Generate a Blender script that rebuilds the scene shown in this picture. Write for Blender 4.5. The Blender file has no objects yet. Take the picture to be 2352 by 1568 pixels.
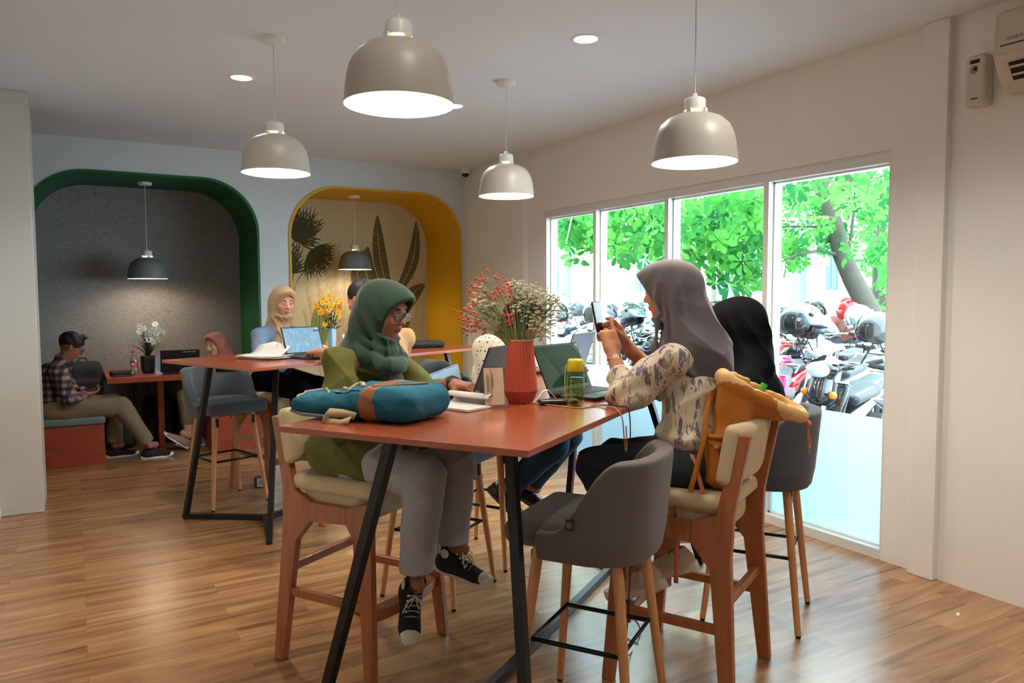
import bpy, math, random
import numpy as np
from math import pi, sin, cos, radians, sqrt, atan2
from mathutils import Vector, Matrix
random.seed(7)
SC = bpy.context.scene
COL = SC.collection

# ------------------------------------------------------------------ camera
cam = bpy.data.cameras.new('camera')
cam.sensor_width = 36.0
cam.lens = 36.0 * 1735.0 / 2352.0
cam.clip_start = 0.05
cam.clip_end = 200
co = bpy.data.objects.new('camera', cam)
COL.objects.link(co)
YAW, PITCH, ROLL = radians(-30.1), math.atan(110 / 1735.0), radians(-0.2)
fw = Vector((-sin(YAW) * cos(PITCH), cos(YAW) * cos(PITCH), -sin(PITCH)))
rt = Vector((cos(YAW), sin(YAW), 0))
up = rt.cross(fw)
rt2 = rt * cos(ROLL) + up * sin(ROLL)
up2 = up * cos(ROLL) - rt * sin(ROLL)
co.matrix_world = Matrix(((rt2.x, up2.x, -fw.x, 0), (rt2.y, up2.y, -fw.y, 0), (rt2.z, up2.z, -fw.z, 1.5), (0, 0, 0, 1)))
cam.dof.use_dof = False
SC.camera = co

# ------------------------------------------------------------------ light and exposure
SC.view_settings.view_transform = 'Standard'
SC.view_settings.look = 'None'
SC.view_settings.gamma = 1
SC.view_settings.use_curve_mapping = False
SC.view_settings.exposure = 0.55
w = bpy.data.worlds.new('sky')
SC.world = w
w.use_nodes = True
bg = w.node_tree.nodes['Background']
bg.inputs[0].default_value = (0.70, 0.88, 1.0, 1)
bg.inputs[1].default_value = 10.5


def light(kind, name, loc, energy, color, size=0.1, rot=(0, 0, 0), spot=None, parent=None, sy=None):
    l = bpy.data.lights.new(name, kind)
    l.energy = energy
    l.color = color
    if kind == 'AREA':
        l.size = size
        if sy:
            l.shape = 'RECTANGLE'
            l.size_y = sy
    else:
        l.shadow_soft_size = size
    if spot:
        l.spot_size = spot
        l.spot_blend = 0.6
    o = bpy.data.objects.new(name, l)
    o.location = loc
    o.rotation_euler = rot
    COL.objects.link(o)
    if parent:
        o.parent = parent
    return o


sun = light('SUN', 'sun', (8, 5, 10), 3.0, (1.0, 0.97, 0.9), rot=(radians(15), radians(-42), 0))
sun.data.angle = radians(12)
# sky portal in the window opening (samples the sky, gives no light of its own)
po = light('AREA', 'window_portal', (4.02, 4.27, 1.13), 1, (1, 1, 1), size=2.2, rot=(0, radians(90), 0), sy=3.5)
po.data.cycles.is_portal = True

# ------------------------------------------------------------------ object helpers
def tag(o, label=None, cat=None, group=None, kind=None):
    if label: o['label'] = label
    if cat: o['category'] = cat
    if group: o['group'] = group
    if kind: o['kind'] = kind
    return o


def empty(name, loc=(0, 0, 0), rz=0.0, label=None, cat=None, group=None):
    o = bpy.data.objects.new(name, None)
    COL.objects.link(o)
    o.empty_display_size = 0.05
    o.location = loc
    o.rotation_euler = (0, 0, rz)
    return tag(o, label, cat, group)


def link(name, me, mat=None, parent=None, smooth=False):
    o = bpy.data.objects.new(name, me)
    COL.objects.link(o)
    if mat is not None:
        for m in (mat if isinstance(mat, (list, tuple)) else [mat]):
            me.materials.append(m)
    if parent is not None:
        o.parent = parent
    if smooth:
        me.polygons.foreach_set('use_smooth', [True] * len(me.polygons))
    return o


def copy_tree(o, parent=None):
    c = o.copy()
    COL.objects.link(c)
    if parent is not None:
        c.parent = parent
    for ch in [x for x in KIDS.get(o.name, [])]:
        copy_tree(ch, c)
    return c


KIDS = {}


def index_kids():
    KIDS.clear()
    for x in bpy.data.objects:
        if x.parent:
            KIDS.setdefault(x.parent.name, []).append(x)


def dup(o, loc, rz, label=None, group=None):
    index_kids()
    c = copy_tree(o)
    c.location = loc
    c.rotation_euler = (0, 0, rz)
    if label: c['label'] = label
    if group: c['group'] = group
    return c


def ortho(d):
    d = Vector(d).normalized()
    a = Vector((0, 0, 1)) if abs(d.z) < 0.95 else Vector((1, 0, 0))
    x = d.cross(a).normalized()
    y = d.cross(x).normalized()
    return x, y, d


class MB:
    """collects simple shapes in one mesh"""
    def __init__(s):
        s.v, s.f, s.m, s.sm = [], [], [], []
        s.mi = 0

    def add(s, vs, fs, smooth=False):
        o = len(s.v)
        s.v += [tuple(x) for x in vs]
        for f in fs:
            s.f.append([i + o for i in f])
            s.m.append(s.mi)
            s.sm.append(smooth)
        return s

    def box(s, a, b):
        x0, y0, z0 = [min(a[i], b[i]) for i in range(3)]
        x1, y1, z1 = [max(a[i], b[i]) for i in range(3)]
        return s.add([(x0, y0, z0), (x1, y0, z0), (x1, y1, z0), (x0, y1, z0), (x0, y0, z1), (x1, y0, z1), (x1, y1, z1), (x0, y1, z1)],
                     [(0, 3, 2, 1), (4, 5, 6, 7), (0, 1, 5, 4), (1, 2, 6, 5), (2, 3, 7, 6), (3, 0, 4, 7)])

    def obox(s, c, size, M):
        hx, hy, hz = [k / 2 for k in size]
        c = Vector(c)
        vs = [c + M @ Vector((x * hx, y * hy, z * hz)) for z in (-1, 1) for x, y in ((-1, -1), (1, -1), (1, 1), (-1, 1))]
        return s.add(vs, [(0, 3, 2, 1), (4, 5, 6, 7), (0, 1, 5, 4), (1, 2, 6, 5), (2, 3, 7, 6), (3, 0, 4, 7)])

    def cone(s, a, b, ra, rb, n=16, caps=True, smooth=True):
        a, b = Vector(a), Vector(b)
        x, y, d = ortho(b - a)
        vs = []
        for c, r in ((a, ra), (b, rb)):
            for i in range(n):
                t = 2 * pi * i / n
                vs.append(c + x * (r * cos(t)) + y * (r * sin(t)))
        s.add(vs, [(i, (i + 1) % n, n + (i + 1) % n, n + i) for i in range(n)], smooth)
        if caps:
            s.add(vs, [tuple(range(n - 1, -1, -1)), tuple(range(n, 2 * n))])
        return s

    def tube(s, pts, r, n=8, closed=False, square=False, radii=None):
        P = [Vector(p) for p in pts]
        k = len(P)
        rings = []
        px = None
        for i in range(k):
            if closed:
                d = P[(i + 1) % k] - P[i - 1]
            else:
                d = P[min(i + 1, k - 1)] - P[max(i - 1, 0)]
            if d.length < 1e-9: d = Vector((0, 0, 1))
            d.normalize()
            if px is None:
                x, y, _ = ortho(d)
            else:
                x = (px - d * px.dot(d))
                if x.length < 1e-6: x, y, _ = ortho(d)
                x.normalize()
                y = d.cross(x)
            px = x
            rr = radii[i] if radii else r
            if not closed and 0 < i < k - 1 and square:
                d1 = (P[i] - P[i - 1]).normalized(); d2 = (P[i + 1] - P[i]).normalized()
                rr *= 1 / max(0.5, sqrt((1 + d1.dot(d2)) / 2))
            off = pi / 4 if square else 0
            m = 4 if square else n
            q = sqrt(2) if square else 1
            rings.append([P[i] + x * (rr * q * cos(off + 2 * pi * j / m)) + y * (rr * q * sin(off + 2 * pi * j / m)) for j in range(m)])
        m = len(rings[0])
        vs = [v for r_ in rings for v in r_]
        fs = []
        for i in range(k if closed else k - 1):
            a, b = i * m, ((i + 1) % k) * m
            fs += [(a + j, a + (j + 1) % m, b + (j + 1) % m, b + j) for j in range(m)]
        s.add(vs, fs, not square)
        if not closed:
            s.add(vs, [tuple(range(m - 1, -1, -1)), tuple(range((k - 1) * m, k * m))])
        return s

    def lathe(s, prof, c=(0, 0, 0), n=32, smooth=True, close=False):
        vs, fs = [], []
        for r, z in prof:
            for i in range(n):
                t = 2 * pi * i / n
                vs.append((c[0] + r * cos(t), c[1] + r * sin(t), c[2] + z))
        k = len(prof)
        for i in range(k if close else k - 1):
            a, b = i * n, ((i + 1) % k) * n
            fs += [(a + j, a + (j + 1) % n, b + (j + 1) % n, b + j) for j in range(n)]
        return s.add(vs, fs, smooth)

    def disc(s, c, r, nrm=(0, 0, 1), n=24):
        x, y, d = ortho(nrm)
        c = Vector(c)
        return s.add([c + x * (r * cos(2 * pi * i / n)) + y * (r * sin(2 * pi * i / n)) for i in range(n)], [tuple(range(n))])

    def prism(s, poly, a, b, axis='x'):
        """poly = list of 2-d points, extruded along axis from a to b (a and b may be functions of the point)"""
        vs = []
        fa = a if callable(a) else (lambda p: a)
        fb = b if callable(b) else (lambda p: b)
        for f in (fa, fb):
            for p in poly:
                e = f(p)
                vs.append({'x': (e, p[0], p[1]), 'y': (p[0], e, p[1]), 'z': (p[0], p[1], e)}[axis])
        n = len(poly)
        s.add(vs, [tuple(range(n - 1, -1, -1)), tuple(range(n, 2 * n))] + [(i, (i + 1) % n, n + (i + 1) % n, n + i) for i in range(n)])
        return s

    def ball(s, c, r, n=8, sc=(1, 1, 1)):
        c = Vector(c)
        vs = [c + Vector((0, 0, r * sc[2]))]
        m = n
        for i in range(1, n):
            ph = pi * i / n
            for j in range(m):
                th = 2 * pi * j / m
                vs.append(c + Vector((r * sc[0] * sin(ph) * cos(th), r * sc[1] * sin(ph) * sin(th), r * sc[2] * cos(ph))))
        vs.append(c - Vector((0, 0, r * sc[2])))
        fs = [(0, 1 + j, 1 + (j + 1) % m) for j in range(m)]
        for i in range(n - 2):
            a, b = 1 + i * m, 1 + (i + 1) * m
            fs += [(a + j, b + j, b + (j + 1) % m, a + (j + 1) % m) for j in range(m)]
        L = len(vs) - 1
        a = 1 + (n - 2) * m
        fs += [(a + j, L, a + (j + 1) % m) for j in range(m)]
        return s.add(vs, fs, True)

    def sheet(s, rows, thick=0.0, smooth=True):
        """grid of points -> surface, optional thickness along -normal"""
        R, Cn = len(rows), len(rows[0])
        P = [[Vector(p) for p in r] for r in rows]
        vs = [p for r in P for p in r]
        fs = [(i * Cn + j, i * Cn + j + 1, (i + 1) * Cn + j + 1, (i + 1) * Cn + j) for i in range(R - 1) for j in range(Cn - 1)]
        if thick:
            N = []
            for i in range(R):
                for j in range(Cn):
                    du = P[i][min(j + 1, Cn - 1)] - P[i][max(j - 1, 0)]
                    dv = P[min(i + 1, R - 1)][j] - P[max(i - 1, 0)][j]
                    n_ = du.cross(dv)
                    if n_.length > 0: n_.normalize()
                    N.append(n_)
            k = len(vs)
            vs = vs + [vs[i] - N[i] * thick for i in range(k)]
            fs2 = [tuple(k + q for q in reversed(f)) for f in fs]
            ed = [(i, 0, i + 1, 0) for i in range(R - 1)]
            side = []
            for i in range(R - 1):
                a, b = i * Cn, (i + 1) * Cn
                side.append((a, b, b + k, a + k))
                a, b = i * Cn + Cn - 1, (i + 1) * Cn + Cn - 1
                side.append((b, a, a + k, b + k))
            for j in range(Cn - 1):
                side.append((j + 1, j, j + k, j + 1 + k))
                a = (R - 1) * Cn + j
                side.append((a, a + 1, a + 1 + k, a + k))
            fs = fs + fs2 + side
        return s.add(vs, fs, smooth)

    def build(s, name, mat, parent=None, bevel=0.0, seg=2, loc=None):
        me = bpy.data.meshes.new(name)
        me.from_pydata([tuple(v) for v in s.v], [], s.f)
        me.update()
        o = link(name, me, mat, parent)
        me.polygons.foreach_set('material_index', s.m)
        me.polygons.foreach_set('use_smooth', s.sm)
        if bevel:
            # weld first so that bevels follow the real edges
            b = o.modifiers.new('bevel', 'BEVEL')
            b.width = bevel
            b.segments = seg
            b.limit_method = 'ANGLE'
            b.angle_limit = radians(40)
            b.harden_normals = False
        if loc is not None:
            o.location = loc
        return o


# ------------------------------------------------------------------ signed distance modelling
def rotm(rx=0, ry=0, rz=0):
    return np.array(Matrix.Rotation(rz, 3, 'Z') @ Matrix.Rotation(ry, 3, 'Y') @ Matrix.Rotation(rx, 3, 'X'))


class SDF:
    def __init__(s, lo, hi, h, T=None):
        s.lo = np.array(lo, float)
        s.h = h
        n = np.ceil((np.array(hi, float) - s.lo) / h).astype(int) + 1
        s.n = n
        s.F = np.full(n, 0.25, np.float32)
        s.ax = [(s.lo[i] + h * np.arange(n[i])).astype(np.float32) for i in range(3)]
        s.T = T  # (R, t) local frame -> grid frame

    def frame(s, R=None, t=(0, 0, 0)):
        s.T = None if R is None else (np.array(R, float), np.array(t, float))
        return s

    def _p(s, p):
        p = np.array(p, float)
        return p if s.T is None else s.T[0] @ p + s.T[1]

    def _win(s, lo, hi):
        i0 = np.clip(np.floor((lo - s.lo) / s.h).astype(int), 0, s.n)
        i1 = np.clip(np.ceil((hi - s.lo) / s.h).astype(int) + 1, 0, s.n)
        sl = tuple(slice(a, b) for a, b in zip(i0, i1))
        X = s.ax[0][sl[0]][:, None, None]
        Y = s.ax[1][sl[1]][None, :, None]
        Z = s.ax[2][sl[2]][None, None, :]
        return sl, X, Y, Z

    def _op(s, sl, d, k, op):
        F = s.F[sl]
        if F.size == 0: return
        if op == 'u':
            if k > 0:
                h = np.clip(0.5 + 0.5 * (F - d) / k, 0, 1)
                s.F[sl] = F + (d - F) * h - k * h * (1 - h)
            else:
                s.F[sl] = np.minimum(F, d)
        elif op == 's':
            if k > 0:
                h = np.clip(0.5 - 0.5 * (F + d) / k, 0, 1)
                s.F[sl] = F + (-d - F) * h + k * h * (1 - h)
            else:
                s.F[sl] = np.maximum(F, -d)

    def cap(s, a, b, ra, rb=None, k=0.02, op='u', flat=None):
        rb = ra if rb is None else rb
        a, b = s._p(a), s._p(b)
        r = max(ra, rb) + k + 2 * s.h
        if flat is not None: r *= max(1, flat[1])
        sl, X, Y, Z = s._win(np.minimum(a, b) - r, np.maximum(a, b) + r)
        d = b - a
        L = float(d @ d) + 1e-12
        ex, ey, ez = X - a[0], Y - a[1], Z - a[2]
        t = np.clip((ex * d[0] + ey * d[1] + ez * d[2]) / L, 0, 1)
        qx, qy, qz = ex - t * d[0], ey - t * d[1], ez - t * d[2]
        rr = ra + (rb - ra) * t
        if flat is not None:
            f = np.array(flat[0], float)
            if s.T is not None: f = s.T[0] @ f
            f /= np.linalg.norm(f)
            dp = qx * f[0] + qy * f[1] + qz * f[2]
            q2 = qx * qx + qy * qy + qz * qz + dp * dp * (1 / flat[1] ** 2 - 1)
            dist = np.sqrt(np.maximum(q2, 1e-12)) - rr
            if flat[1] < 1: dist = dist * flat[1] ** 0.5
        else:
            dist = np.sqrt(qx * qx + qy * qy + qz * qz) - rr
        s._op(sl, dist, k, op)
        return s

    def chain(s, pts, radii, k=0.02, op='u'):
        for i in range(len(pts) - 1):
            s.cap(pts[i], pts[i + 1], radii[i], radii[i + 1], k, op)
        return s

    def ell(s, c, r, k=0.02, op='u', R=None):
        c = s._p(c)
        r = np.array(r, float)
        M = np.eye(3) if R is None else np.array(R, float)
        if s.T is not None: M = s.T[0] @ M
        m = float(r.max()) + k + 2 * s.h
        sl, X, Y, Z = s._win(c - m, c + m)
        ex, ey, ez = X - c[0], Y - c[1], Z - c[2]
        l = [ex * M[0, i] + ey * M[1, i] + ez * M[2, i] for i in range(3)]
        k0 = np.sqrt(sum((l[i] / r[i]) ** 2 for i in range(3)))
        k1 = np.sqrt(sum((l[i] / r[i] ** 2) ** 2 for i in range(3))) + 1e-9
        d = np.where(k0 < 1e-4, -float(r.min()), k0 * (k0 - 1) / k1)
        s._op(sl, d, k, op)
        return s

    def box(s, c, half, rad=0.01, k=0.0, op='u', R=None, bend=None):
        c = s._p(c)
        half = np.array(half, float)
        M = np.eye(3) if R is None else np.array(R, float)
        if s.T is not None: M = s.T[0] @ M
        m = float(np.linalg.norm(half)) + rad + k + 2 * s.h
        sl, X, Y, Z = s._win(c - m, c + m)
        ex, ey, ez = X - c[0], Y - c[1], Z - c[2]
        l = [ex * M[0, i] + ey * M[1, i] + ez * M[2, i] for i in range(3)]
        if bend is not None: l = bend(*l)
        q = [np.abs(l[i]) - (half[i] - rad) for i in range(3)]
        out = np.sqrt(sum(np.maximum(a, 0) ** 2 for a in q))
        d = out + np.minimum(np.maximum(np.maximum(q[0], q[1]), q[2]), 0) - rad
        s._op(sl, d, k, op)
        return s

    def fn(s, f, lo=None, hi=None, k=0.0, op='u'):
        lo = s.lo if lo is None else np.array(lo, float)
        hi = s.lo + s.n * s.h if hi is None else np.array(hi, float)
        sl, X, Y, Z = s._win(lo, hi)
        s._op(sl, f(X, Y, Z).astype(np.float32), k, op)
        return s

    def top(s, x, y, up=0.0):
        i, j = int(round((x - s.lo[0]) / s.h)), int(round((y - s.lo[1]) / s.h))
        k = np.nonzero(s.F[i, j] < 0)[0]
        return (x, y, float(s.ax[2][k[-1]]) + s.h * 0.5 + up) if len(k) else (x, y, up)

    def disp(s, f):
        X = s.ax[0][:, None, None]; Y = s.ax[1][None, :, None]; Z = s.ax[2][None, None, :]
        s.F = (s.F - f(X, Y, Z)).astype(np.float32)
        return s

    def mesh(s, name, mat, parent=None, midx=None, smooth=True, relax=1, loc=None):
        F = s.F
        F[0], F[-1] = np.maximum(F[0], 1e-3), np.maximum(F[-1], 1e-3)
        F[:, 0], F[:, -1] = np.maximum(F[:, 0], 1e-3), np.maximum(F[:, -1], 1e-3)
        F[:, :, 0], F[:, :, -1] = np.maximum(F[:, :, 0], 1e-3), np.maximum(F[:, :, -1], 1e-3)
        neg = F < 0
        nx, ny, nz = F.shape
        c = [neg[i:nx - 1 + i, j:ny - 1 + j, k:nz - 1 + k] for i in (0, 1) for j in (0, 1) for k in (0, 1)]
        allp = c[0].copy(); anyp = c[0].copy()
        for q in c[1:]:
            allp &= q; anyp |= q
        act = anyp & ~allp
        idx = np.argwhere(act)
        nv = len(idx)
        vid = np.full(act.shape, -1, np.int64)
        vid[act] = np.arange(nv)
        acc = np.zeros((nv, 3)); cnt = np.zeros(nv)
        I, J, K = idx[:, 0], idx[:, 1], idx[:, 2]
        off = [(i, j, k) for i in (0, 1) for j in (0, 1) for k in (0, 1)]
        for a in off:
            for ax in range(3):
                if a[ax] == 1: continue
                b = list(a); b[ax] = 1
                fa = F[I + a[0], J + a[1], K + a[2]]; fb = F[I + b[0], J + b[1], K + b[2]]
                m = (fa < 0) != (fb < 0)
                t = np.where(m, fa / np.where(m, fa - fb, 1), 0)
                p = np.array(a, float)[None, :].repeat(nv, 0)
                p[:, ax] += t
                acc[m] += p[m]; cnt[m] += 1
        V = (idx + acc / cnt[:, None]) * s.h + s.lo
        quads = []
        for ax in range(3):
            sl0 = [slice(None)] * 3; sl1 = [slice(None)] * 3
            sl0[ax] = slice(0, -1); sl1[ax] = slice(1, None)
            a, b = neg[tuple(sl0)], neg[tuple(sl1)]
            e = np.argwhere(a != b)
            o1, o2 = [(1, 2), (2, 0), (0, 1)][ax]
            e = e[(e[:, o1] > 0) & (e[:, o2] > 0) & (e[:, o1] < F.shape[o1] - 1) & (e[:, o2] < F.shape[o2] - 1)]
            s0 = a[e[:, 0], e[:, 1], e[:, 2]]
            def cell(d1, d2):
                q = e.copy(); q[:, o1] -= d1; q[:, o2] -= d2
                return vid[q[:, 0], q[:, 1], q[:, 2]]
            Q = np.stack([cell(1, 1), cell(0, 1), cell(0, 0), cell(1, 0)], 1)
            Q[~s0] = Q[~s0][:, ::-1]
            quads.append(Q)
        Q = np.concatenate(quads)
        Q = Q[(Q >= 0).all(1)]
        for _ in range(relax):
            S = np.zeros_like(V); N = np.zeros(len(V))
            for i in range(4):
                for j in (1, 3):
                    np.add.at(S, Q[:, i], V[Q[:, (i + j) % 4]]); np.add.at(N, Q[:, i], 1)
            m = N > 0
            V[m] = V[m] * 0.5 + 0.5 * S[m] / N[m][:, None]
        me = bpy.data.meshes.new(name)
        me.vertices.add(len(V)); me.loops.add(Q.size); me.polygons.add(len(Q))
        me.vertices.foreach_set('co', V.astype(np.float32).ravel())
        me.loops.foreach_set('vertex_index', Q.astype(np.int32).ravel())
        me.polygons.foreach_set('loop_start', np.arange(0, Q.size, 4, dtype=np.int32))
        me.polygons.foreach_set('loop_total', np.full(len(Q), 4, np.int32))
        if smooth: me.polygons.foreach_set('use_smooth', np.ones(len(Q), bool))
        if midx is not None:
            cen = V[Q].mean(1)
            me.polygons.foreach_set('material_index', midx(cen).astype(np.int32))
        me.update(calc_edges=True)
        me.validate()
        o = link(name, me, mat, parent)
        if loc is not None: o.location = loc
        return o


def sm(e0, e1, x):
    t = np.clip((x - e0) / (e1 - e0), 0, 1)
    return t * t * (3 - 2 * t)


# ------------------------------------------------------------------ materials
MATS = {}


def srgb(r, g, b):
    f = lambda c: (c / 255 / 12.92) if c / 255 <= 0.04045 else ((c / 255 + 0.055) / 1.055) ** 2.4
    return (f(r), f(g), f(b), 1)


def mat(name, col, rough=0.6, metal=0.0, spec=0.5, noise=0.0, nscale=30, bump=0.0, bscale=200, sheen=0.0, coat=0.0, emit=None, es=0.0, alpha=None, trans=0.0, ior=1.45, stretch=None):
    if name in MATS: return MATS[name]
    m = bpy.data.materials.new(name)
    m.use_nodes = True
    nt = m.node_tree
    p = nt.nodes['Principled BSDF']
    c = srgb(*col) if max(col) > 1.0 else (*col, 1)
    p.inputs['Base Color'].default_value = c
    p.inputs['Roughness'].default_value = rough
    p.inputs['Metallic'].default_value = metal
    p.inputs['Specular IOR Level'].default_value = spec
    p.inputs['IOR'].default_value = ior
    p.inputs['Sheen Weight'].default_value = sheen
    p.inputs['Coat Weight'].default_value = coat
    p.inputs['Transmission Weight'].default_value = trans
    if emit:
        p.inputs['Emission Color'].default_value = srgb(*emit)
        p.inputs['Emission Strength'].default_value = es
    tc = nt.nodes.new('ShaderNodeTexCoord')
    src = tc.outputs['Object']
    if stretch:
        mp = nt.nodes.new('ShaderNodeMapping')
        mp.inputs['Scale'].default_value = stretch
        nt.links.new(src, mp.inputs[0])
        src = mp.outputs[0]
    if noise:
        n = nt.nodes.new('ShaderNodeTexNoise')
        n.inputs['Scale'].default_value = nscale
        n.inputs['Detail'].default_value = 5
        nt.links.new(src, n.inputs['Vector'])
        r = nt.nodes.new('ShaderNodeMapRange')
        r.inputs['To Min'].default_value = 1 - noise
        r.inputs['To Max'].default_value = 1 + noise
        nt.links.new(n.outputs['Fac'], r.inputs['Value'])
        mx = nt.nodes.new('ShaderNodeVectorMath')
        mx.operation = 'SCALE'
        mx.inputs[0].default_value = c[:3]
        nt.links.new(r.outputs[0], mx.inputs['Scale'])
        nt.links.new(mx.outputs[0], p.inputs['Base Color'])
    if bump:
        n = nt.nodes.new('ShaderNodeTexNoise')
        n.inputs['Scale'].default_value = bscale
        n.inputs['Detail'].default_value = 3
        nt.links.new(src, n.inputs['Vector'])
        b = nt.nodes.new('ShaderNodeBump')
        b.inputs['Strength'].default_value = bump
        b.inputs['Distance'].default_value = 0.004
        nt.links.new(n.outputs['Fac'], b.inputs['Height'])
        nt.links.new(b.outputs[0], p.inputs['Normal'])
    MATS[name] = m
    return m


def ramp(nt, stops, src):
    r = nt.nodes.new('ShaderNodeValToRGB')
    e = r.color_ramp.elements
    while len(e) < len(stops): e.new(0.5)
    for i, (p, c) in enumerate(stops):
        e[i].position = p
        e[i].color = c
    nt.links.new(src, r.inputs[0])
    return r


def glass_mat(name, tint=(1, 1, 1), refl=0.06, rough=0.0):
    m = bpy.data.materials.new(name)
    m.use_nodes = True
    nt = m.node_tree
    nt.nodes.clear()
    o = nt.nodes.new('ShaderNodeOutputMaterial')
    t = nt.nodes.new('ShaderNodeBsdfTransparent')
    t.inputs[0].default_value = (*tint, 1)
    g = nt.nodes.new('ShaderNodeBsdfGlossy')
    g.inputs['Roughness'].default_value = rough
    lw = nt.nodes.new('ShaderNodeLayerWeight')
    lw.inputs[0].default_value = 0.5
    pw = nt.nodes.new('ShaderNodeMath')
    pw.operation = 'POWER'
    pw.inputs[1].default_value = 4.5
    nt.links.new(lw.outputs['Facing'], pw.inputs[0])
    fr = nt.nodes.new('ShaderNodeMath')
    fr.operation = 'MULTIPLY_ADD'
    fr.inputs[1].default_value = 0.8
    fr.inputs[2].default_value = refl * 0.5
    nt.links.new(pw.outputs[0], fr.inputs[0])
    mx = nt.nodes.new('ShaderNodeMixShader')
    nt.links.new(fr.outputs[0], mx.inputs[0])
    nt.links.new(t.outputs[0], mx.inputs[1])
    nt.links.new(g.outputs[0], mx.inputs[2])
    nt.links.new(mx.outputs[0], o.inputs[0])
    MATS[name] = m
    return m


def wood_mat(name, c1, c2, scale=(1, 12, 12), rough=0.4, coat=0.0, nscale=4):
    m = bpy.data.materials.new(name)
    m.use_nodes = True
    nt = m.node_tree
    p = nt.nodes['Principled BSDF']
    tc = nt.nodes.new('ShaderNodeTexCoord')
    mp = nt.nodes.new('ShaderNodeMapping')
    mp.inputs['Scale'].default_value = scale
    nt.links.new(tc.outputs['Object'], mp.inputs[0])
    n = nt.nodes.new('ShaderNodeTexNoise')
    n.inputs['Scale'].default_value = nscale
    n.inputs['Detail'].default_value = 8
    n.inputs['Distortion'].default_value = 0.6
    nt.links.new(mp.outputs[0], n.inputs['Vector'])
    r = ramp(nt, [(0.32, srgb(*c1)), (0.68, srgb(*c2))], n.outputs['Fac'])
    nt.links.new(r.outputs[0], p.inputs['Base Color'])
    p.inputs['Roughness'].default_value = rough
    p.inputs['Coat Weight'].default_value = coat
    p.inputs['Coat Roughness'].default_value = 0.15
    MATS[name] = m
    return m

# ------------------------------------------------------------------ palette
wall_white = mat('wall_paint', (236, 234, 229), rough=0.75, bump=0.12, bscale=90)
wall_grey = mat('wall_paint_cool', (206, 212, 217), rough=0.75, bump=0.1, bscale=90)
ceil_m = mat('ceiling_paint', (220, 227, 234), rough=0.8)
white_pl = mat('white_plastic', (228, 228, 222), rough=0.35)
frame_m = mat('window_frame_white', (222, 224, 222), rough=0.4)
green_m = mat('green_paint', (10, 96, 48), rough=0.5)
yellow_m = mat('yellow_paint', (214, 166, 8), rough=0.5)
black_metal = mat('black_steel', (26, 28, 31), rough=0.35, metal=0.4)
black_pl = mat('black_plastic', (20, 21, 23), rough=0.4)
rubber = mat('rubber', (18, 18, 18), rough=0.8)
cream = mat('cream_fabric', (205, 185, 148), rough=0.9, noise=0.06, nscale=300, bump=0.25, bscale=600, sheen=0.2)
grey_fab = mat('charcoal_fabric', (92, 86, 82), rough=0.92, noise=0.18, nscale=500, bump=0.35, bscale=700, sheen=0.25)
blue_fab = mat('slate_fabric', (72, 78, 84), rough=0.92, noise=0.15, nscale=500, bump=0.3, bscale=700, sheen=0.25)
red_wood = wood_mat('red_brown_tabletop', (150, 74, 46), (160, 82, 52), scale=(0.8, 7, 7), rough=0.23, coat=0.25)
teak = wood_mat('teak_wood', (150, 86, 46), (170, 104, 60), scale=(9, 9, 0.9), rough=0.4, coat=0.1)
beech = wood_mat('beech_wood', (186, 128, 80), (206, 150, 102), scale=(9, 9, 0.8), rough=0.45)
bench_wood = wood_mat('bench_laminate', (132, 52, 30), (152, 64, 38), scale=(1.5, 1.5, 8), rough=0.35)


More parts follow.
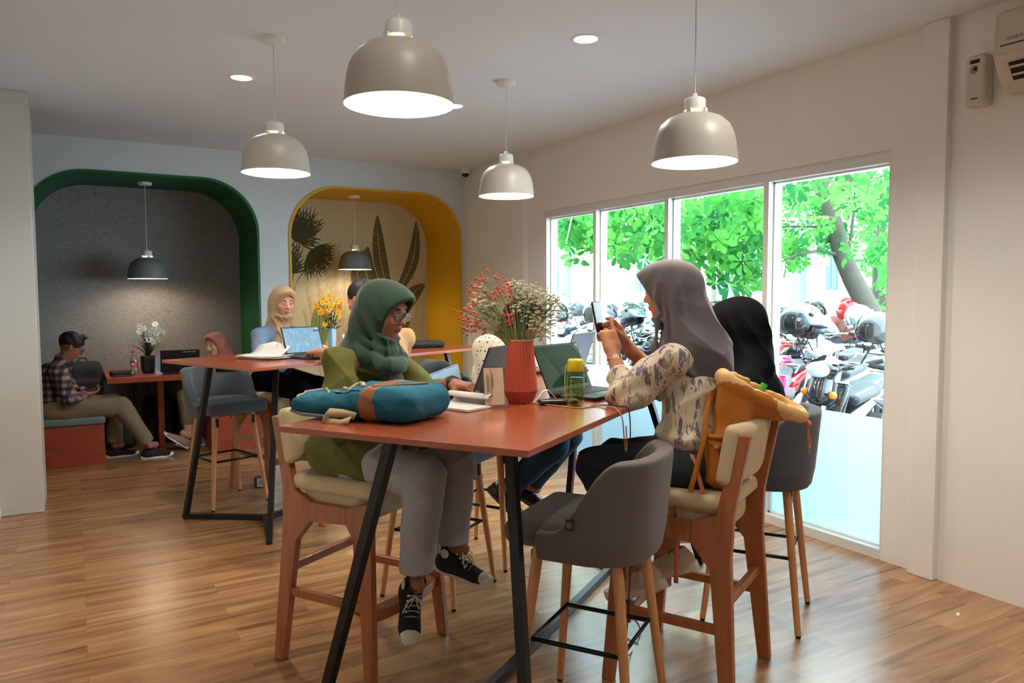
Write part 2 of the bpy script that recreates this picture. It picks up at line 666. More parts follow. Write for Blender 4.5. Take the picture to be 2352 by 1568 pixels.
def floor_material():
    m = bpy.data.materials.new('vinyl_planks')
    m.use_nodes = True
    nt = m.node_tree
    p = nt.nodes['Principled BSDF']
    tc = nt.nodes.new('ShaderNodeTexCoord')
    br = nt.nodes.new('ShaderNodeTexBrick')
    br.offset = 0.37
    br.inputs['Color1'].default_value = (0.0, 0.0, 0.0, 1)
    br.inputs['Color2'].default_value = (1, 1, 1, 1)
    br.inputs['Mortar'].default_value = (0.5, 0.5, 0.5, 1)
    br.inputs['Scale'].default_value = 1
    br.inputs['Mortar Size'].default_value = 0.0012
    br.inputs['Mortar Smooth'].default_value = 0.2
    br.inputs['Brick Width'].default_value = 0.92
    br.inputs['Row Height'].default_value = 0.152
    nt.links.new(tc.outputs['Object'], br.inputs['Vector'])
    # long soft figure in the boards
    mp = nt.nodes.new('ShaderNodeMapping')
    mp.inputs['Scale'].default_value = (0.9, 9.0, 1)
    nt.links.new(tc.outputs['Object'], mp.inputs[0])
    ad = nt.nodes.new('ShaderNodeVectorMath')
    ad.operation = 'ADD'
    sc = nt.nodes.new('ShaderNodeVectorMath')
    sc.operation = 'SCALE'
    sc.inputs['Scale'].default_value = 7.0
    nt.links.new(br.outputs['Color'], sc.inputs[0])
    nt.links.new(mp.outputs[0], ad.inputs[0])
    nt.links.new(sc.outputs[0], ad.inputs[1])
    n1 = nt.nodes.new('ShaderNodeTexNoise')
    n1.inputs['Scale'].default_value = 1.5
    n1.inputs['Detail'].default_value = 6
    n1.inputs['Distortion'].default_value = 0.9
    nt.links.new(ad.outputs[0], n1.inputs['Vector'])
    r1 = ramp(nt, [(0.27, srgb(108, 72, 44)), (0.43, srgb(150, 106, 68)), (0.60, srgb(172, 128, 86)), (0.75, srgb(190, 148, 106))], n1.outputs['Fac'])
    mp2 = nt.nodes.new('ShaderNodeMapping')
    mp2.inputs['Scale'].default_value = (3, 70, 1)
    nt.links.new(tc.outputs['Object'], mp2.inputs[0])
    n2 = nt.nodes.new('ShaderNodeTexNoise')
    n2.inputs['Scale'].default_value = 1.5
    n2.inputs['Detail'].default_value = 4
    nt.links.new(mp2.outputs[0], n2.inputs['Vector'])
    mr = nt.nodes.new('ShaderNodeMapRange')
    mr.inputs['To Min'].default_value = 0.86
    mr.inputs['To Max'].default_value = 1.1
    nt.links.new(n2.outputs['Fac'], mr.inputs['Value'])
    br2 = nt.nodes.new('ShaderNodeMapRange')
    br2.inputs['To Min'].default_value = 0.95
    br2.inputs['To Max'].default_value = 1.04
    nt.links.new(br.outputs['Color'], br2.inputs['Value'])
    mu = nt.nodes.new('ShaderNodeMath')
    mu.operation = 'MULTIPLY'
    nt.links.new(mr.outputs[0], mu.inputs[0])
    nt.links.new(br2.outputs[0], mu.inputs[1])
    gap = nt.nodes.new('ShaderNodeMath')
    gap.operation = 'MULTIPLY_ADD'
    gap.inputs[1].default_value = -0.25
    gap.inputs[2].default_value = 1
    nt.links.new(br.outputs['Fac'], gap.inputs[0])
    mu2 = nt.nodes.new('ShaderNodeMath')
    mu2.operation = 'MULTIPLY'
    nt.links.new(mu.outputs[0], mu2.inputs[0])
    nt.links.new(gap.outputs[0], mu2.inputs[1])
    s2 = nt.nodes.new('ShaderNodeVectorMath')
    s2.operation = 'SCALE'
    nt.links.new(r1.outputs[0], s2.inputs[0])
    nt.links.new(mu2.outputs[0], s2.inputs['Scale'])
    nt.links.new(s2.outputs[0], p.inputs['Base Color'])
    p.inputs['Roughness'].default_value = 0.27
    p.inputs['Specular IOR Level'].default_value = 0.85
    bp = nt.nodes.new('ShaderNodeBump')
    bp.inputs['Strength'].default_value = 0.08
    bp.inputs['Distance'].default_value = 0.002
    nt.links.new(n2.outputs['Fac'], bp.inputs['Height'])
    nt.links.new(bp.outputs[0], p.inputs['Normal'])
    return m


def speckle(name, c1, c2, scale=26, rough=0.85):
    m = bpy.data.materials.new(name)
    m.use_nodes = True
    nt = m.node_tree
    p = nt.nodes['Principled BSDF']
    tc = nt.nodes.new('ShaderNodeTexCoord')
    mp = nt.nodes.new('ShaderNodeMapping')
    mp.inputs['Scale'].default_value = (1, 1, 2.2)
    nt.links.new(tc.outputs['Object'], mp.inputs[0])
    n = nt.nodes.new('ShaderNodeTexNoise')
    n.inputs['Scale'].default_value = scale
    n.inputs['Detail'].default_value = 4
    n.inputs['Roughness'].default_value = 0.65
    nt.links.new(mp.outputs[0], n.inputs['Vector'])
    r = ramp(nt, [(0.34, srgb(*c1)), (0.56, srgb(*c2))], n.outputs['Fac'])
    nt.links.new(r.outputs[0], p.inputs['Base Color'])
    p.inputs['Roughness'].default_value = rough
    return m


def struct(mb, name, m, bevel=0.0):
    return tag(mb.build(name, m, bevel=bevel), kind='structure')


CEIL = 2.865
YB, YA = 7.63, 8.55        # back wall face, alcove back
WX = 3.87                  # window wall face
struct(MB().box((-2.3, -3.2, -0.08), (4.0, 8.75, 0.0)), 'floor', floor_material())
struct(MB().box((-2.3, -3.2, CEIL), (4.05, 8.75, CEIL + 0.12)), 'ceiling', ceil_m)


def arch(x0, x1, top, r, n=14):
    """outline of an alcove opening from lower left over the top to lower right"""
    pts = [(x0, 0.0)]
    for i in range(n + 1):
        t = pi - (pi / 2) * i / n
        pts.append((x0 + r + r * cos(t), top - r + r * sin(t)))
    for i in range(n + 1):
        t = pi / 2 - (pi / 2) * i / n
        pts.append((x1 - r + r * cos(t), top - r + r * sin(t)))
    pts.append((x1, 0.0))
    return pts


GX = (-0.36, 1.585)
YX = (1.87, 3.775)
aG = arch(*GX, 2.595, 0.50)
aY = arch(*YX, 2.595, 0.50)
poly = [(-1.9, 0.0)] + aG + aY + [(4.02, 0.0), (4.02, CEIL), (-1.9, CEIL)]
struct(MB().prism(poly, YB, YA, 'y'), 'wall_back', wall_grey)
for nm, pts, m, inner in (('trim_1', aG, green_m, -0.02), ('trim_2', aY, yellow_m, -0.02)):
    cx = (pts[0][0] + pts[-1][0]) / 2
    ins = []
    W = (pts[-1][0] - pts[0][0]) / 2
    for x, z in pts:
        ins.append((cx + (x - cx) * (W - 0.022) / W, z * (2.595 - 0.022) / 2.595 if z > 0 else 0))
    struct(MB().prism(pts + ins[::-1], YB - 0.012, YA - 0.002, 'y'), nm, m)
struct(MB().box((-1.9, YA, 0), (1.72, YA + 0.12, CEIL)), 'wall_alcove_left', speckle('grey_wallpaper', (122, 120, 124), (144, 140, 140), scale=34))
struct(MB().box((1.72, YA, 0), (4.02, YA + 0.12, CEIL)), 'wall_alcove_right', mat('mural_ground', (206, 196, 162), rough=0.8, noise=0.05, nscale=3))
struct(MB().box((1.605, YB - 0.014, 0), (1.85, YB, 0.075)), 'baseboard_back', mat('dark_baseboard', (88, 52, 34), rough=0.5))
# left side: column in front of the opening, side wall beside the camera
struct(MB().box((-1.9, 6.09, 0), (-0.222, 6.59, CEIL)), 'wall_column_left', mat('wall_paint_shaded', (202, 199, 194), rough=0.75, bump=0.12, bscale=90), bevel=0.006)  # column shares the walls' white; its dimmer light is put into the colour
struct(MB().box((-0.62, -3.2, 0), (-0.475, 6.09, CEIL)), 'wall_left', wall_white)
struct(MB().box((-2.02, 6.3, 0), (-1.9, 8.7, CEIL)), 'wall_recess', wall_grey)
struct(MB().box((-0.62, -3.2, 0), (4.02, -3.05, CEIL)), 'wall_front', wall_white)
# window wall
Y0, Y1, ZT = 2.56, 6.06, 2.255
mb = MB()
mb.box((WX, 2.2, 0), (WX + 0.15, Y0, CEIL)).box((WX, Y1, 0), (WX + 0.15, YB + 0.9, CEIL)).box((WX, Y0, ZT + 0.018), (WX + 0.15, Y1, CEIL))
mb.box((WX + 0.012, Y0 - 0.03, ZT), (WX + 0.15, Y1 + 0.03, ZT + 0.018))
mb.box((WX - 0.05, 6.36, 0), (WX + 0.02, YB + 0.02, CEIL))
struct(mb, 'wall_right', wall_white)
struct(MB().box((WX - 0.055, 2.232, 0), (WX + 0.03, 2.372, CEIL)), 'wall_pilaster_right', wall_white, bevel=0.004)
struct(MB().box((WX - 0.012, -3.2, 0), (WX + 0.15, 2.232, CEIL)), 'wall_right_front', wall_white)

# windows: four lights between mullions, frosted film on the lower part
frost = bpy.data.materials.new('frosted_film')
frost.use_nodes = True
nt = frost.node_tree
nt.nodes.clear()
o_ = nt.nodes.new('ShaderNodeOutputMaterial')
a_ = nt.nodes.new('ShaderNodeBsdfTranslucent')
a_.inputs[0].default_value = (0.56, 0.69, 0.74, 1)
b_ = nt.nodes.new('ShaderNodeBsdfPrincipled')
b_.inputs['Base Color'].default_value = (0.6, 0.72, 0.78, 1)
b_.inputs['Roughness'].default_value = 0.35
mx_ = nt.nodes.new('ShaderNodeMixShader')
mx_.inputs[0].default_value = 0.22
nt.links.new(a_.outputs[0], mx_.inputs[1])
nt.links.new(b_.outputs[0], mx_.inputs[2])
nt.links.new(mx_.outputs[0], o_.inputs[0])
glass = glass_mat('window_glass', (0.97, 1.0, 1.0))
muls = [Y0, 3.42, 4.365, 5.27, Y1]
fb = 0.055
for i in range(4):
    ya, yb = muls[i], muls[i + 1]
    mb = MB()
    xa, xb = WX + 0.004, WX + 0.115
    m0 = 0.012 if i == 0 else 0.021
    m1 = 0.03 if i == 3 else 0.021
    mb.box((xa, ya, 0), (xb, ya + m0, ZT)).box((xa, yb - m1, 0), (xb, yb, ZT))
    mb.box((xa, ya + m0, ZT - 0.048), (xb, yb - m1, ZT)).box((xa, ya + m0, 0.0), (xb, yb - m1, fb))
    # inner stop
    s_ = 0.012
    mb.box((WX + 0.05, ya + m0, fb), (xb, ya + m0 + s_, ZT - 0.048)).box((WX + 0.05, yb - m1 - s_, fb), (xb, yb - m1, ZT - 0.048))
    mb.box((WX + 0.05, ya + m0, fb), (xb, yb - m1, fb + s_)).box((WX + 0.05, ya + m0, ZT - 0.048 - s_), (xb, yb - m1, ZT - 0.048))
    f = tag(mb.build('window_%d' % (i + 1), frame_m), kind='structure')
    MB().box((WX + 0.078, ya + m0, fb), (WX + 0.084, yb - m1, ZT - 0.048)).build('pane', glass, f)
    MB().box((WX + 0.070, ya + m0 + s_, fb + s_), (WX + 0.0725, yb - m1 - s_, 0.785)).build('frosted_film', frost, f)

# ------------------------------------------------------------------ mural in the yellow alcove
def mural():
    yw = YA - 0.0015
    dk = mat('mural_dark_leaf', (74, 74, 48), rough=0.8, noise=0.25, nscale=12)
    ol = mat('mural_olive_leaf', (112, 104, 66), rough=0.8, noise=0.25, nscale=12)
    tn = mat('mural_dry_grass', (188, 166, 128), rough=0.8, noise=0.15, nscale=12)
    gn = mat('mural_green', (122, 138, 88), rough=0.8, noise=0.15, nscale=12)
    mb = MB()
    rnd = random.Random(3)
    cnt = [0]

    def lf(a, b, w, mi, bend=0.0, lift=0.0, n=7):
        mb.mi = mi
        ax, az = a; bx, bz = b
        L = math.hypot(bx - ax, bz - az)
        if L < 1e-5: return
        dx, dz = (bx - ax) / L, (bz - az) / L
        cnt[0] += 1
        lift += 1.6e-6 * cnt[0]
        c, lft, rgt = [], [], []
        for i in range(n + 1):
            t = i / n
            off = bend * sin(pi * t) * L
            x = ax + dx * L * t - dz * off
            z = az + dz * L * t + dx * off
            ww = w * (sin(pi * min(1, t * 0.92 + 0.06)) ** 0.8) if w > 0.004 else w
            lft.append((x - dz * ww, yw - lift, z + dx * ww)); rgt.append((x + dz * ww, yw - lift, z - dx * ww))
        k = len(lft)
        mb.add(lft + rgt, [(i, i + 1, k + i + 1, k + i) for i in range(k - 1)])

    def fan(c, r, a0, a1, n, mi, w=0.011):
        for i in range(n):
            t = a0 + (a1 - a0) * i / (n - 1)
            rr = r * (0.8 + 0.2 * rnd.random())
            lf(c, (c[0] + rr * cos(t), c[1] + rr * sin(t)), w, mi, bend=0.08 * (1 if i % 2 else -1), lift=0.0003 * (i % 3), n=5)
    # fan palm on the left
    for pts in (((2.02, 0.0), (2.05, 1.0), (2.10, 1.55), (2.25, 2.25)), ((2.06, 0.0), (2.04, 1.1), (2.0, 1.6), (1.92, 2.1)), ((2.03, 0), (2.07, 1.2), (2.16, 1.62), (2.36, 1.92)), ((2.04, 0.3), (2.06, 1.1), (2.0, 1.5), (1.9, 1.75))):
        for a, b in zip(pts, pts[1:]): lf(a, b, 0.008, 1, lift=-0.0002)
    fan((2.17, 2.08), 0.46, 0.55, 2.0, 30, 0)
    fan((2.17, 2.12), 0.30, -0.5, 0.7, 14, 0)
    fan((2.03, 1.72), 0.44, 0.95, 2.5, 30, 0)
    fan((2.03, 1.74), 0.30, 0.2, 1.0, 12, 0)
    fan((1.90, 2.05), 0.40, 0.5, 1.9, 22, 0)
    fan((2.32, 1.98), 0.34, -1.75, 0.35, 34, 0)
    fan((1.90, 1.78), 0.24, -1.7, 0.2, 18, 0)
    # pampas grass
    for i in range(34):
        x0 = 2.45 + rnd.random() * 0.45
        x1 = x0 + (rnd.random() - 0.55) * 0.55
        h = 1.2 + rnd.random() * 1.0
        lf((x0, 0.2), (x1, h), 0.0022, 2, bend=0.03 * rnd.uniform(-1, 1))
        for k in range(12):
            t = 0.62 + 0.38 * k / 12
            px, pz = x0 + (x1 - x0) * t, 0.2 + (h - 0.2) * t
            sg = 1 if k % 2 else -1
            lf((px, pz), (px + sg * 0.028, pz + 0.075), 0.0026, 2, n=2)
    for i in range(30):
        x0 = 3.45 + rnd.random() * 0.25
        x1 = x0 + (rnd.random() - 0.5) * 0.5
        h = 1.0 + rnd.random() * 0.95
        lf((x0, 0.1), (x1, h), 0.0022, 2, bend=0.03 * rnd.uniform(-1, 1))
        for k in range(10):
            t = 0.6 + 0.4 * k / 10
            px, pz = x0 + (x1 - x0) * t, 0.1 + (h - 0.1) * t
            sg = 1 if k % 2 else -1
            lf((px, pz), (px + sg * 0.024, pz + 0.065), 0.0026, 2, n=2)
    # banana leaves
    for (a, b, wd, bd) in (((3.28, 1.45), (3.13, 2.42), 0.085, 0.05), ((3.32, 1.45), (3.62, 2.38), 0.075, -0.10), ((3.18, 1.4), (3.0, 2.05), 0.12, 0.15), ((3.12, 1.3), (2.86, 1.95), 0.10, 0.12), ((3.4, 1.2), (3.72, 1.62), 0.10, 0.1), ((3.3, 0.9), (3.45, 1.45), 0.09, -0.1)):
        lf(a, b, wd, 1, bend=bd, lift=0.0004, n=12)
        lf(a, b, 0.006, 2, bend=bd, lift=0.0012, n=12)
        L = math.hypot(b[0] - a[0], b[1] - a[1]); dx, dz = (b[0] - a[0]) / L, (b[1] - a[1]) / L
        for k in range(1, 17):
            t = k / 17.5
            off = bd * sin(pi * t) * L
            px, pz = a[0] + dx * L * t - dz * off, a[1] + dz * L * t + dx * off
            ww = wd * (sin(pi * min(1, t * 0.92 + 0.06)) ** 0.8) * 0.9
            for sg in (-1, 1):
                lf((px, pz), (px - dz * ww * sg + dx * 0.03, pz + dx * ww * sg + dz * 0.03), 0.0035, 0, lift=0.0008, n=2)
    lf((3.3, 0.0), (3.3, 1.5), 0.012, 1)
    # cactus
    lf((2.42, 0.85), (2.42, 1.42), 0.10, 3, n=12)
    lf((2.42, 0.88), (2.42, 1.40), 0.004, 0, lift=0.0008)
    lf((2.42, 0.88), (2.42, 1.40), 0.045, 1, lift=0.0004, n=12)
    lf((2.42, 0.88), (2.42, 1.40), 0.035, 3, lift=0.0006, n=12)
    o = mb.build('mural_painting', [dk, ol, tn, gn])
    tag(o, 'painted mural of fan palms, banana leaves and dry grasses in the yellow alcove', 'mural')


mural()

# ------------------------------------------------------------------ frames of the two high tables
A1 = atan2(0.549, 0.836)
A2 = atan2(0.39, 0.92)
TH = 1.075


def tb(u, v, z=0.0): return Vector((u * 0.836 - v * 0.549, u * 0.549 + v * 0.836, z))
def tb2(u, v, z=0.0): return Vector((u * 0.92 - v * 0.39, u * 0.39 + v * 0.92, z))


def high_table(u0, u1, v0, v1, fr, ang, label):
    """local frame: origin at the middle, x along the length"""
    cu, cv = (u0 + u1) / 2, (v0 + v1) / 2
    o = fr(cu, cv)
    t = empty('high_table', o, ang, label, 'table', 'high shared tables')
    hx, hy = (u1 - u0) / 2, (v1 - v0) / 2
    MB().box((-hx, -hy, TH - 0.02), (hx, hy, TH)).build('tabletop', red_wood, t, bevel=0.0015)
    MB().box((-hx + 0.1, -0.03, TH - 0.06), (hx - 0.1, 0.03, TH - 0.0205)).build('underframe', black_metal, t)
    for s in (1, -1):
        A = ((-hx + 0.11) * s, (hy - 0.035) * s)
        B = ((-hx + 0.13) * s, (-hy + 0.055) * s)
        At = ((-hx + 0.07) * s, 0.05 * s)
        Bt = ((-hx + 0.38) * s, -0.20 * s)
        J = ((-hx + 0.41) * s, 0.0)
        r = 0.0165
        for f, q in ((A, At), (B, Bt)):
            MB().tube([(f[0], f[1], 0.004), (q[0], q[1], TH - 0.021)], r, square=True).build('leg', black_metal, t)
        MB().tube([(A[0], A[1], 0.02), (J[0], J[1], 0.02)], r, square=True).tube([(B[0], B[1], 0.02), (J[0], J[1], 0.02)], r, square=True).build('base_arm', black_metal, t)
    MB().tube([(-hx + 0.41, 0, 0.02), (hx - 0.41, 0, 0.02)], 0.0165, square=True).build('base_spine', black_metal, t)
    return t


high_table(1.828, 4.24, 0.868, 1.765, tb, A1, 'long red-brown high table with a backpack and terracotta vase on it')
high_table(2.56, 4.78, 3.80, 4.79, tb2, A2, 'red-brown high table nearer the alcoves, papers and laptop on it')


# ------------------------------------------------------------------ wooden bar chair (faces +y)
def wooden_chair():
    t = empty('bar_chair')
    fx = lambda z: 0.268 - 0.045 * min(z, 0.72) / 0.72
    th = 0.034
    for s in (-1, 1):
        a = lambda p, s=s: s * fx(p[1])
        b = lambda p, s=s: s * (fx(p[1]) - th)
        # front leg with its half of the gusset
        MB().prism([(0.262, 0.0), (0.215, 0.0), (0.165, 0.52), (0.105, 0.60), (0.105, 0.665), (0.218, 0.695), (0.228, 0.62)], a, b).build('leg', teak, t, bevel=0.004)
        MB().prism([(-0.255, 0.0), (-0.205, 0.0), (-0.150, 0.50), (-0.075, 0.59), (-0.075, 0.665), (-0.165, 0.70), (-0.235, 1.0), (-0.285, 1.0), (-0.232, 0.72), (-0.225, 0.55)], a, b).build('rear_leg', teak, t, bevel=0.004)
        MB().prism([(0.105, 0.60), (0.105, 0.665), (-0.075, 0.665), (-0.075, 0.59)], a, b).build('side_rail', teak, t)
        MB().box((s * (fx(.28) - 0.006), -0.185, 0.27), (s * (fx(.28) - 0.028), 0.200, 0.305)).build('stretcher', teak, t, bevel=0.003)
    # curved foot rest
    rows = []
    for i in range(15):
        u = -1 + 2 * i / 14
        x = u * 0.222
        y = 0.205 + 0.035 * (1 - u * u)
        rows.append((x, y))
    mb = MB()
    pr = [(x, y + 0.022) for x, y in rows] + [(x, y - 0.045) for x, y in rows[::-1]]
    n = len(pr)
    mb.prism(pr, 0.225, 0.268, 'z')
    mb.build('footrest', teak, t, bevel=0.006)
    MB().box((-0.222, -0.215, 0.36), (0.222, -0.19, 0.395)).build('rear_stretcher', teak, t, bevel=0.003)
    # seat: upholstered tray with rounded underside
    S = SDF((-0.26, -0.25, 0.56), (0.26, 0.26, 0.80), 0.009)
    S.box((0, 0.01, 0.735), (0.216, 0.218, 0.033), rad=0.028, k=0)
    S.box((0, 0.0, 0.66), (0.190, 0.175, 0.075), rad=0.06, k=0.01)
    S.mesh('seat', cream, t)
    S = SDF((-0.28, -0.36, 0.76), (0.27, -0.12, 1.06), 0.009)
    S.box((0, -0.222, 0.920), (0.238, 0.030, 0.115), rad=0.029, R=rotm(rx=0.17), bend=lambda x, y, z: (x, y - 0.9 * x * x * 0.6 + 0.01, z))
    S.mesh('backrest', cream, t)
    return t


# ------------------------------------------------------------------ upholstered bucket stool (faces +y)
def bucket_stool(mfab, tagged=False):
    t = empty('bucket_stool')
    S = SDF((-0.28, -0.30, 0.60), (0.28, 0.29, 0.82), 0.009)
    S.box((0, 0.03, 0.705), (0.222, 0.215, 0.045), rad=0.042, k=0)
    S.ell((0, 0.0, 0.74), (0.18, 0.18, 0.02), k=0.02)
    X, Y = S.ax[0][:, None, None], S.ax[1][None, :, None]
    S.F = np.maximum(S.F, np.where(Y < 0.06, ((np.abs(X) / 1.02) ** 2.6 + np.abs(np.minimum(Y, 0)) ** 2.6 + 1e-9) ** (1 / 2.6) - 0.206, -1)).astype(np.float32)
    S.mesh('seat', mfab, t)
    S = SDF((-0.32, -0.33, 0.61), (0.32, 0.16, 1.03), 0.009)

    def shell(X, Y, Z):
        zz = (Z - 0.66) / 0.34
        R = 0.222 + 0.030 * np.clip(zz, 0, 1.2)
        R = R - 0.10 * np.clip(0.70 - Z, 0, 1) ** 0.9
        r = ((np.abs(X) / 1.02) ** 2.6 + (np.abs(Y - 0.0) / 1.0) ** 2.6 + 1e-9) ** (1 / 2.6)
        rd = np.where(Y > 0.0, np.sqrt(X * X + 0 * Y) / 1.02, r)
        d = np.abs(rd - R + 0.012) - 0.021
        top = 0.735 + 0.245 * sm(0.06, -0.17, Y) + 0 * X
        q = np.maximum(d, 0)
        dz = np.maximum(Z - (top - 0.012), 0)
        d1 = np.sqrt(q * q + dz * dz) - 0.008
        d1 = np.where((d < 0) & (Z < top - 0.012), np.maximum(d, (Z - top)) - 0.004, d1)
        dl = 0.635 - Z
        df = Y - 0.11
        return np.maximum(np.maximum(d1, dl), df)
    S.fn(shell)
    # rounded bottom tray closing the shell
    S.fn(lambda X, Y, Z: np.maximum(np.maximum(((np.abs(X) / 1.02) ** 2.6 + np.abs(Y) ** 2.6 + 1e-9) ** (1 / 2.6) - 0.196, np.abs(Z - 0.657) - 0.025), Y - 0.09), k=0.012)
    S.mesh('backrest', mfab, t, relax=3)
    for sx in (-1, 1):
        for sy in (-1, 1):
            lg = MB().cone((sx * 0.206, sy * 0.206, 0.012), (sx * 0.138, sy * 0.138, 0.655), 0.0135, 0.0195, 16).build('leg', beech, t)
            MB().cone((sx * 0.207, sy * 0.207, 0.0), (sx * 0.206, sy * 0.206, 0.013), 0.010, 0.0135, 12).build('foot_cap', rubber, lg)
            MB().obox((sx * 0.136, sy * 0.160, 0.605), (0.018, 0.010, 0.06), Matrix.Identity(3)).build('bracket', black_metal, lg)
    q = 0.157
    MB().tube([(-q, -q, .33), (q, -q, .33), (q, q, .33), (-q, q, .33)], 0.0085, n=10, closed=True).build('footrest_ring', black_metal, t)
    if tagged:
        tg = MB().obox((-0.262, -0.022, 0.775), (0.003, 0.026, 0.036), Matrix.Identity(3)).build('maker_tag', black_pl, t, bevel=0.001)
        MB().cone((-0.2625, -0.022, 0.775), (-0.2645, -0.022, 0.775), 0.010, 0.010, 20).build('emblem', mat('tag_grey', (96, 96, 96)), tg)
    return t


ch = wooden_chair()
ch.location = tb(2.53, 1.98); ch.rotation_euler = (0, 0, A1 + pi - 0.03)
GW = 'wooden bar chairs with cream cushions'
tag(ch, 'wooden bar chair with cream cushions under the woman in the olive shirt', 'chair', GW)
dup(ch, tb(2.95, 0.685), A1 - radians(6), 'wooden bar chair with a mustard bag hanging from its cream backrest', GW)
dup(ch, tb2(3.58, 5.0), A2 + pi, 'wooden bar chair under the woman in the beige hijab', GW)
dup(ch, tb2(3.36, 3.64), A2, 'wooden bar chair under the person in the tan shirt', GW)
GS = 'upholstered bucket stools on beech legs'
st = bucket_stool(grey_fab, True)
st.location = tb(2.42, 0.905); st.rotation_euler = (0, 0, A1)
tag(st, 'empty charcoal bucket stool at the near corner of the long table, round side tag', 'stool', GS)
st2 = bucket_stool(blue_fab)
st2.location = tb(3.62, 0.53); st2.rotation_euler = (0, 0, A1)
tag(st2, 'charcoal bucket stool by the window under the woman in black', 'stool', GS)
dup(st2, tb(3.20, 2.02), A1 + pi, 'slate bucket stool holding the open black bag, behind the woman in olive', GS)
dup(st2, tb(3.76, 2.03), A1 + pi, 'slate bucket stool under the woman in the dotted white top', GS)
dup(st2, tb2(3.09, 4.93), A2 + pi - 0.1, 'empty slate bucket stool at the far side of the table with the papers', GS)

# ------------------------------------------------------------------ alcove furniture
cush = mat('teal_grey_vinyl', (98, 112, 112), rough=0.5, noise=0.05, nscale=20)
for x0, x1, lab in ((-0.62, 0.20, 'red-brown box bench with grey-green cushion under the man in the plaid shirt'), (1.09, 1.56, 'red-brown box bench with grey-green cushion under the woman in the pink hijab')):
    b = empty('box_bench', ((x0 + x1) / 2, 8.04, 0), 0, lab, 'bench', 'alcove benches')
    h = (x1 - x0) / 2
    MB().box((-h, -0.46, 0.0), (h, 0.49, 0.352)).build('base', bench_wood, b, bevel=0.003)
    S = SDF((-h - 0.04, -0.52, 0.33), (h + 0.04, 0.52, 0.46), 0.011)
    S.box((0, 0.015, 0.392), (h + 0.012, 0.482, 0.040), rad=0.026)
    S.mesh('cushion', cush, b)
at = empty('alcove_table', (0.80, 8.10, 0), 0, 'low red-brown table between the two benches of the green alcove', 'table')
MB().box((-0.565, -0.43, 0.70), (0.60, 0.44, 0.75)).build('tabletop', bench_wood, at, bevel=0.002)
MB().box((-0.12, -0.05, 0.0), (-0.065, 0.30, 0.70)).build('pedestal', bench_wood, at, bevel=0.002)

# ------------------------------------------------------------------ pendant lamps
shade_m = mat('shade_enamel', (174, 168, 158), rough=0.42)
shade_g = mat('shade_enamel_grey', (112, 116, 116), rough=0.45)
inner_m = mat('shade_inside', (248, 240, 220), rough=0.5, emit=(255, 240, 205), es=1.1)
bulb_m = mat('bulb_glow', (255, 240, 210), emit=(255, 232, 190), es=14)
cord_m = mat('white_cord', (215, 218, 220), rough=0.5)


def pendant(x, y, z, ceil_z, D, sm_, label, power, col=(1.0, 0.86, 0.66)):
    R = D / 2
    H = 0.57 * D
    t = empty('pendant_lamp', (x, y, z), 0, label, 'lamp', 'dome pendant lamps')
    out = [(R, 0), (R * 0.985, H * 0.16), (R * 0.95, H * 0.40), (R * 0.90, H * 0.58), (R * 0.80, H * 0.76), (R * 0.62, H * 0.90), (R * 0.42, H * 0.97), (R * 0.22, H * 1.0)]
    MB().lathe(out, n=48).build('lamp_shade', sm_, t)
    MB().lathe([(r * 0.985, zz - 0.003 if i else zz + 0.0005) for i, (r, zz) in enumerate(out)], n=48).build('shade_lining', inner_m, t)
    c = MB()
    rc = R * 0.25
    c.lathe([(rc, H * 1.0 + 0.014), (rc, H + 0.30 * R), (rc * 0.92, H + 0.345 * R), (rc * 0.7, H + 0.37 * R), (0.012, H + 0.372 * R), (0.010, H + 0.47 * R), (0.004, H + 0.48 * R)], n=28)
    for k in range(4):
        a = k * pi / 2 + 0.3
        c.obox((rc * 0.97 * cos(a), rc * 0.97 * sin(a), H + 0.006), (0.02, 0.02, 0.024), Matrix.Rotation(a, 3, 'Z'))
    c.build('cap', white_pl, t)
    MB().cone((0, 0, H + 0.45 * R), (0, 0, ceil_z - z), 0.0028, 0.0028, 8).build('cord', cord_m, t)
    MB().lathe([(0.001, ceil_z - z - 0.028), (R * 0.32, ceil_z - z - 0.026), (R * 0.35, ceil_z - z - 0.02), (R * 0.35, ceil_z - z)], n=28).build('ceiling_cup', white_pl, t)
    MB().ball((0, 0, H * 0.62), 0.032, 12).build('bulb', bulb_m, t)
    light('POINT', 'pendant_light', (0, 0, H * 0.40), power * 1.4, col, size=0.04, parent=t)
    return t


WP = (1.0, 0.87, 0.70)
pendant(0.945, 2.36, 2.115, CEIL, 0.36, shade_m, 'greige dome pendant lamp, largest in view, above the woman in olive', 9, WP)
pendant(0.97, 4.20, 2.15, CEIL, 0.36, shade_m, 'greige dome pendant lamp above the table with the papers', 9, WP)
pendant(2.46, 4.31, 2.13, CEIL, 0.36, shade_m, 'pale greige dome pendant lamp above the red and white flowers', 9, WP)
pendant(2.30, 2.42, 2.05, CEIL, 0.36, shade_m, 'greige dome pendant lamp above the woman with the phone', 9, WP)
pendant(0.63, 8.09, 1.655, 2.573, 0.36, shade_g, 'grey dome pendant lamp in the green alcove', 5, (1.0, 0.84, 0.66))
pendant(2.70, 8.10, 1.77, 2.573, 0.36, shade_g, 'grey dome pendant lamp in the yellow alcove', 5, (1.0, 0.86, 0.68))

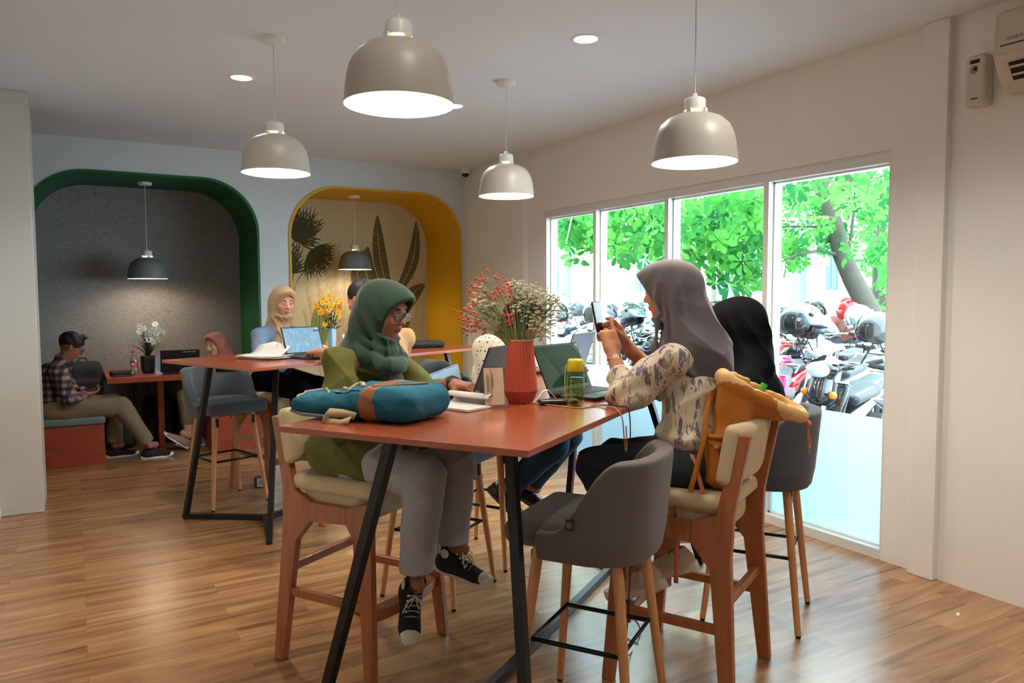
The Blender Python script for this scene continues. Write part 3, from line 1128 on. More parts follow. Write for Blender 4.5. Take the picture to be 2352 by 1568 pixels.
# recessed ceiling lights
led = mat('led_disc', (255, 250, 240), emit=(255, 244, 225), es=22)
labs = {(0.965, 5.05): 'round recessed ceiling light left of the other two', (2.43, 3.39): 'round recessed ceiling light, brightest and nearest of the three', (2.445, 5.05): 'round recessed ceiling light half hidden by the biggest pendant lamp'}
for (x, y), lab in labs.items():
    t = empty('recessed_light', (x, y, CEIL), 0, lab, 'ceiling light', 'recessed ceiling lights')
    MB().lathe([(0.062, -0.001), (0.064, -0.006), (0.078, -0.005), (0.082, 0.0)], n=32).build('ring', white_pl, t)
    MB().disc((0, 0, -0.003), 0.064, (0, 0, -1), 32).build('diffuser', led, t)
    light('SPOT', 'downlight', (0, 0, -0.02), 48, (1.0, 0.95, 0.87), size=0.05, spot=radians(140), parent=t)
for x, y in ((0.97, 3.39), (0.97, 1.7), (2.43, 1.7), (0.97, 0.0), (2.43, 0.0), (1.7, -1.7)):
    light('SPOT', 'downlight', (x, y, CEIL - 0.02), 12 if x < 1 else 42, (1.0, 0.95, 0.87), size=0.05, spot=radians(140))

# ------------------------------------------------------------------ people
def skin_mat(name, c, lip):
    m = mat(name, c, rough=0.62, spec=0.25, noise=0.04, nscale=60)
    p = m.node_tree.nodes['Principled BSDF']
    p.inputs['Subsurface Weight'].default_value = 0.12
    p.inputs['Subsurface Radius'].default_value = (0.02, 0.008, 0.004)
    p.inputs['Subsurface Scale'].default_value = 0.4
    l = mat(name + '_lips', lip, rough=0.7, spec=0.2)
    return [m, l]


SK1 = skin_mat('skin_brown', (150, 100, 78), (128, 70, 62))
SK2 = skin_mat('skin_tan', (182, 128, 100), (160, 88, 80))
SK3 = skin_mat('skin_light_tan', (196, 148, 120), (168, 96, 88))
eye_w = mat('eye_white', (165, 155, 148), rough=0.2)
eye_d = mat('eye_dark', (22, 14, 10), rough=0.15)
brow_m = mat('brow_hair', (34, 26, 22), rough=0.8)


def V(*a): return np.array(a, float)
def unit(v):
    v = np.array(v, float)
    return v / np.linalg.norm(v)


def head_sdf(S, c, R, s=1.0, ears=True):
    S.frame(np.array(R) , c)
    S.ell((0, -0.012 * s, 0.028 * s), (0.076 * s, 0.096 * s, 0.090 * s), k=0)
    S.ell((0, 0.030 * s, -0.040 * s), (0.060 * s, 0.062 * s, 0.074 * s), k=0.03)
    S.ell((0, 0.058 * s, -0.092 * s), (0.026 * s, 0.024 * s, 0.022 * s), k=0.025)
    for x in (-1, 1):
        S.ell((x * 0.034 * s, 0.064 * s, -0.020 * s), (0.026 * s, 0.022 * s, 0.026 * s), k=0.02)
    S.ell((0, 0.072 * s, 0.034 * s), (0.050 * s, 0.016 * s, 0.016 * s), k=0.02)
    for x in (-1, 1):
        S.ell((x * 0.031 * s, 0.097 * s, 0.010 * s), (0.017 * s, 0.010 * s, 0.011 * s), k=0.012, op='s')
    S.cap((0, 0.084 * s, 0.018 * s), (0, 0.108 * s, -0.020 * s), 0.0075 * s, 0.0115 * s, k=0.012)
    for x in (-1, 1):
        S.ell((x * 0.012 * s, 0.097 * s, -0.025 * s), (0.009 * s, 0.010 * s, 0.008 * s), k=0.006)
        S.ell((x * 0.030 * s, 0.0835 * s, 0.0095 * s), (0.0135 * s, 0.0105 * s, 0.0085 * s), k=0.004)
    S.ell((0, 0.0925 * s, -0.050 * s), (0.021 * s, 0.009 * s, 0.0060 * s), k=0.007)
    S.ell((0, 0.0905 * s, -0.060 * s), (0.019 * s, 0.009 * s, 0.0065 * s), k=0.006)
    S.cap((-0.02 * s, 0.099 * s, -0.0553 * s), (0.02 * s, 0.099 * s, -0.0553 * s), 0.0018, k=0.003, op='s')
    for x in ((-1, 1) if ears else ()):
        S.ell((x * 0.077 * s, -0.004 * s, -0.002 * s), (0.010 * s, 0.018 * s, 0.031 * s), k=0.008, R=rotm(0.15, 0, x * -0.4))
    S.frame()


def face_parts(par, c, R, s=1.0, closed=0.35):
    M = Matrix(np.array(R).tolist()).to_4x4()
    M.translation = Vector(c)
    for x in (-1, 1):
        e = MB().ball((x * 0.030 * s, 0.0835 * s, 0.0072 * s), 0.0112 * s, 12, (1.05, 0.98, 0.32)).build('eye', eye_w, par)
        e.matrix_local = M
        MB().ball((x * 0.030 * s, 0.0893 * s, 0.0055 * s), 0.0056 * s, 10, (1, 1, 0.62)).build('iris', eye_d, e)
        MB().tube([(x * (0.0165 + 0.027 * t) * s, (0.0945 - 0.012 * t * t) * s, (0.0105 + 0.0028 * sin(pi * t)) * s) for t in np.linspace(0, 1, 7)], 0.0016 * s, n=6).build('eyelash', brow_m, e)
        b = MB().tube([(x * (0.013 + 0.036 * t) * s, (0.0905 - 0.018 * t * t) * s, (0.0290 + 0.0035 * sin(pi * t)) * s) for t in np.linspace(0, 1, 8)], 0.0028 * s, n=6, radii=[0.0022 * s, 0.003 * s, 0.003 * s, 0.003 * s, 0.0027 * s, 0.0022 * s, 0.0016 * s, 0.0008 * s]).build('eyebrow', brow_m, par)
        b.matrix_local = M


def hand_sdf(S, W, f, n, side=1, curl=(0.35, 0.35, 0.35, 0.4), thumb=(0.6, 0.75, -0.25), k=0.006, fat=1.0):
    W, f = np.array(W, float), unit(f)
    n = unit(np.array(n, float) - f * np.dot(n, f))
    a = np.cross(f, n) * side
    Rm = np.stack([a, f, n], 1)
    S.cap(W - f * 0.04, W + f * 0.02, 0.026, 0.024, k=0.015, flat=(n, 0.8))
    S.box(W + f * 0.048 + a * 0.002, (0.039, 0.046, 0.0135), rad=0.0125, k=0.014, R=Rm)
    Ls = (0.070, 0.078, 0.073, 0.057)
    for i in range(4):
        base = W + f * (0.086 - 0.004 * abs(i - 1)) + a * (0.029 - 0.0195 * i)
        d0 = unit(f + a * (0.10 - 0.07 * i))
        ang = 0.0
        p = base - d0 * 0.02
        q = base
        rr = (0.0088, 0.0090, 0.0086, 0.0076)[i] * fat
        S.cap(p, q, rr, rr, k=0.008)
        for j, fr_ in enumerate((0.46, 0.30, 0.24)):
            ang += curl[i] * (0.8, 1.0, 0.7)[j] * 1.3
            dd = d0 * cos(ang) - n * sin(ang)
            nx = q + dd * Ls[i] * fr_
            S.cap(q, nx, rr, rr * 0.93, k=0.002)
            q = nx
            rr *= 0.93
    t0 = W + f * 0.022 + a * 0.026
    d1 = unit(f * thumb[0] + a * thumb[1] + n * thumb[2])
    t1 = t0 + d1 * 0.038
    d2 = unit(d1 + f * 0.45 - n * 0.1)
    t2 = t1 + d2 * 0.030
    d3 = unit(d2 + f * 0.3 - a * 0.15)
    S.cap(t0, t1, 0.0155 * fat, 0.0115 * fat, k=0.012)
    S.cap(t1, t2, 0.0110 * fat, 0.0102 * fat, k=0.002)
    S.cap(t2, t2 + d3 * 0.024, 0.0102 * fat, 0.0088 * fat, k=0.002)


def body_sdf(J, h, hands, hs=1.0, hR=None, hc=None, ears=True):
    P = np.array([v for v in J.values()])
    lo, hi = P.min(0) - 0.17, P.max(0) + 0.17
    S = SDF(lo, hi, h)
    S.cap(J['pelvis'], J['chest'], 0.115, 0.125, k=0, flat=((0, 1, 0), 0.72))
    S.cap(J['chest'] + V(0, 0, 0.02), J['neck'] - V(0, 0, 0.06), 0.12, 0.06, k=0.04, flat=((0, 1, 0), 0.7))
    S.cap(J['neck'] - V(0, 0, 0.05), hc + (J['neck'] - hc) * 0.3, 0.052, 0.050, k=0.03)
    for s_ in ('L', 'R'):
        S.cap(J['neck'] - V(0, 0, 0.07), J['sh' + s_], 0.05, 0.05, k=0.04)
        S.cap(J['sh' + s_], J['el' + s_], 0.047, 0.038, k=0.03)
        S.cap(J['el' + s_], J['wr' + s_], 0.039, 0.026, k=0.01)
        S.cap(J['pelvis'] + V(0.085 * (1 if s_ == 'R' else -1), 0, -0.02), J['kn' + s_], 0.085, 0.056, k=0.04)
        S.cap(J['kn' + s_], J['kn' + s_] * 0.55 + J['an' + s_] * 0.45, 0.055, 0.052, k=0.01)
        S.cap(J['kn' + s_] * 0.6 + J['an' + s_] * 0.4, J['an' + s_], 0.052, 0.034, k=0.02)
        S.cap(J['an' + s_], J['an' + s_] + J['ft' + s_] * 0.05, 0.034, 0.03, k=0.01)
    for hd in hands: hand_sdf(S, **hd)
    head_sdf(S, hc, hR, hs, ears)
    return S


def lip_idx(hc, R, s):
    Ri = np.array(R).T

    def f(c):
        q = (c - hc) @ Ri.T
        m = (np.abs(q[:, 0]) < 0.0225 * s) & (q[:, 2] < -0.0435 * s) & (q[:, 2] > -0.0685 * s) & (q[:, 1] > 0.086 * s)
        m &= (np.abs(q[:, 0]) / (0.0205 * s)) ** 2 + ((q[:, 2] + 0.0555 * s) / (0.0095 * s)) ** 2 < 1
        return m.astype(int)
    return f


def foot_frame(ankle, d, upv=(0, 0, 1)):
    d = Vector(unit(d)); u = Vector(upv)
    u = (u - d * u.dot(d)).normalized()
    x = d.cross(u)
    M = Matrix(((x.x, d.x, u.x, ankle[0]), (x.y, d.y, u.y, ankle[1]), (x.z, d.z, u.z, ankle[2]), (0, 0, 0, 1)))
    return M


SHOE = {}


def shoe(par, style, ankle, d, upv=(0, 0, 1)):
    """local: ankle joint at the origin, sole at z=-0.085, toe along +y"""
    black = style in ('hightop', 'runner', 'loafer')
    um = {'hightop': mat('black_canvas', (34, 34, 36), rough=0.9, noise=0.15, nscale=300), 'runner': mat('black_knit', (28, 22, 22), rough=0.9), 'loafer': mat('black_leather', (24, 28, 32), rough=0.35),
          'sneaker': mat('beige_sneaker', (205, 190, 172), rough=0.7, noise=0.08, nscale=60), 'pink': mat('pink_knit', (158, 112, 108), rough=0.85)}[style]
    sm_ = {'hightop': mat('white_rubber', (214, 208, 198), rough=0.5), 'runner': mat('white_rubber', (214, 208, 198)), 'loafer': mat('dark_sole', (70, 60, 50), rough=0.6), 'sneaker': mat('cream_rubber', (222, 212, 196), rough=0.6), 'pink': mat('white_rubber', (214, 208, 198))}[style]
    if style not in SHOE:
        S = SDF((-0.07, -0.10, -0.10), (0.07, 0.225, 0.08), 0.006)
        S.ell((0, -0.025, -0.052), (0.036, 0.048, 0.045), k=0)
        S.cap((0, 0.0, -0.055), (0, 0.13, -0.066), 0.040, 0.034, k=0.03, flat=((0, 0, 1), 0.72))
        S.ell((0, 0.135, -0.068), (0.044, 0.058, 0.026), k=0.02)
        hi_ = {'hightop': 0.045, 'runner': -0.005, 'loafer': -0.02, 'sneaker': 0.0, 'pink': -0.005}[style]
        S.cap((0, -0.005, -0.05), (0, -0.008, hi_), 0.039, 0.041, k=0.02)
        S.cap((0, 0.03, -0.04), (0, 0.09, -0.058), 0.034, 0.030, k=0.03)
        S.fn(lambda X, Y, Z: -(hi_ + 0.01 + Y * 0.15 - Z) * -1 * -1 + 0 * X if False else (hi_ + 0.008 - Z) + 0 * X + 0 * Y, op='s') if False else None
        zc = hi_ + 0.002
        S.F = np.maximum(S.F, (S.ax[2][None, None, :] - zc)).astype(np.float32)
        S.cap((0, -0.006, hi_ - 0.02), (0, -0.008, hi_ + 0.05), 0.035, 0.036, k=0, op='s')
        S.F = np.maximum(S.F, (-0.076 - S.ax[2][None, None, :])).astype(np.float32)
        ob = S.mesh('shoe', um, par, relax=1)
        me_u = ob.data
        # sole
        n = 40
        out = []
        for i in range(n):
            t = 2 * pi * i / n
            y = 0.062 + 0.140 * sin(t)
            w_ = 0.036 + 0.009 * sm(0.0, 0.14, y) - 0.003 * sm(0.02, 0.06, y) * sm(0.11, 0.06, y)
            x = w_ * np.sign(cos(t)) * abs(cos(t)) ** 0.6
            out.append((x, y))
        th = 0.024 if style != 'sneaker' else 0.036
        mb = MB()
        rk = 0.0
        lift = lambda y: 0.018 * max(0, (y - 0.12) / 0.08) ** 2
        vs = [(x * 0.96, y, -0.088 + lift(y) + (0.024 - th)) for x, y in out] + [(x, y, -0.088 + 0.6 * th + lift(y) + (0.024 - th)) for x, y in out] + [(x * 0.93, y * 0.985, -0.062 + lift(y) * 0.8) for x, y in out]
        fs = [tuple(range(n - 1, -1, -1)), tuple(range(2 * n, 3 * n))]
        for k in (0, n):
            fs += [(k + i, k + (i + 1) % n, k + n + (i + 1) % n, k + n + i) for i in range(n)]
        mb.add(vs, fs)
        so = mb.build('sole', sm_, ob)
        parts = [('sole', so.data)]
        if style == 'hightop':
            mb = MB().ball((0, 0.158, -0.064), 0.040, 14, (0.98, 0.95, 0.62))
            o2 = mb.build('toe_cap', sm_, ob)
            parts.append(('toe_cap', o2.data))
        if style in ('hightop', 'runner', 'sneaker', 'pink'):
            mb = MB()
            rows = 6 if style == 'hightop' else 4
            lm = mat('lace_white', (212, 204, 188), rough=0.8) if style != 'runner' else black_pl
            for i in range(rows):
                t = i / (rows - 1)
                if style == 'hightop':
                    y, z = 0.040 + 0.078 * t, 0.020 - 0.062 * t + 0.006 * sin(pi * t)
                else:
                    y, z = 0.045 + 0.06 * t, -0.012 - 0.022 * t
                for sg in (-1, 1):
                    mb.tube([(-0.021, y, z - 0.009), (-0.008, y + 0.002, z + 0.002), (0.008, y + 0.002, z + 0.002), (0.021, y, z - 0.009)], 0.0028, n=6)
            if style == 'hightop':
                for sg in (-1, 1):
                    mb.tube([(0, 0.046, 0.024), (sg * 0.02, 0.062, 0.028), (sg * 0.034, 0.078, 0.008), (sg * 0.02, 0.084, -0.004), (sg * 0.002, 0.05, 0.024)], 0.0024, n=6)
                    mb.tube([(0, 0.046, 0.024), (sg * 0.028, 0.07, 0.006), (sg * 0.036, 0.09, -0.03)], 0.0024, n=6)
            o3 = mb.build('lace', lm, ob)
            parts.append(('lace', o3.data))
            if style == 'hightop':
                mb = MB()
                for sg in (-1, 1):
                    for i in range(6):
                        t = i / 5
                        mb.lathe([(0.0022, 0), (0.0045, 0.0006), (0.0045, -0.001), (0.0022, -0.001)], n=10, close=True, c=(0, 0, 0)) if False else mb.cone((sg * 0.022, 0.040 + 0.078 * t, 0.012 - 0.062 * t), (sg * 0.0265, 0.040 + 0.078 * t, 0.013 - 0.062 * t), 0.0048, 0.0042, 10)
                o4 = mb.build('eyelet', mat('eyelet_white', (220, 220, 218), rough=0.3), ob)
                parts.append(('eyelet', o4.data))
                MB().cone((0.040, -0.008, 0.006), (0.044, -0.008, 0.006), 0.019, 0.019, 20).build('ankle_patch', sm_, ob)
        if style == 'sneaker':
            mb = MB()
            for sg in (-1, 1):
                for (y, z, r) in ((0.03, -0.045, 0.013), (0.075, -0.055, 0.011), (-0.02, -0.03, 0.011), (0.115, -0.062, 0.008)):
                    mb.ball((sg * 0.036, y, z), r, 8, (0.35, 1.6, 0.8))
            mb.build('side_panel', mat('taupe_panel', (150, 138, 124), rough=0.5), ob)
        SHOE[style] = (ob, True)
    else:
        index_kids()
        ob = copy_tree(SHOE[style][0], par)
    ob.matrix_local = foot_frame(ankle, d, upv)
    return ob


def cloth_noise(a=0.004, f=26, seed=0.0):
    def g(X, Y, Z):
        return a * (np.sin(f * (X * 0.9 + Z * 0.5) + 2.2 * np.sin(9 * Z + 5 * Y + seed) + seed) * np.sin(f * 0.6 * (Y + 0.4 * Z) + 1.7 * np.sin(11 * X + seed)))
    return g


def trousers(J, m, par, h, hem=0.86, rk=0.078, rh=0.066, top=0.10, seed=0.0):
    P = np.array([J[k] for k in ('pelvis', 'knL', 'knR', 'anL', 'anR')])
    S = SDF(P.min(0) - 0.2, P.max(0) + 0.2, h)
    S.cap(J['pelvis'] + V(0, 0.0, -0.02), J['pelvis'] + V(0, 0, top), 0.148, 0.138, k=0, flat=((0, 1, 0), 0.80))
    for s_ in ('L', 'R'):
        sg = 1 if s_ == 'R' else -1
        hp = J['pelvis'] + V(0.085 * sg, 0.0, -0.03)
        a = J['kn' + s_] + (J['an' + s_] - J['kn' + s_]) * hem
        S.cap(hp, J['kn' + s_], 0.106, rk, k=0.035)
        S.cap(J['kn' + s_], a, rk, rh, k=0.012)
        e = a + unit(J['an' + s_] - J['kn' + s_]) * 0.004
        dd = unit(J['an' + s_] - J['kn' + s_])
        # wrinkles behind the knee
    kn = [J['knL'], J['knR']]

    def wr(X, Y, Z):
        out = 0
        for k_ in kn:
            r2 = (X - k_[0]) ** 2 + (Y - k_[1]) ** 2 + (Z - k_[2]) ** 2
            out = out + 0.0050 * np.exp(-r2 / 0.014) * (1 - 2 * np.abs(np.sin(38 * (Z - k_[2]) - 20 * (Y - k_[1]) + 6 * X)) ** 0.6)
        return out + 0.0028 * (1 - 2 * np.abs(np.sin(17 * Z + 9 * Y + 2.5 * np.sin(9 * X + seed) + seed)) ** 0.6)
    S.disp(wr)
    for s_ in ('L', 'R'):
        a = J['kn' + s_] + (J['an' + s_] - J['kn' + s_]) * hem
        dd = unit(J['an' + s_] - J['kn' + s_])
        # cut the leg square at the hem and hollow it
        q = a + dd * 0.085
        S.cap(q, q + dd * 0.02, 0.092, 0.092, k=0, op='s')
        hr = rh - max(0.010, 1.9 * h)
        S.cap(a - dd * 0.03, a + dd * 0.12, hr, hr, k=0, op='s')
    return S.mesh('trousers', m, par)


def tee(J, m, par, h, r=0.150, sl=('wr', 'wr'), low=0.0, sleeve=(0.066, 0.052, 0.046), puff=0.0, seed=0.0, amp=0.005, flat=0.8, cuff=0.0, extra=None, sl_t=(1.0, 1.0), name='shirt'):
    P = np.array([J[k] for k in ('pelvis', 'neck', 'shL', 'shR', 'elL', 'elR', 'wrL', 'wrR')])
    S = SDF(P.min(0) - 0.19, P.max(0) + 0.13, h)
    S.cap(J['pelvis'] + V(0, 0, low), J['chest'], r + 0.008, r, k=0, flat=((0, 1, 0), flat))
    S.cap(J['chest'], J['neck'] - V(0, 0, 0.10), r, r * 0.62, k=0.04, flat=((0, 1, 0), 0.74))
    S.cap(J['neck'] - V(0, 0, 0.06), J['neck'] + V(0, 0, 0.0), 0.075, 0.062, k=0.03)
    for i, s_ in enumerate(('L', 'R')):
        S.cap(J['neck'] - V(0, 0, 0.07), J['sh' + s_], 0.066, 0.062, k=0.04)
        S.cap(J['sh' + s_], J['el' + s_], sleeve[0], sleeve[1] + puff * 0.4, k=0.03)
        e = J['el' + s_] + (J['wr' + s_] - J['el' + s_]) * sl_t[i]
        S.cap(J['el' + s_], e, sleeve[1] + puff, sleeve[2], k=0.012)
    if extra: extra(S)
    el = [J['elL'], J['elR']]

    def wr(X, Y, Z):
        out = amp * 0.9 * (1 - 2 * np.abs(np.sin(17 * (0.8 * X + Y * 0.9) + 2.2 * np.sin(6 * Z + 5 * X + seed) + seed)) ** 0.6) * sm(1.40, 1.15, Z) + amp * 0.7 * (1 - 2 * np.abs(np.sin(24 * (Z * 0.8 + 0.7 * Y) + 2 * np.sin(9 * X + seed))) ** 0.6) - amp * 0.4
        for k_ in el:
            r2 = (X - k_[0]) ** 2 + (Y - k_[1]) ** 2 + (Z - k_[2]) ** 2
            out = out + amp * 1.3 * np.exp(-r2 / 0.014) * np.sin(70 * (Z - k_[2]) + 45 * (Y - k_[1]))
        return out + 0 * X
    S.disp(wr)
    for i, s_ in enumerate(('L', 'R')):
        d = unit(J['wr' + s_] - J['el' + s_])
        e = J['el' + s_] + (J['wr' + s_] - J['el' + s_]) * sl_t[i]
        hr = sleeve[2] - max(0.010, 1.9 * h)
        S.cap(e - d * 0.02, e + d * 0.10, hr, hr, k=0, op='s')
        S.cap(e + d * 0.055, e + d * 0.08, 0.06, 0.06, k=0, op='s')
    return S.mesh(name, m, par)


def hijab(J, hc, R, m, par, h, peak=0.125, peakz=0.085, slope=0.40, drape='wrap', s=1.0, wide=1.0, seed=0.0, open_=(0.064, 0.120, 0.090), oc=(0, 0.118, -0.012), tail=None):
    lo = np.minimum(J['neck'] - V(0.30, 0.32, 0.40), hc - 0.2)
    hi = np.maximum(J['neck'] + V(0.30, 0.30, 0.10), hc + 0.26)
    S = SDF(lo, hi, h)
    S.frame(np.array(R), hc)
    S.ell((0, -0.004 * s, 0.026 * s), (0.091 * s, 0.128 * s, 0.101 * s), k=0)
    S.ell((0, 0.050 * s, 0.040 * s), (0.070 * s, 0.105 * s, 0.078 * s), k=0.03)
    S.ell((0, 0.012 * s, -0.055 * s), (0.086 * s, 0.094 * s, 0.098 * s), k=0.04)
    S.frame()
    nk = J['neck']
    back = hc + np.array(R) @ V(0, -0.055, -0.03)
    if drape == 'wrap':
        S.cap(back, nk + V(0, -0.055, -0.06), 0.078, 0.085, k=0.04)
        S.cap(nk + V(0, -0.02, 0.0), nk + V(0, 0.045, -0.03), 0.086, 0.082, k=0.03)
        for sg in (-1, 1):
            S.cap(nk + V(0, -0.03, -0.04), nk + V(0.12 * sg, -0.03, -0.085), 0.080, 0.045, k=0.04)
        S.cap(nk + V(0, -0.05, -0.06), nk + V(0, -0.105, -0.15), 0.09, 0.055, k=0.04)
        # rolled scarf in front of the throat, ends hanging down
        ring = [nk + V(0.092 * cos(t), 0.050 + 0.078 * sin(t), -0.045 - 0.045 * sin(t)) for t in np.linspace(-0.5, pi + 0.5, 16)]
        S.chain(ring, [0.034] * 16, k=0.010)
        ring = [nk + V(0.080 * cos(t), 0.045 + 0.062 * sin(t), 0.010 - 0.035 * sin(t)) for t in np.linspace(-0.4, pi + 0.4, 16)]
        S.chain(ring, [0.020] * 16, k=0.008)
        for dx in (-0.045, -0.005, 0.035):
            S.cap(nk + V(dx * 0.6, 0.10, -0.07), nk + V(dx * 1.4, 0.125, -0.27), 0.030, 0.036, k=0.008, flat=((0, 1, 0), 0.45))
    elif drape == 'cape':
        S.cap(back, nk + V(0, -0.075, -0.08), 0.085, 0.12, k=0.05)
        S.cap(nk + V(0, -0.07, -0.06), nk + V(-0.03, -0.125, -0.30), 0.13, 0.035, k=0.04, flat=((0, 1, 0), 0.5))
        for sg in (-1, 1):
            S.cap(nk + V(0, -0.02, -0.02), nk + V(0.125 * sg, -0.01, -0.10), 0.085, 0.052, k=0.05)
        S.cap(nk + V(0, 0.0, 0.0), nk + V(0, 0.055, -0.12), 0.09, 0.085, k=0.05, flat=((0, 1, 0), 0.8))
        for i in range(4):
            a = hc + np.array(R) @ V(0.055, 0.05 - 0.03 * i, -0.07 + 0.02 * i)
            for sg in (-1, 1):
                S.cap(hc + np.array(R) @ V(0.080 * sg, 0.02 - 0.028 * i, 0.04 - 0.01 * i), nk + V(0.10 * sg, 0.085 - 0.05 * i, -0.04 - 0.015 * i), 0.010, 0.018, k=0.018)
    else:
        S.cap(back, nk + V(0, -0.05, -0.08), 0.082, 0.10 * wide, k=0.05)
        for sg in (-1, 1):
            S.cap(nk + V(0, -0.01, -0.03), nk + V(0.12 * sg * wide, -0.01, -0.10), 0.08 * wide, 0.055 * wide, k=0.05)
        S.cap(nk + V(0, 0.02, 0.0), nk + V(0, 0.06, -0.20), 0.085, 0.11 * wide, k=0.05, flat=((0, 1, 0), 0.7))
    if tail: tail(S)

    def fold(X, Y, Z):
        q = Z - hc[2]
        a = np.arctan2(X - hc[0], -(Y - hc[1]) + 0.02)
        w = 0.0065 * sm(0.11, 0.0, q) * sm(2.7, 1.9, np.abs(a))
        c1 = 1 - 2 * np.abs(np.sin(4.5 * a + 2.2 * np.sin(9 * q + seed) + seed)) ** 0.7
        c2 = 1 - 2 * np.abs(np.sin(26 * (Z + 0.7 * np.abs(X) - 0.55 * Y) + 1.5 * np.sin(12 * X + seed))) ** 0.7
        return w * c1 + (0.0016 if drape == 'wrap' else 0.0042) * sm(0.03, -0.14, q) * c2 + 0 * X
    S.disp(fold)
    Ri = np.array(R).T
    X = S.ax[0][:, None, None] - hc[0]; Y = S.ax[1][None, :, None] - hc[1]; Z = S.ax[2][None, None, :] - hc[2]
    yy = Ri[1, 0] * X + Ri[1, 1] * Y + Ri[1, 2] * Z
    zz = Ri[2, 0] * X + Ri[2, 1] * Y + Ri[2, 2] * Z
    xx = Ri[0, 0] * X + Ri[0, 1] * Y + Ri[0, 2] * Z
    pl = (yy - (peak + slope * (zz - peakz)) + 0.35 * xx * xx / 0.08) * 0.9
    pl = pl - 2.5 * np.maximum(0, -0.080 * s - zz)
    S.F = np.maximum(S.F, pl).astype(np.float32)
    S.frame(np.array(R), hc)
    S.ell(np.array(oc) * s, np.array(open_) * s, k=0.004, op='s')
    S.ell((0, -0.012 * s, 0.026 * s), (0.0765 * s, 0.0965 * s, 0.088 * s), k=0, op='s')
    S.frame()
    return S.mesh('hijab', m, par)


def person(o, rz, label, J, hR, skin, h, hands, hs=1.0, face=True, group=None, down=0.0):
    t = empty('person', o, rz, label, 'person')
    J = {k: np.array(v, float) for k, v in J.items()}
    hc = J['head']
    S = body_sdf(J, h, hands, hs, hR, hc, 'hijab' not in label)
    S.mesh('body', skin, t, midx=lip_idx(hc, hR, hs))
    if face: face_parts(t, hc, hR, hs)
    return t, J, hc


def collar_glasses(par, hc, R, s=1.0, m=None):
    M = Matrix(np.array(R).tolist()).to_4x4()
    M.translation = Vector(hc)
    m = m or mat('glasses_frame', (24, 22, 26), rough=0.25)
    mb = MB()
    for x in (-1, 1):
        c = Vector((x * 0.031 * s, 0.106 * s, 0.005 * s))
        pts = [c + Vector((0.024 * s * cos(t) * (1 + 0.12 * abs(sin(2 * t))), -0.006 * s * abs(cos(t)) * (1 if x * cos(t) > 0 else 0.2), 0.019 * s * sin(t) * (1 + 0.1 * abs(sin(2 * t))))) for t in np.linspace(0, 2 * pi, 20, endpoint=False)]
        mb.tube(pts, 0.0018, n=6, closed=True)
        mb.tube([(x * 0.055 * s, 0.100 * s, 0.010 * s), (x * 0.072 * s, 0.07 * s, 0.010 * s), (x * 0.082 * s, 0.0, 0.004 * s), (x * 0.078 * s, -0.02 * s, -0.015 * s)], 0.0016, n=6)
    mb.tube([(-0.008 * s, 0.108 * s, 0.010 * s), (0, 0.111 * s, 0.012 * s), (0.008 * s, 0.108 * s, 0.010 * s)], 0.0018, n=6)
    g = mb.build('glasses', m, par)
    g.matrix_local = M
    for x in (-1, 1):
        MB().cone((x * 0.031 * s, 0.1045 * s, 0.005 * s), (x * 0.031 * s, 0.1055 * s, 0.005 * s), 0.020 * s, 0.020 * s, 16).build('lens', glass, g)
    return g

# ------------------------------------------------------------------ the people at the long table
olive = mat('olive_cotton', (98, 100, 48), rough=0.9, noise=0.06, nscale=80, bump=0.2, bscale=500)
green_scarf = mat('dark_green_scarf', (30, 60, 50), rough=0.85, sheen=0.2, bump=0.1, bscale=500)
grey_jeans = mat('grey_denim', (164, 166, 174), rough=0.95, noise=0.08, nscale=40, bump=0.2, bscale=500)
dark_jeans = mat('charcoal_denim', (44, 50, 58), rough=0.95, noise=0.12, nscale=60, bump=0.2, bscale=500)
blue_jeans = mat('blue_denim', (30, 58, 88), rough=0.95, noise=0.12, nscale=60, bump=0.2, bscale=500)
grey_scarf = mat('mauve_grey_scarf', (84, 78, 86), rough=0.8, sheen=0.25, bump=0.08, bscale=500)
black_cloth = mat('black_cloth', (12, 14, 19), rough=0.9, sheen=0.0, spec=0.12, bump=0.1, bscale=400)
beige_scarf = mat('beige_scarf', (168, 138, 104), rough=0.85, sheen=0.2)
blue_knit = mat('blue_grey_knit', (106, 124, 146), rough=0.95, noise=0.05, nscale=100, bump=0.25, bscale=500)
tan_shirt = mat('tan_shirt', (172, 132, 92), rough=0.9, noise=0.06, nscale=60, bump=0.2, bscale=500)
khaki = mat('khaki_twill', (118, 102, 80), rough=0.95, noise=0.05, nscale=60)
pink_scarf = mat('dusty_pink_scarf', (158, 92, 82), rough=0.85, sheen=0.2)
dark_top = mat('maroon_black_top', (48, 32, 34), rough=0.9)


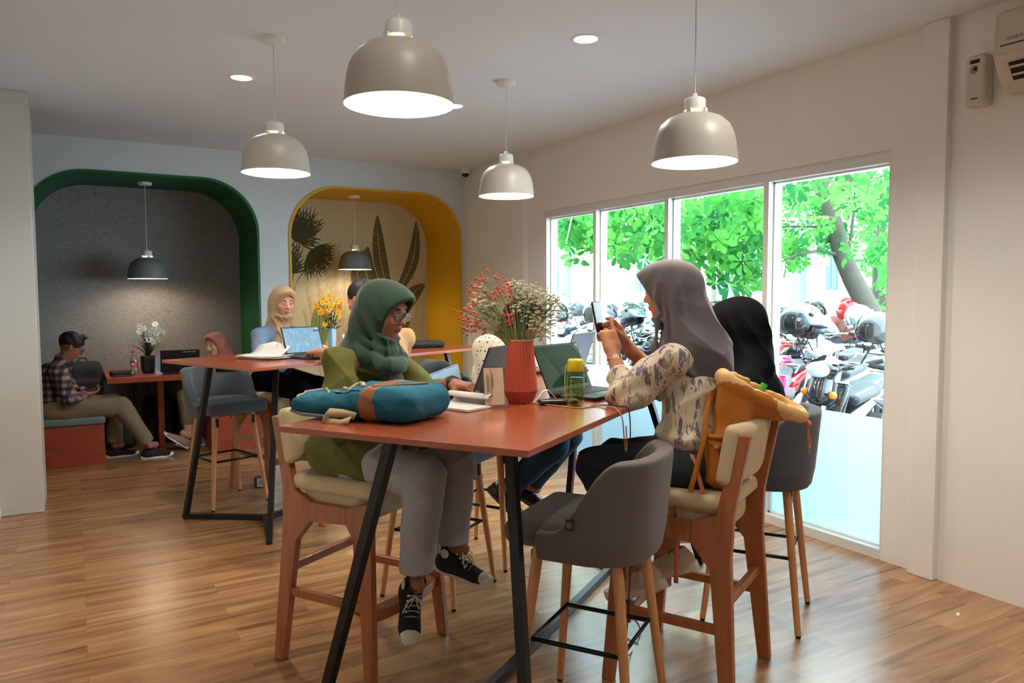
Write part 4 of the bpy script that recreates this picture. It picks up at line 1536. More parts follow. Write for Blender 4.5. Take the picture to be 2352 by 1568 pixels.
def pattern_mat(name, kind):
    m = bpy.data.materials.new(name)
    m.use_nodes = True
    nt = m.node_tree
    p = nt.nodes['Principled BSDF']
    p.inputs['Roughness'].default_value = 0.85
    tc = nt.nodes.new('ShaderNodeTexCoord')

    def math_(op, a, b=None, c=None):
        n = nt.nodes.new('ShaderNodeMath'); n.operation = op
        for i, v in enumerate((a, b, c)):
            if v is None: continue
            if isinstance(v, (int, float)): n.inputs[i].default_value = v
            else: nt.links.new(v, n.inputs[i])
        return n.outputs[0]

    def mixc(f, a, b):
        n = nt.nodes.new('ShaderNodeMix'); n.data_type = 'RGBA'
        nt.links.new(f, n.inputs[0])
        for i, v in ((6, a), (7, b)):
            if isinstance(v, tuple): n.inputs[i].default_value = v
            else: nt.links.new(v, n.inputs[i])
        return n.outputs[2]
    if kind == 'strokes':
        base = srgb(206, 192, 168)
        col = None
        for (rot, scl, th, c, seed) in ((0.25, (12, 12, 2.6), 0.585, srgb(112, 104, 120), 0), (1.35, (12, 12, 2.4), 0.61, srgb(104, 96, 110), 5), (0.1, (7, 7, 3), 0.60, srgb(150, 138, 112), 9)):
            mp = nt.nodes.new('ShaderNodeMapping')
            mp.inputs['Rotation'].default_value = (rot, rot * 0.3, 0)
            mp.inputs['Location'].default_value = (seed, seed, seed)
            mp.inputs['Scale'].default_value = scl
            nt.links.new(tc.outputs['Object'], mp.inputs[0])
            n = nt.nodes.new('ShaderNodeTexNoise')
            n.inputs['Scale'].default_value = 2.6
            n.inputs['Detail'].default_value = 3
            n.inputs['Roughness'].default_value = 0.7
            nt.links.new(mp.outputs[0], n.inputs['Vector'])
            r = ramp(nt, [(th - 0.03, (0, 0, 0, 1)), (th + 0.01, (1, 1, 1, 1))], n.outputs['Fac'])
            col = mixc(r.outputs[0], base if col is None else col, c)
        nt.links.new(col, p.inputs['Base Color'])
    elif kind == 'plaid':
        sx = nt.nodes.new('ShaderNodeSeparateXYZ')
        nt.links.new(tc.outputs['Object'], sx.inputs[0])

        def band(v, per, w):
            return math_('LESS_THAN', math_('FRACT', math_('MULTIPLY', v, 1 / per)), w)
        a = math_('ADD', sx.outputs['Y'], math_('MULTIPLY', sx.outputs['X'], 0.6))
        b1, b2 = band(a, 0.062, 0.5), band(sx.outputs['Z'], 0.062, 0.5)
        s_ = math_('MULTIPLY', math_('ADD', b1, b2), 0.5)
        r = ramp(nt, [(0.0, srgb(150, 118, 114)), (0.5, srgb(82, 62, 66)), (1.0, srgb(30, 26, 32))], s_)
        r.color_ramp.interpolation = 'CONSTANT'
        r.color_ramp.elements[1].position = 0.3
        r.color_ramp.elements[2].position = 0.8
        nt.links.new(r.outputs[0], p.inputs['Base Color'])
    elif kind == 'dots':
        v = nt.nodes.new('ShaderNodeTexVoronoi')
        v.inputs['Scale'].default_value = 42
        v.inputs['Randomness'].default_value = 0.15
        nt.links.new(tc.outputs['Object'], v.inputs['Vector'])
        r = ramp(nt, [(0.0, srgb(90, 80, 70)), (0.24, srgb(218, 208, 190))], v.outputs['Distance'])
        r.color_ramp.interpolation = 'CONSTANT'
        nt.links.new(r.outputs[0], p.inputs['Base Color'])
    return m


# --- woman in olive
J = dict(pelvis=(0, -0.03, 0.865), chest=(0, 0.005, 1.10), neck=(0, 0.055, 1.295), head=(0, 0.128, 1.434),
         shL=(-0.17, 0.035, 1.225), shR=(0.17, 0.035, 1.225), elL=(-0.26, 0.17, 1.05), elR=(0.235, 0.10, 0.985), wrL=(-0.135, 0.375, 1.128), wrR=(0.15, 0.34, 1.115),
         knL=(-0.10, 0.405, 0.80), knR=(0.10, 0.395, 0.79), anL=(-0.10, 0.385, 0.465), anR=(0.10, 0.345, 0.40), ftL=(0, 1, -0.1), ftR=(0.5, 0.5, -0.6))
hR = rotm(rx=radians(-17))
o = tb(2.53, 1.98); rz = A1 + pi - 0.03
t, J, hc = person(o, rz, 'woman in dark green hijab, glasses and olive shirt typing on a laptop', J, hR, SK1, 0.005,
                  [dict(W=J['wrL'], f=(0.05, 1, -0.06), n=(0.1, 0.1, 1), side=1, curl=(0.28, 0.4, 0.45, 0.5)), dict(W=J['wrR'], f=(-0.25, 1, -0.05), n=(0, 0, 1), side=-1)])


def p1x(S):
    S.cap((0, -0.045, 0.80), (0, -0.03, 0.95), 0.165, 0.155, k=0.03, flat=((0, 1, 0), 0.78))
    S.ell((0.0, 0.0, 0.86), (0.205, 0.175, 0.10), k=0.03)
    for sg in (-1, 1): S.cap((0.088 * sg, -0.06, 0.850), (0.095 * sg, 0.10, 0.835), 0.128, 0.118, k=0.03)


tee(J, olive, t, 0.0055, r=0.150, sleeve=(0.075, 0.072, 0.040), puff=0.0, amp=0.009, seed=1.0, extra=p1x)
MB().sheet([[(0.02, 0.148, 1.21), (0.075, 0.105, 1.225), (0.11, 0.05, 1.24)], [(0.045, 0.172, 1.165), (0.095, 0.130, 1.185), (0.125, 0.07, 1.20)]], thick=0.004).build('collar', olive, t)
trousers(J, grey_jeans, t, 0.0055, hem=0.90, rk=0.086, rh=0.070, seed=1)
hijab(J, hc, hR, green_scarf, t, 0.005, drape='wrap', seed=0.7)
collar_glasses(t, hc, hR)
MB().lathe([(0.0275, -0.007), (0.031, -0.007), (0.031, 0.007), (0.0275, 0.007)], n=24, close=True).build('wristwatch', black_pl, t).matrix_local = foot_frame((-0.135, 0.372, 1.128), (0.3, 0, 1), (0.05, 1, 0))
shoe(t, 'hightop', (-0.10, 0.385, 0.435), (0.02, 1, -0.12))
shoe(t, 'hightop', (0.115, 0.345, 0.355), (0.62, 0.45, -0.72), (0.3, 0.55, 0.9))

# --- woman with the phone
J = dict(pelvis=(0, -0.03, 0.875), chest=(0, -0.005, 1.13), neck=(0, 0.03, 1.32), head=(0, 0.095, 1.506),
         shL=(-0.165, 0.025, 1.245), shR=(0.165, 0.025, 1.245), elL=(-0.20, 0.20, 1.118), elR=(0.19, 0.20, 1.118), wrL=(-0.105, 0.295, 1.265), wrR=(0.065, 0.315, 1.285),
         knL=(-0.13, 0.36, 0.80), knR=(0.07, 0.36, 0.80), anL=(-0.11, 0.175, 0.43), anR=(0.045, 0.10, 0.47), ftL=(0, 0.6, -0.6), ftR=(0, 0.7, -0.5))
hR = rotm(rx=radians(-8))
t, J, hc = person(tb(2.95, 0.685), A1 - radians(6), 'woman in mauve-grey hijab and patterned blouse holding up a phone', J, hR, SK2, 0.005,
                  [dict(W=J['wrL'], f=(0.22, 0.42, 1.0), n=(-0.55, -0.8, 0.35), side=1, curl=(0.06, 0.85, 0.95, 1.0), thumb=(0.75, 0.4, -0.5)),
                   dict(W=J['wrR'], f=(-0.25, 0.38, 1.0), n=(0.6, -0.75, 0.3), side=-1, curl=(0.3, 0.6, 0.75, 0.9), thumb=(0.8, 0.4, -0.4))])


def p2x(S):
    S.cap((0, -0.015, 0.955), (0, -0.01, 1.12), 0.176, 0.160, k=0.03, flat=((0, 1, 0), 0.80))
    S.ell((0, -0.01, 0.95), (0.185, 0.155, 0.06), k=0.03)
    S.ell((-0.215, 0.165, 1.105), (0.062, 0.085, 0.05), k=0.04)
    S.ell((0.205, 0.165, 1.105), (0.062, 0.085, 0.05), k=0.04)


tee(J, pattern_mat('brush_stroke_print', 'strokes'), t, 0.0055, r=0.150, low=0.08, sleeve=(0.072, 0.076, 0.036), puff=0.004, amp=0.006, seed=2.3, extra=p2x, sl_t=(0.62, 0.62), name='blouse')
trousers(J, dark_jeans, t, 0.006, hem=0.70, rk=0.080, rh=0.060, seed=2, top=0.06)


def p2t(S):
    S.cap(J['neck'] + V(-0.06, -0.075, -0.06), J['neck'] + V(-0.045, -0.115, -0.20), 0.05, 0.014, k=0.03, flat=((0, 1, 0), 0.5))


hijab(J, hc, hR, grey_scarf, t, 0.005, peak=0.132, peakz=0.092, slope=0.46, drape='cape', seed=1.9, tail=p2t)
wa = foot_frame(J['wrL'] + (J['elL'] - J['wrL']) * 0.16, (-0.75, -0.5, 0.25), (0.22, 0.42, 1.0))
wt = MB().lathe([(0.0275, -0.005), (0.0305, -0.005), (0.0305, 0.005), (0.0275, 0.005)], n=24, close=True).build('wristwatch', mat('gold', (205, 150, 70), rough=0.25, metal=1.0), t)
wt.matrix_local = wa
MB().cone((0, 0.0275, 0), (0, 0.034, 0), 0.013, 0.012, 18).build('dial', mat('dial', (225, 215, 195), rough=0.3), wt)
shoe(t, 'sneaker', (-0.11, 0.165, 0.415), (0.0, 0.9, -0.42), (0, 0.4, 1))
shoe(t, 'sneaker', (0.045, 0.09, 0.455), (0.05, 0.9, -0.42), (0, 0.4, 1))
# phone held between her fingers
ph = empty('smartphone', (0, 0, 0), 0, 'black smartphone held upright by the woman in the patterned blouse', 'phone')
Mp = Matrix.Translation(tb(2.95, 0.685)) @ Matrix.Rotation(A1 - radians(6), 4, 'Z') @ Matrix.Translation((-0.022, 0.400, 1.392)) @ Matrix.Rotation(radians(-12), 4, 'X')
ph.matrix_world = Mp
MB().box((-0.036, -0.004, -0.075), (0.036, 0.004, 0.075)).build('case', black_pl, ph, bevel=0.003)
MB().box((-0.033, -0.0048, -0.071), (0.033, -0.0042, 0.071)).build('screen', mat('dark_screen', (14, 18, 24), rough=0.08), ph)

# --- woman in black by the window
J = dict(pelvis=(0, -0.03, 0.83), chest=(0, 0.01, 1.02), neck=(0, 0.05, 1.195), head=(0, 0.105, 1.355),
         shL=(-0.15, 0.03, 1.08), shR=(0.15, 0.03, 1.08), elL=(-0.22, 0.15, 0.95), elR=(0.22, 0.15, 0.95), wrL=(-0.10, 0.36, 1.10), wrR=(0.10, 0.36, 1.10),
         knL=(-0.10, 0.40, 0.79), knR=(0.10, 0.40, 0.79), anL=(-0.07, 0.28, 0.44), anR=(0.08, 0.25, 0.42), ftL=(0, 1, -0.2), ftR=(0, 1, -0.2))
hR = rotm(rx=radians(-20))
t, J, hc = person(tb(3.62, 0.53), A1, 'woman in black hijab and black top seated by the window, face turned away', J, hR, SK2, 0.0065,
                  [dict(W=J['wrL'], f=(0.1, 1, 0), n=(0, 0, 1), side=1), dict(W=J['wrR'], f=(-0.1, 1, 0), n=(0, 0, 1), side=-1)])
tee(J, black_cloth, t, 0.0075, r=0.150, sleeve=(0.072, 0.060, 0.045), seed=4)
trousers(J, black_cloth, t, 0.008, hem=0.85, seed=3)


def p3t(S):
    S.cap(J['neck'] + V(0, -0.06, 0.0), J['neck'] + V(0, -0.10, -0.22), 0.06, 0.10, k=0.04, flat=((0, 1, 0), 0.45))
    for k_ in ('shL', 'shR'): S.cap(J['neck'] + V(0, -0.02, 0.0), J[k_] + V(0, 0, 0.005), 0.075, 0.074, k=0.04)


hijab(J, hc, hR, black_cloth, t, 0.006, wide=0.72, peak=0.100, peakz=0.075, slope=0.25, drape='full', seed=0.2, tail=p3t)
shoe(t, 'sneaker', (-0.07, 0.28, 0.42), (0, 1, -0.15))
shoe(t, 'sneaker', (0.08, 0.25, 0.40), (0, 1, -0.15))

# --- woman in the dotted top
J = dict(pelvis=(0, -0.02, 0.82), chest=(0, 0.03, 1.03), neck=(0, 0.13, 1.20), head=(-0.01, 0.20, 1.345),
         shL=(-0.165, 0.08, 1.16), shR=(0.175, 0.07, 1.19), elL=(-0.22, 0.20, 0.98), elR=(0.25, 0.16, 1.0), wrL=(-0.10, 0.42, 1.10), wrR=(0.08, 0.42, 1.10),
         knL=(-0.11, 0.42, 0.70), knR=(0.10, 0.43, 0.69), anL=(-0.08, 0.20, 0.40), anR=(0.10, 0.16, 0.42), ftL=(0, 0.8, -0.3), ftR=(0, 0.7, -0.4))
hR = rotm(rx=radians(-22))
t, J, hc = person(tb(3.80, 2.03), A1 + pi, 'woman in black hijab and white dotted top bent over, behind the flowers', J, hR, SK2, 0.0075,
                  [dict(W=J['wrL'], f=(0.1, 1, 0), n=(0, 0, 1), side=1), dict(W=J['wrR'], f=(-0.1, 1, 0), n=(0, 0, 1), side=-1)])
tee(J, pattern_mat('polka_dots', 'dots'), t, 0.0075, r=0.165, sleeve=(0.092, 0.092, 0.045), seed=5, amp=0.003, sl_t=(0.6, 0.6))
trousers(J, blue_jeans, t, 0.008, hem=0.93, rk=0.085, rh=0.062, seed=4)
hijab(J, hc, hR, black_cloth, t, 0.007, peak=0.100, peakz=0.075, slope=0.25, drape='full', seed=1.2)
shoe(t, 'loafer', (-0.08, 0.20, 0.385), (0, 0.85, -0.35))
shoe(t, 'loafer', (0.10, 0.13, 0.425), (0, 0.75, -0.55))

# ------------------------------------------------------------------ the people at the other tables
J = dict(pelvis=(0, -0.03, 0.865), chest=(0, 0.0, 1.11), neck=(0, 0.05, 1.285), head=(0, 0.115, 1.44),
         shL=(-0.15, 0.02, 1.185), shR=(0.15, 0.02, 1.185), elL=(-0.24, 0.14, 1.06), elR=(0.23, 0.12, 1.06), wrL=(-0.12, 0.36, 1.105), wrR=(0.10, 0.34, 1.105),
         knL=(-0.10, 0.42, 0.80), knR=(0.10, 0.44, 0.80), anL=(-0.10, 0.36, 0.42), anR=(0.10, 0.38, 0.42), ftL=(0, 1, -0.1), ftR=(0, 1, -0.1))
hR = rotm(rx=radians(-12)) @ np.eye(3)
hR = rotm(rz=radians(-14)) @ hR
t, J, hc = person(tb2(3.58, 5.0), A2 + pi, 'woman in beige hijab and blue-grey knit sweater at the far table', J, hR, SK3, 0.0065,
                  [dict(W=J['wrL'], f=(0.1, 1, 0), n=(0, 0, 1), side=1), dict(W=J['wrR'], f=(-0.1, 1, 0), n=(0, 0, 1), side=-1)])
tee(J, blue_knit, t, 0.007, r=0.146, sleeve=(0.062, 0.052, 0.040), seed=6, amp=0.003, name='sweater')
trousers(J, black_cloth, t, 0.008, hem=0.9, seed=5)
hijab(J, hc, hR, beige_scarf, t, 0.006, wide=0.66, peak=0.100, peakz=0.075, slope=0.25, drape='full', seed=2.2, open_=(0.062, 0.105, 0.088))
shoe(t, 'loafer', (-0.10, 0.36, 0.39), (0, 1, -0.1))
shoe(t, 'loafer', (0.10, 0.38, 0.39), (0, 1, -0.1))

J = dict(pelvis=(0, -0.03, 0.865), chest=(0, 0.03, 1.13), neck=(-0.035, 0.09, 1.31), head=(-0.065, 0.16, 1.465),
         shL=(-0.215, 0.05, 1.235), shR=(0.155, 0.0, 1.20), elL=(-0.22, 0.12, 1.00), elR=(0.24, 0.18, 1.04), wrL=(-0.26, 0.37, 1.125), wrR=(0.10, 0.38, 1.105),
         knL=(-0.11, 0.42, 0.82), knR=(0.11, 0.42, 0.82), anL=(-0.12, 0.26, 0.42), anR=(0.12, 0.26, 0.42), ftL=(0, 1, -0.1), ftR=(0, 1, -0.1))
hR = rotm(rz=radians(12)) @ rotm(rx=radians(-18))
t, J, hc = person(tb2(3.42, 3.58), A2, 'person with short dark hair in a tan shirt, mostly hidden by the woman in green', J, hR, SK2, 0.0065,
                  [dict(W=J['wrL'], f=(0.1, 1, -0.1), n=(0, 0, 1), side=1, curl=(0.35, 0.4, 0.4, 0.45)), dict(W=J['wrR'], f=(-0.1, 1, 0), n=(0, 0, 1), side=-1)])
tee(J, tan_shirt, t, 0.0075, r=0.160, sleeve=(0.080, 0.070, 0.055), seed=7, amp=0.006, sl_t=(0.72, 0.72))
trousers(J, dark_top, t, 0.008, hem=0.9, seed=6)


def short_hair(hc, R, par, h, m, s=1.0, quiff=0.0):
    S = SDF(hc - 0.15, hc + 0.16, h)
    S.frame(np.array(R), hc)
    S.ell((0, -0.016 * s, 0.042 * s), (0.086 * s, 0.102 * s, 0.090 * s), k=0)
    if quiff: S.ell((0, 0.040 * s, 0.118 * s), (0.050 * s, 0.042 * s, 0.024 * s), k=0.02, R=rotm(rx=0.6))
    S.disp(lambda X, Y, Z: 0.0035 * np.sin(120 * X + 30 * Z) * np.sin(90 * Y + 40 * Z) + 0 * X)
    S.ell((0, 0.095 * s, -0.02 * s), (0.075 * s, 0.065 * s, 0.075 * s), k=0.008, op='s')
    S.box((0, 0.03 * s, -0.08 * s), (0.15, 0.075 * s, 0.09 * s), rad=0.02, k=0.01, op='s')
    S.box((0, 0, -0.13 * s), (0.15, 0.15, 0.08), rad=0.01, k=0.01, op='s')
    S.frame()
    return S.mesh('hair', m, par)


hair_m = mat('black_hair', (22, 18, 18), rough=0.55, noise=0.3, nscale=200)
short_hair(hc, hR, t, 0.006, hair_m)
shoe(t, 'runner', (-0.12, 0.26, 0.40), (0, 1, -0.1))
shoe(t, 'runner', (0.12, 0.26, 0.40), (0, 1, -0.1))

# --- man on the bench of the green alcove (faces +x in the room)
J = dict(pelvis=(0, -0.16, 0.52), chest=(0, -0.15, 0.76), neck=(0, -0.075, 0.93), head=(0, 0.005, 1.045),
         shL=(-0.18, -0.10, 0.85), shR=(0.18, -0.10, 0.85), elL=(-0.23, 0.0, 0.62), elR=(0.23, -0.02, 0.60), wrL=(-0.06, 0.10, 0.63), wrR=(0.08, 0.10, 0.62),
         knL=(-0.12, 0.32, 0.50), knR=(0.12, 0.38, 0.50), anL=(-0.10, 0.33, 0.11), anR=(0.12, 0.60, 0.12), ftL=(0, 1, 0), ftR=(0, 1, 0))
hR = rotm(rx=radians(-32))
ob7 = Vector((-0.04, 7.75, 0))
t, J, hc = person(ob7, -pi / 2, 'man in dark plaid shirt and khaki trousers bent over a phone on the bench', J, hR, SK1, 0.0075,
                  [dict(W=J['wrL'], f=(0.3, 1, 0.1), n=(-0.3, 0, -1), side=-1, curl=(0.5, 0.5, 0.5, 0.5)), dict(W=J['wrR'], f=(-0.2, 1, 0.1), n=(0.3, 0, -1), side=1, curl=(0.45, 0.5, 0.5, 0.5))])
tee(J, pattern_mat('dark_plaid', 'plaid'), t, 0.0085, r=0.155, sleeve=(0.075, 0.065, 0.042), seed=8, amp=0.005, low=-0.02)
trousers(J, khaki, t, 0.0085, hem=0.90, rk=0.088, rh=0.066, seed=7)
short_hair(hc, hR, t, 0.007, hair_m, quiff=1)
collar_glasses(t, hc, hR)
shoe(t, 'runner', (-0.10, 0.325, 0.088), (0, 1, 0))
shoe(t, 'runner', (0.12, 0.60, 0.088), (0, 1, 0))
ph = empty('smartphone', ob7 + Vector((0.165, -0.01, 0.665)), -pi / 2, 'dark phone in the hands of the man on the bench', 'phone')
MB().box((-0.036, -0.075, -0.004), (0.036, 0.075, 0.004)).build('case', black_pl, ph, bevel=0.003)
ph.rotation_euler = (radians(12), 0, -pi / 2)

# --- woman in the pink hijab behind her laptop (faces -x in the room)
J = dict(pelvis=(0, -0.05, 0.52), chest=(0, -0.02, 0.74), neck=(0, 0.05, 0.895), head=(0, 0.115, 1.005),
         shL=(-0.155, 0.02, 0.82), shR=(0.155, 0.02, 0.82), elL=(-0.22, 0.14, 0.68), elR=(0.22, 0.14, 0.68), wrL=(-0.09, 0.33, 0.79), wrR=(0.09, 0.33, 0.79),
         knL=(-0.10, 0.42, 0.53), knR=(0.10, 0.40, 0.53), anL=(-0.10, 0.40, 0.145), anR=(0.10, 0.30, 0.11), ftL=(0, 1, 0.5), ftR=(0, 1, 0))
hR = rotm(rz=radians(38)) @ rotm(rx=radians(-10))
t, J, hc = person((1.32, 7.93, 0), pi / 2, 'woman in dusty pink hijab behind a black laptop in the alcove', J, hR, SK3, 0.0075,
                  [dict(W=J['wrL'], f=(0.1, 1, 0), n=(0, 0, 1), side=1), dict(W=J['wrR'], f=(-0.1, 1, 0), n=(0, 0, 1), side=-1)])
tee(J, dark_top, t, 0.0085, r=0.142, sleeve=(0.062, 0.054, 0.042), seed=9, low=-0.02)
trousers(J, khaki, t, 0.0085, hem=0.70, rk=0.075, rh=0.055, seed=8)
hijab(J, hc, hR, pink_scarf, t, 0.007, peak=0.100, peakz=0.075, slope=0.25, drape='full', seed=3.1)
shoe(t, 'pink', (-0.10, 0.42, 0.125), (0, 0.80, 0.60), (0, -0.6, 0.8))
shoe(t, 'pink', (0.10, 0.30, 0.088), (0, 1, 0))

# ------------------------------------------------------------------ things on the tables
def text(s, size, m, par, M, ext=0.0002, align='CENTER', shear=0.0):
    c = bpy.data.curves.new('lettering', 'FONT')
    c.body = s
    c.size = size
    c.extrude = ext
    c.align_x = align
    c.align_y = 'CENTER'
    c.shear = shear
    c.materials.append(m)
    o = bpy.data.objects.new('lettering', c)
    COL.objects.link(o)
    bpy.context.view_layer.update()
    me = bpy.data.meshes.new_from_object(o.evaluated_get(bpy.context.evaluated_depsgraph_get()))
    bpy.data.objects.remove(o)
    o = bpy.data.objects.new('lettering', me)
    COL.objects.link(o)
    if par is not None: o.parent = par
    o.matrix_local = M
    return o


def screen_mat(name, c1, c2, kind='text', es=0.8):
    m = bpy.data.materials.new(name)
    m.use_nodes = True
    nt = m.node_tree
    p = nt.nodes['Principled BSDF']
    tc = nt.nodes.new('ShaderNodeTexCoord')
    mp = nt.nodes.new('ShaderNodeMapping')
    nt.links.new(tc.outputs['Object'], mp.inputs[0])
    n = nt.nodes.new('ShaderNodeTexNoise')
    if kind == 'text':
        mp.inputs['Scale'].default_value = (70, 70, 20)
    else:
        mp.inputs['Scale'].default_value = (10, 10, 10)
    n.inputs['Scale'].default_value = 1
    nt.links.new(mp.outputs[0], n.inputs['Vector'])
    sz = nt.nodes.new('ShaderNodeSeparateXYZ')
    nt.links.new(tc.outputs['Object'], sz.inputs[0])
    ml = []
    for op, a, b in (('MULTIPLY', sz.outputs['Z'], 130.0), ('FRACT', None, None), ('LESS_THAN', None, 0.45), ('MULTIPLY', None, None)):
        q_ = nt.nodes.new('ShaderNodeMath')
        q_.operation = op
        nt.links.new(a if a is not None else ml[-1].outputs[0], q_.inputs[0])
        if b is not None: q_.inputs[1].default_value = b
        ml.append(q_)
    nt.links.new(n.outputs['Fac'], ml[-1].inputs[1])
    r = ramp(nt, [(0.36, srgb(*c1)), (0.50, srgb(*c2))], ml[-1].outputs[0])
    nt.links.new(r.outputs[0], p.inputs['Emission Color'])
    p.inputs['Emission Strength'].default_value = es
    p.inputs['Base Color'].default_value = (0.01, 0.01, 0.012, 1)
    p.inputs['Roughness'].default_value = 0.08
    return m


lap_dark = mat('laptop_dark_grey', (52, 58, 60), rough=0.4, metal=0.3)
lap_silver = mat('laptop_blue_silver', (112, 122, 138), rough=0.35, metal=0.5)
lap_black = mat('laptop_black', (16, 16, 17), rough=0.5)
key_m = mat('keycap', (44, 48, 52), rough=0.5)


def laptop(o, rz, w, d, ang, lh, shell, lid_m, scr, label, z=TH, key=key_m):
    t = empty('laptop', (o[0], o[1], z), rz, label, 'laptop')
    MB().box((-w / 2, -d / 2, 0.001), (w / 2, d / 2, 0.015)).build('base', shell, t, bevel=0.003)
    kb = MB()
    cols, rows = 14, 5
    kw = (w * 0.90) / cols
    kd = (d * 0.46) / rows
    for i in range(cols):
        for j in range(rows):
            x = -w * 0.45 + i * kw
            y = d / 2 - 0.022 - (j + 1) * kd
            kb.box((x + 0.0015, y + 0.0015, 0.015), (x + kw - 0.0015, y + kd - 0.0015, 0.0165))
    kb.build('keyboard', key, t)
    MB().box((-0.05, -d / 2 + 0.012, 0.015), (0.05, -d / 2 + d * 0.34, 0.0154)).build('touchpad', lap_dark, t)
    a = radians(ang)
    # lid frame: origin on the hinge, local z up along the lid, local y away from the user
    M = Matrix.Translation((0, d / 2 - 0.002, 0.014)) @ Matrix.Rotation(-(a - pi / 2), 4, 'X')
    lid = MB().box((-w / 2, 0, 0), (w / 2, 0.006, lh)).build('lid', lid_m, t, bevel=0.002)
    lid.matrix_local = M
    MB().box((-w / 2 + 0.002, -0.0012, 0.002), (w / 2 - 0.002, -0.0002, lh - 0.002)).build('bezel', lap_black, lid)
    MB().box((-w / 2 + 0.009, -0.0018, 0.020), (w / 2 - 0.009, -0.0013, lh - 0.010)).build('screen', scr, lid)
    return t, lid



scr_doc = screen_mat('screen_document', (150, 190, 215), (96, 130, 158), 'text', 0.85)
scr_refl = mat('green_reflection_screen', (26, 70, 60), rough=0.03, spec=0.9, coat=1.0)  # green reflection of the outdoors painted into the screen's base colour
laptop(tb(2.80, 1.615), A1 + pi, 0.345, 0.235, 112, 0.215, lap_dark, lap_dark, scr_doc, 'dark grey laptop of the woman in olive, back of its lid towards the vase')
laptop(tb(2.965, 1.105), A1 + radians(-12), 0.325, 0.225, 114, 0.212, lap_black, lap_black, scr_refl, 'black laptop with green reflections on its screen, behind the water bottle')
_, lid = laptop(tb(3.76, 1.63), A1 + pi, 0.32, 0.225, 108, 0.215, lap_dark, lap_silver, scr_doc, 'blue-silver laptop of the woman in the dotted top, small light emblem on its lid')
mb = MB()
for dx in (-0.012, 0.0, 0.012):
    mb.obox((dx, 0.0066, 0.10), (0.008, 0.0006, 0.022), Matrix.Rotation(radians(20), 3, 'Y'))
mb.build('emblem', mat('emblem_light', (190, 195, 200), rough=0.3), lid)
_, lid = laptop(tb2(3.275, 4.115), A2, 0.315, 0.225, 108, 0.20, lap_dark, lap_dark, scr_doc, 'open laptop showing a document on the table with the papers')
MB().box((0.10, -0.0024, 0.160), (0.148, -0.0019, 0.172)).build('taskbar', lap_dark, lid)
# black laptop in the alcove (user on the far right side)
_, lid = laptop((0.875, 7.97), radians(-4) + pi / 2 - pi / 2 + pi, 0.345, 0.24, 108, 0.225, lap_black, lap_black, scr_doc, 'black laptop with white lettering on its lid, on the low alcove table', z=0.75)
text('Jelas Fiki-Lajar', 0.020, mat('sticker_white', (190, 190, 185), rough=0.5), lid, Matrix(((-1, 0, 0, -0.085), (0, 0, 1, 0.0064), (0, 1, 0, 0.206), (0, 0, 0, 1))))
text('lenovo', 0.012, mat('silver_print', (120, 125, 130), rough=0.4), lid, Matrix(((-1, 0, 0, 0.13), (0, 0, 1, 0.0064), (0, 1, 0, 0.045), (0, 0, 0, 1))))

# teal backpack lying on the table
bp = empty('backpack', tb(2.12, 1.60, TH), A1 - pi / 2, 'teal backpack with brown leather band lying on the long table', 'backpack')
teal = mat('teal_canvas', (18, 92, 120), rough=0.9, noise=0.14, nscale=60, bump=0.35, bscale=500)
leather = mat('brown_leather', (134, 84, 54), rough=0.45, noise=0.15, nscale=25, bump=0.2, bscale=120)
strap_b = mat('beige_webbing', (176, 156, 124), rough=0.85)
S = SDF((-0.34, -0.24, -0.01), (0.32, 0.24, 0.22), 0.006)
S.box((0.130, 0.0, 0.062), (0.118, 0.138, 0.060), rad=0.050, k=0)
S.box((-0.02, 0.0, 0.051), (0.13, 0.138, 0.048), rad=0.050, k=0.03)
S.box((-0.165, 0.01, 0.034), (0.12, 0.145, 0.031), rad=0.034, k=0.05)
S.ell((-0.20, 0.0, 0.055), (0.09, 0.13, 0.028), k=0.02)
S.ell((0.03, 0.02, 0.092), (0.12, 0.10, 0.030), k=0.03)
S.cap((0.0, -0.10, 0.080), (-0.06, 0.10, 0.085), 0.022, 0.020, k=0.02)
S.disp(lambda X, Y, Z: 0.0045 * (0.3 - np.abs(np.sin(17 * X + 9 * Y + 2.2 * np.sin(13 * Y + 20 * Z))) ** 0.5) + 0.0035 * (0.3 - np.abs(np.sin(19 * Y + 30 * Z + 2 * np.sin(15 * X))) ** 0.5) + 0.006 * np.exp(-((X + 0.09 + 0.15 * Y) / 0.02) ** 2) * -1 + 0.004 * np.sin(60 * Z + 10 * X) * sm(0.0, -0.2, X))
S.F = np.maximum(S.F, (0.001 - S.ax[2][None, None, :])).astype(np.float32)
BP = S
S.mesh('bag_body', [teal, leather], bp, midx=lambda c: ((np.abs(c[:, 0] - 0.065 - 0.09 * (c[:, 1] + 0.15) + 0.10 * (c[:, 2] - 0.08)) < 0.030) & (c[:, 1] < 0.10)).astype(int), relax=1)
zip_m = mat('zipper_tape', (172, 152, 138), rough=0.7)
def along(pts, n=5):
    out = []
    for (x0, y0), (x1, y1) in zip(pts, pts[1:]):
        out += [BP.top(x0 + (x1 - x0) * i / n, y0 + (y1 - y0) * i / n, 0.001) for i in range(n)]
    return out


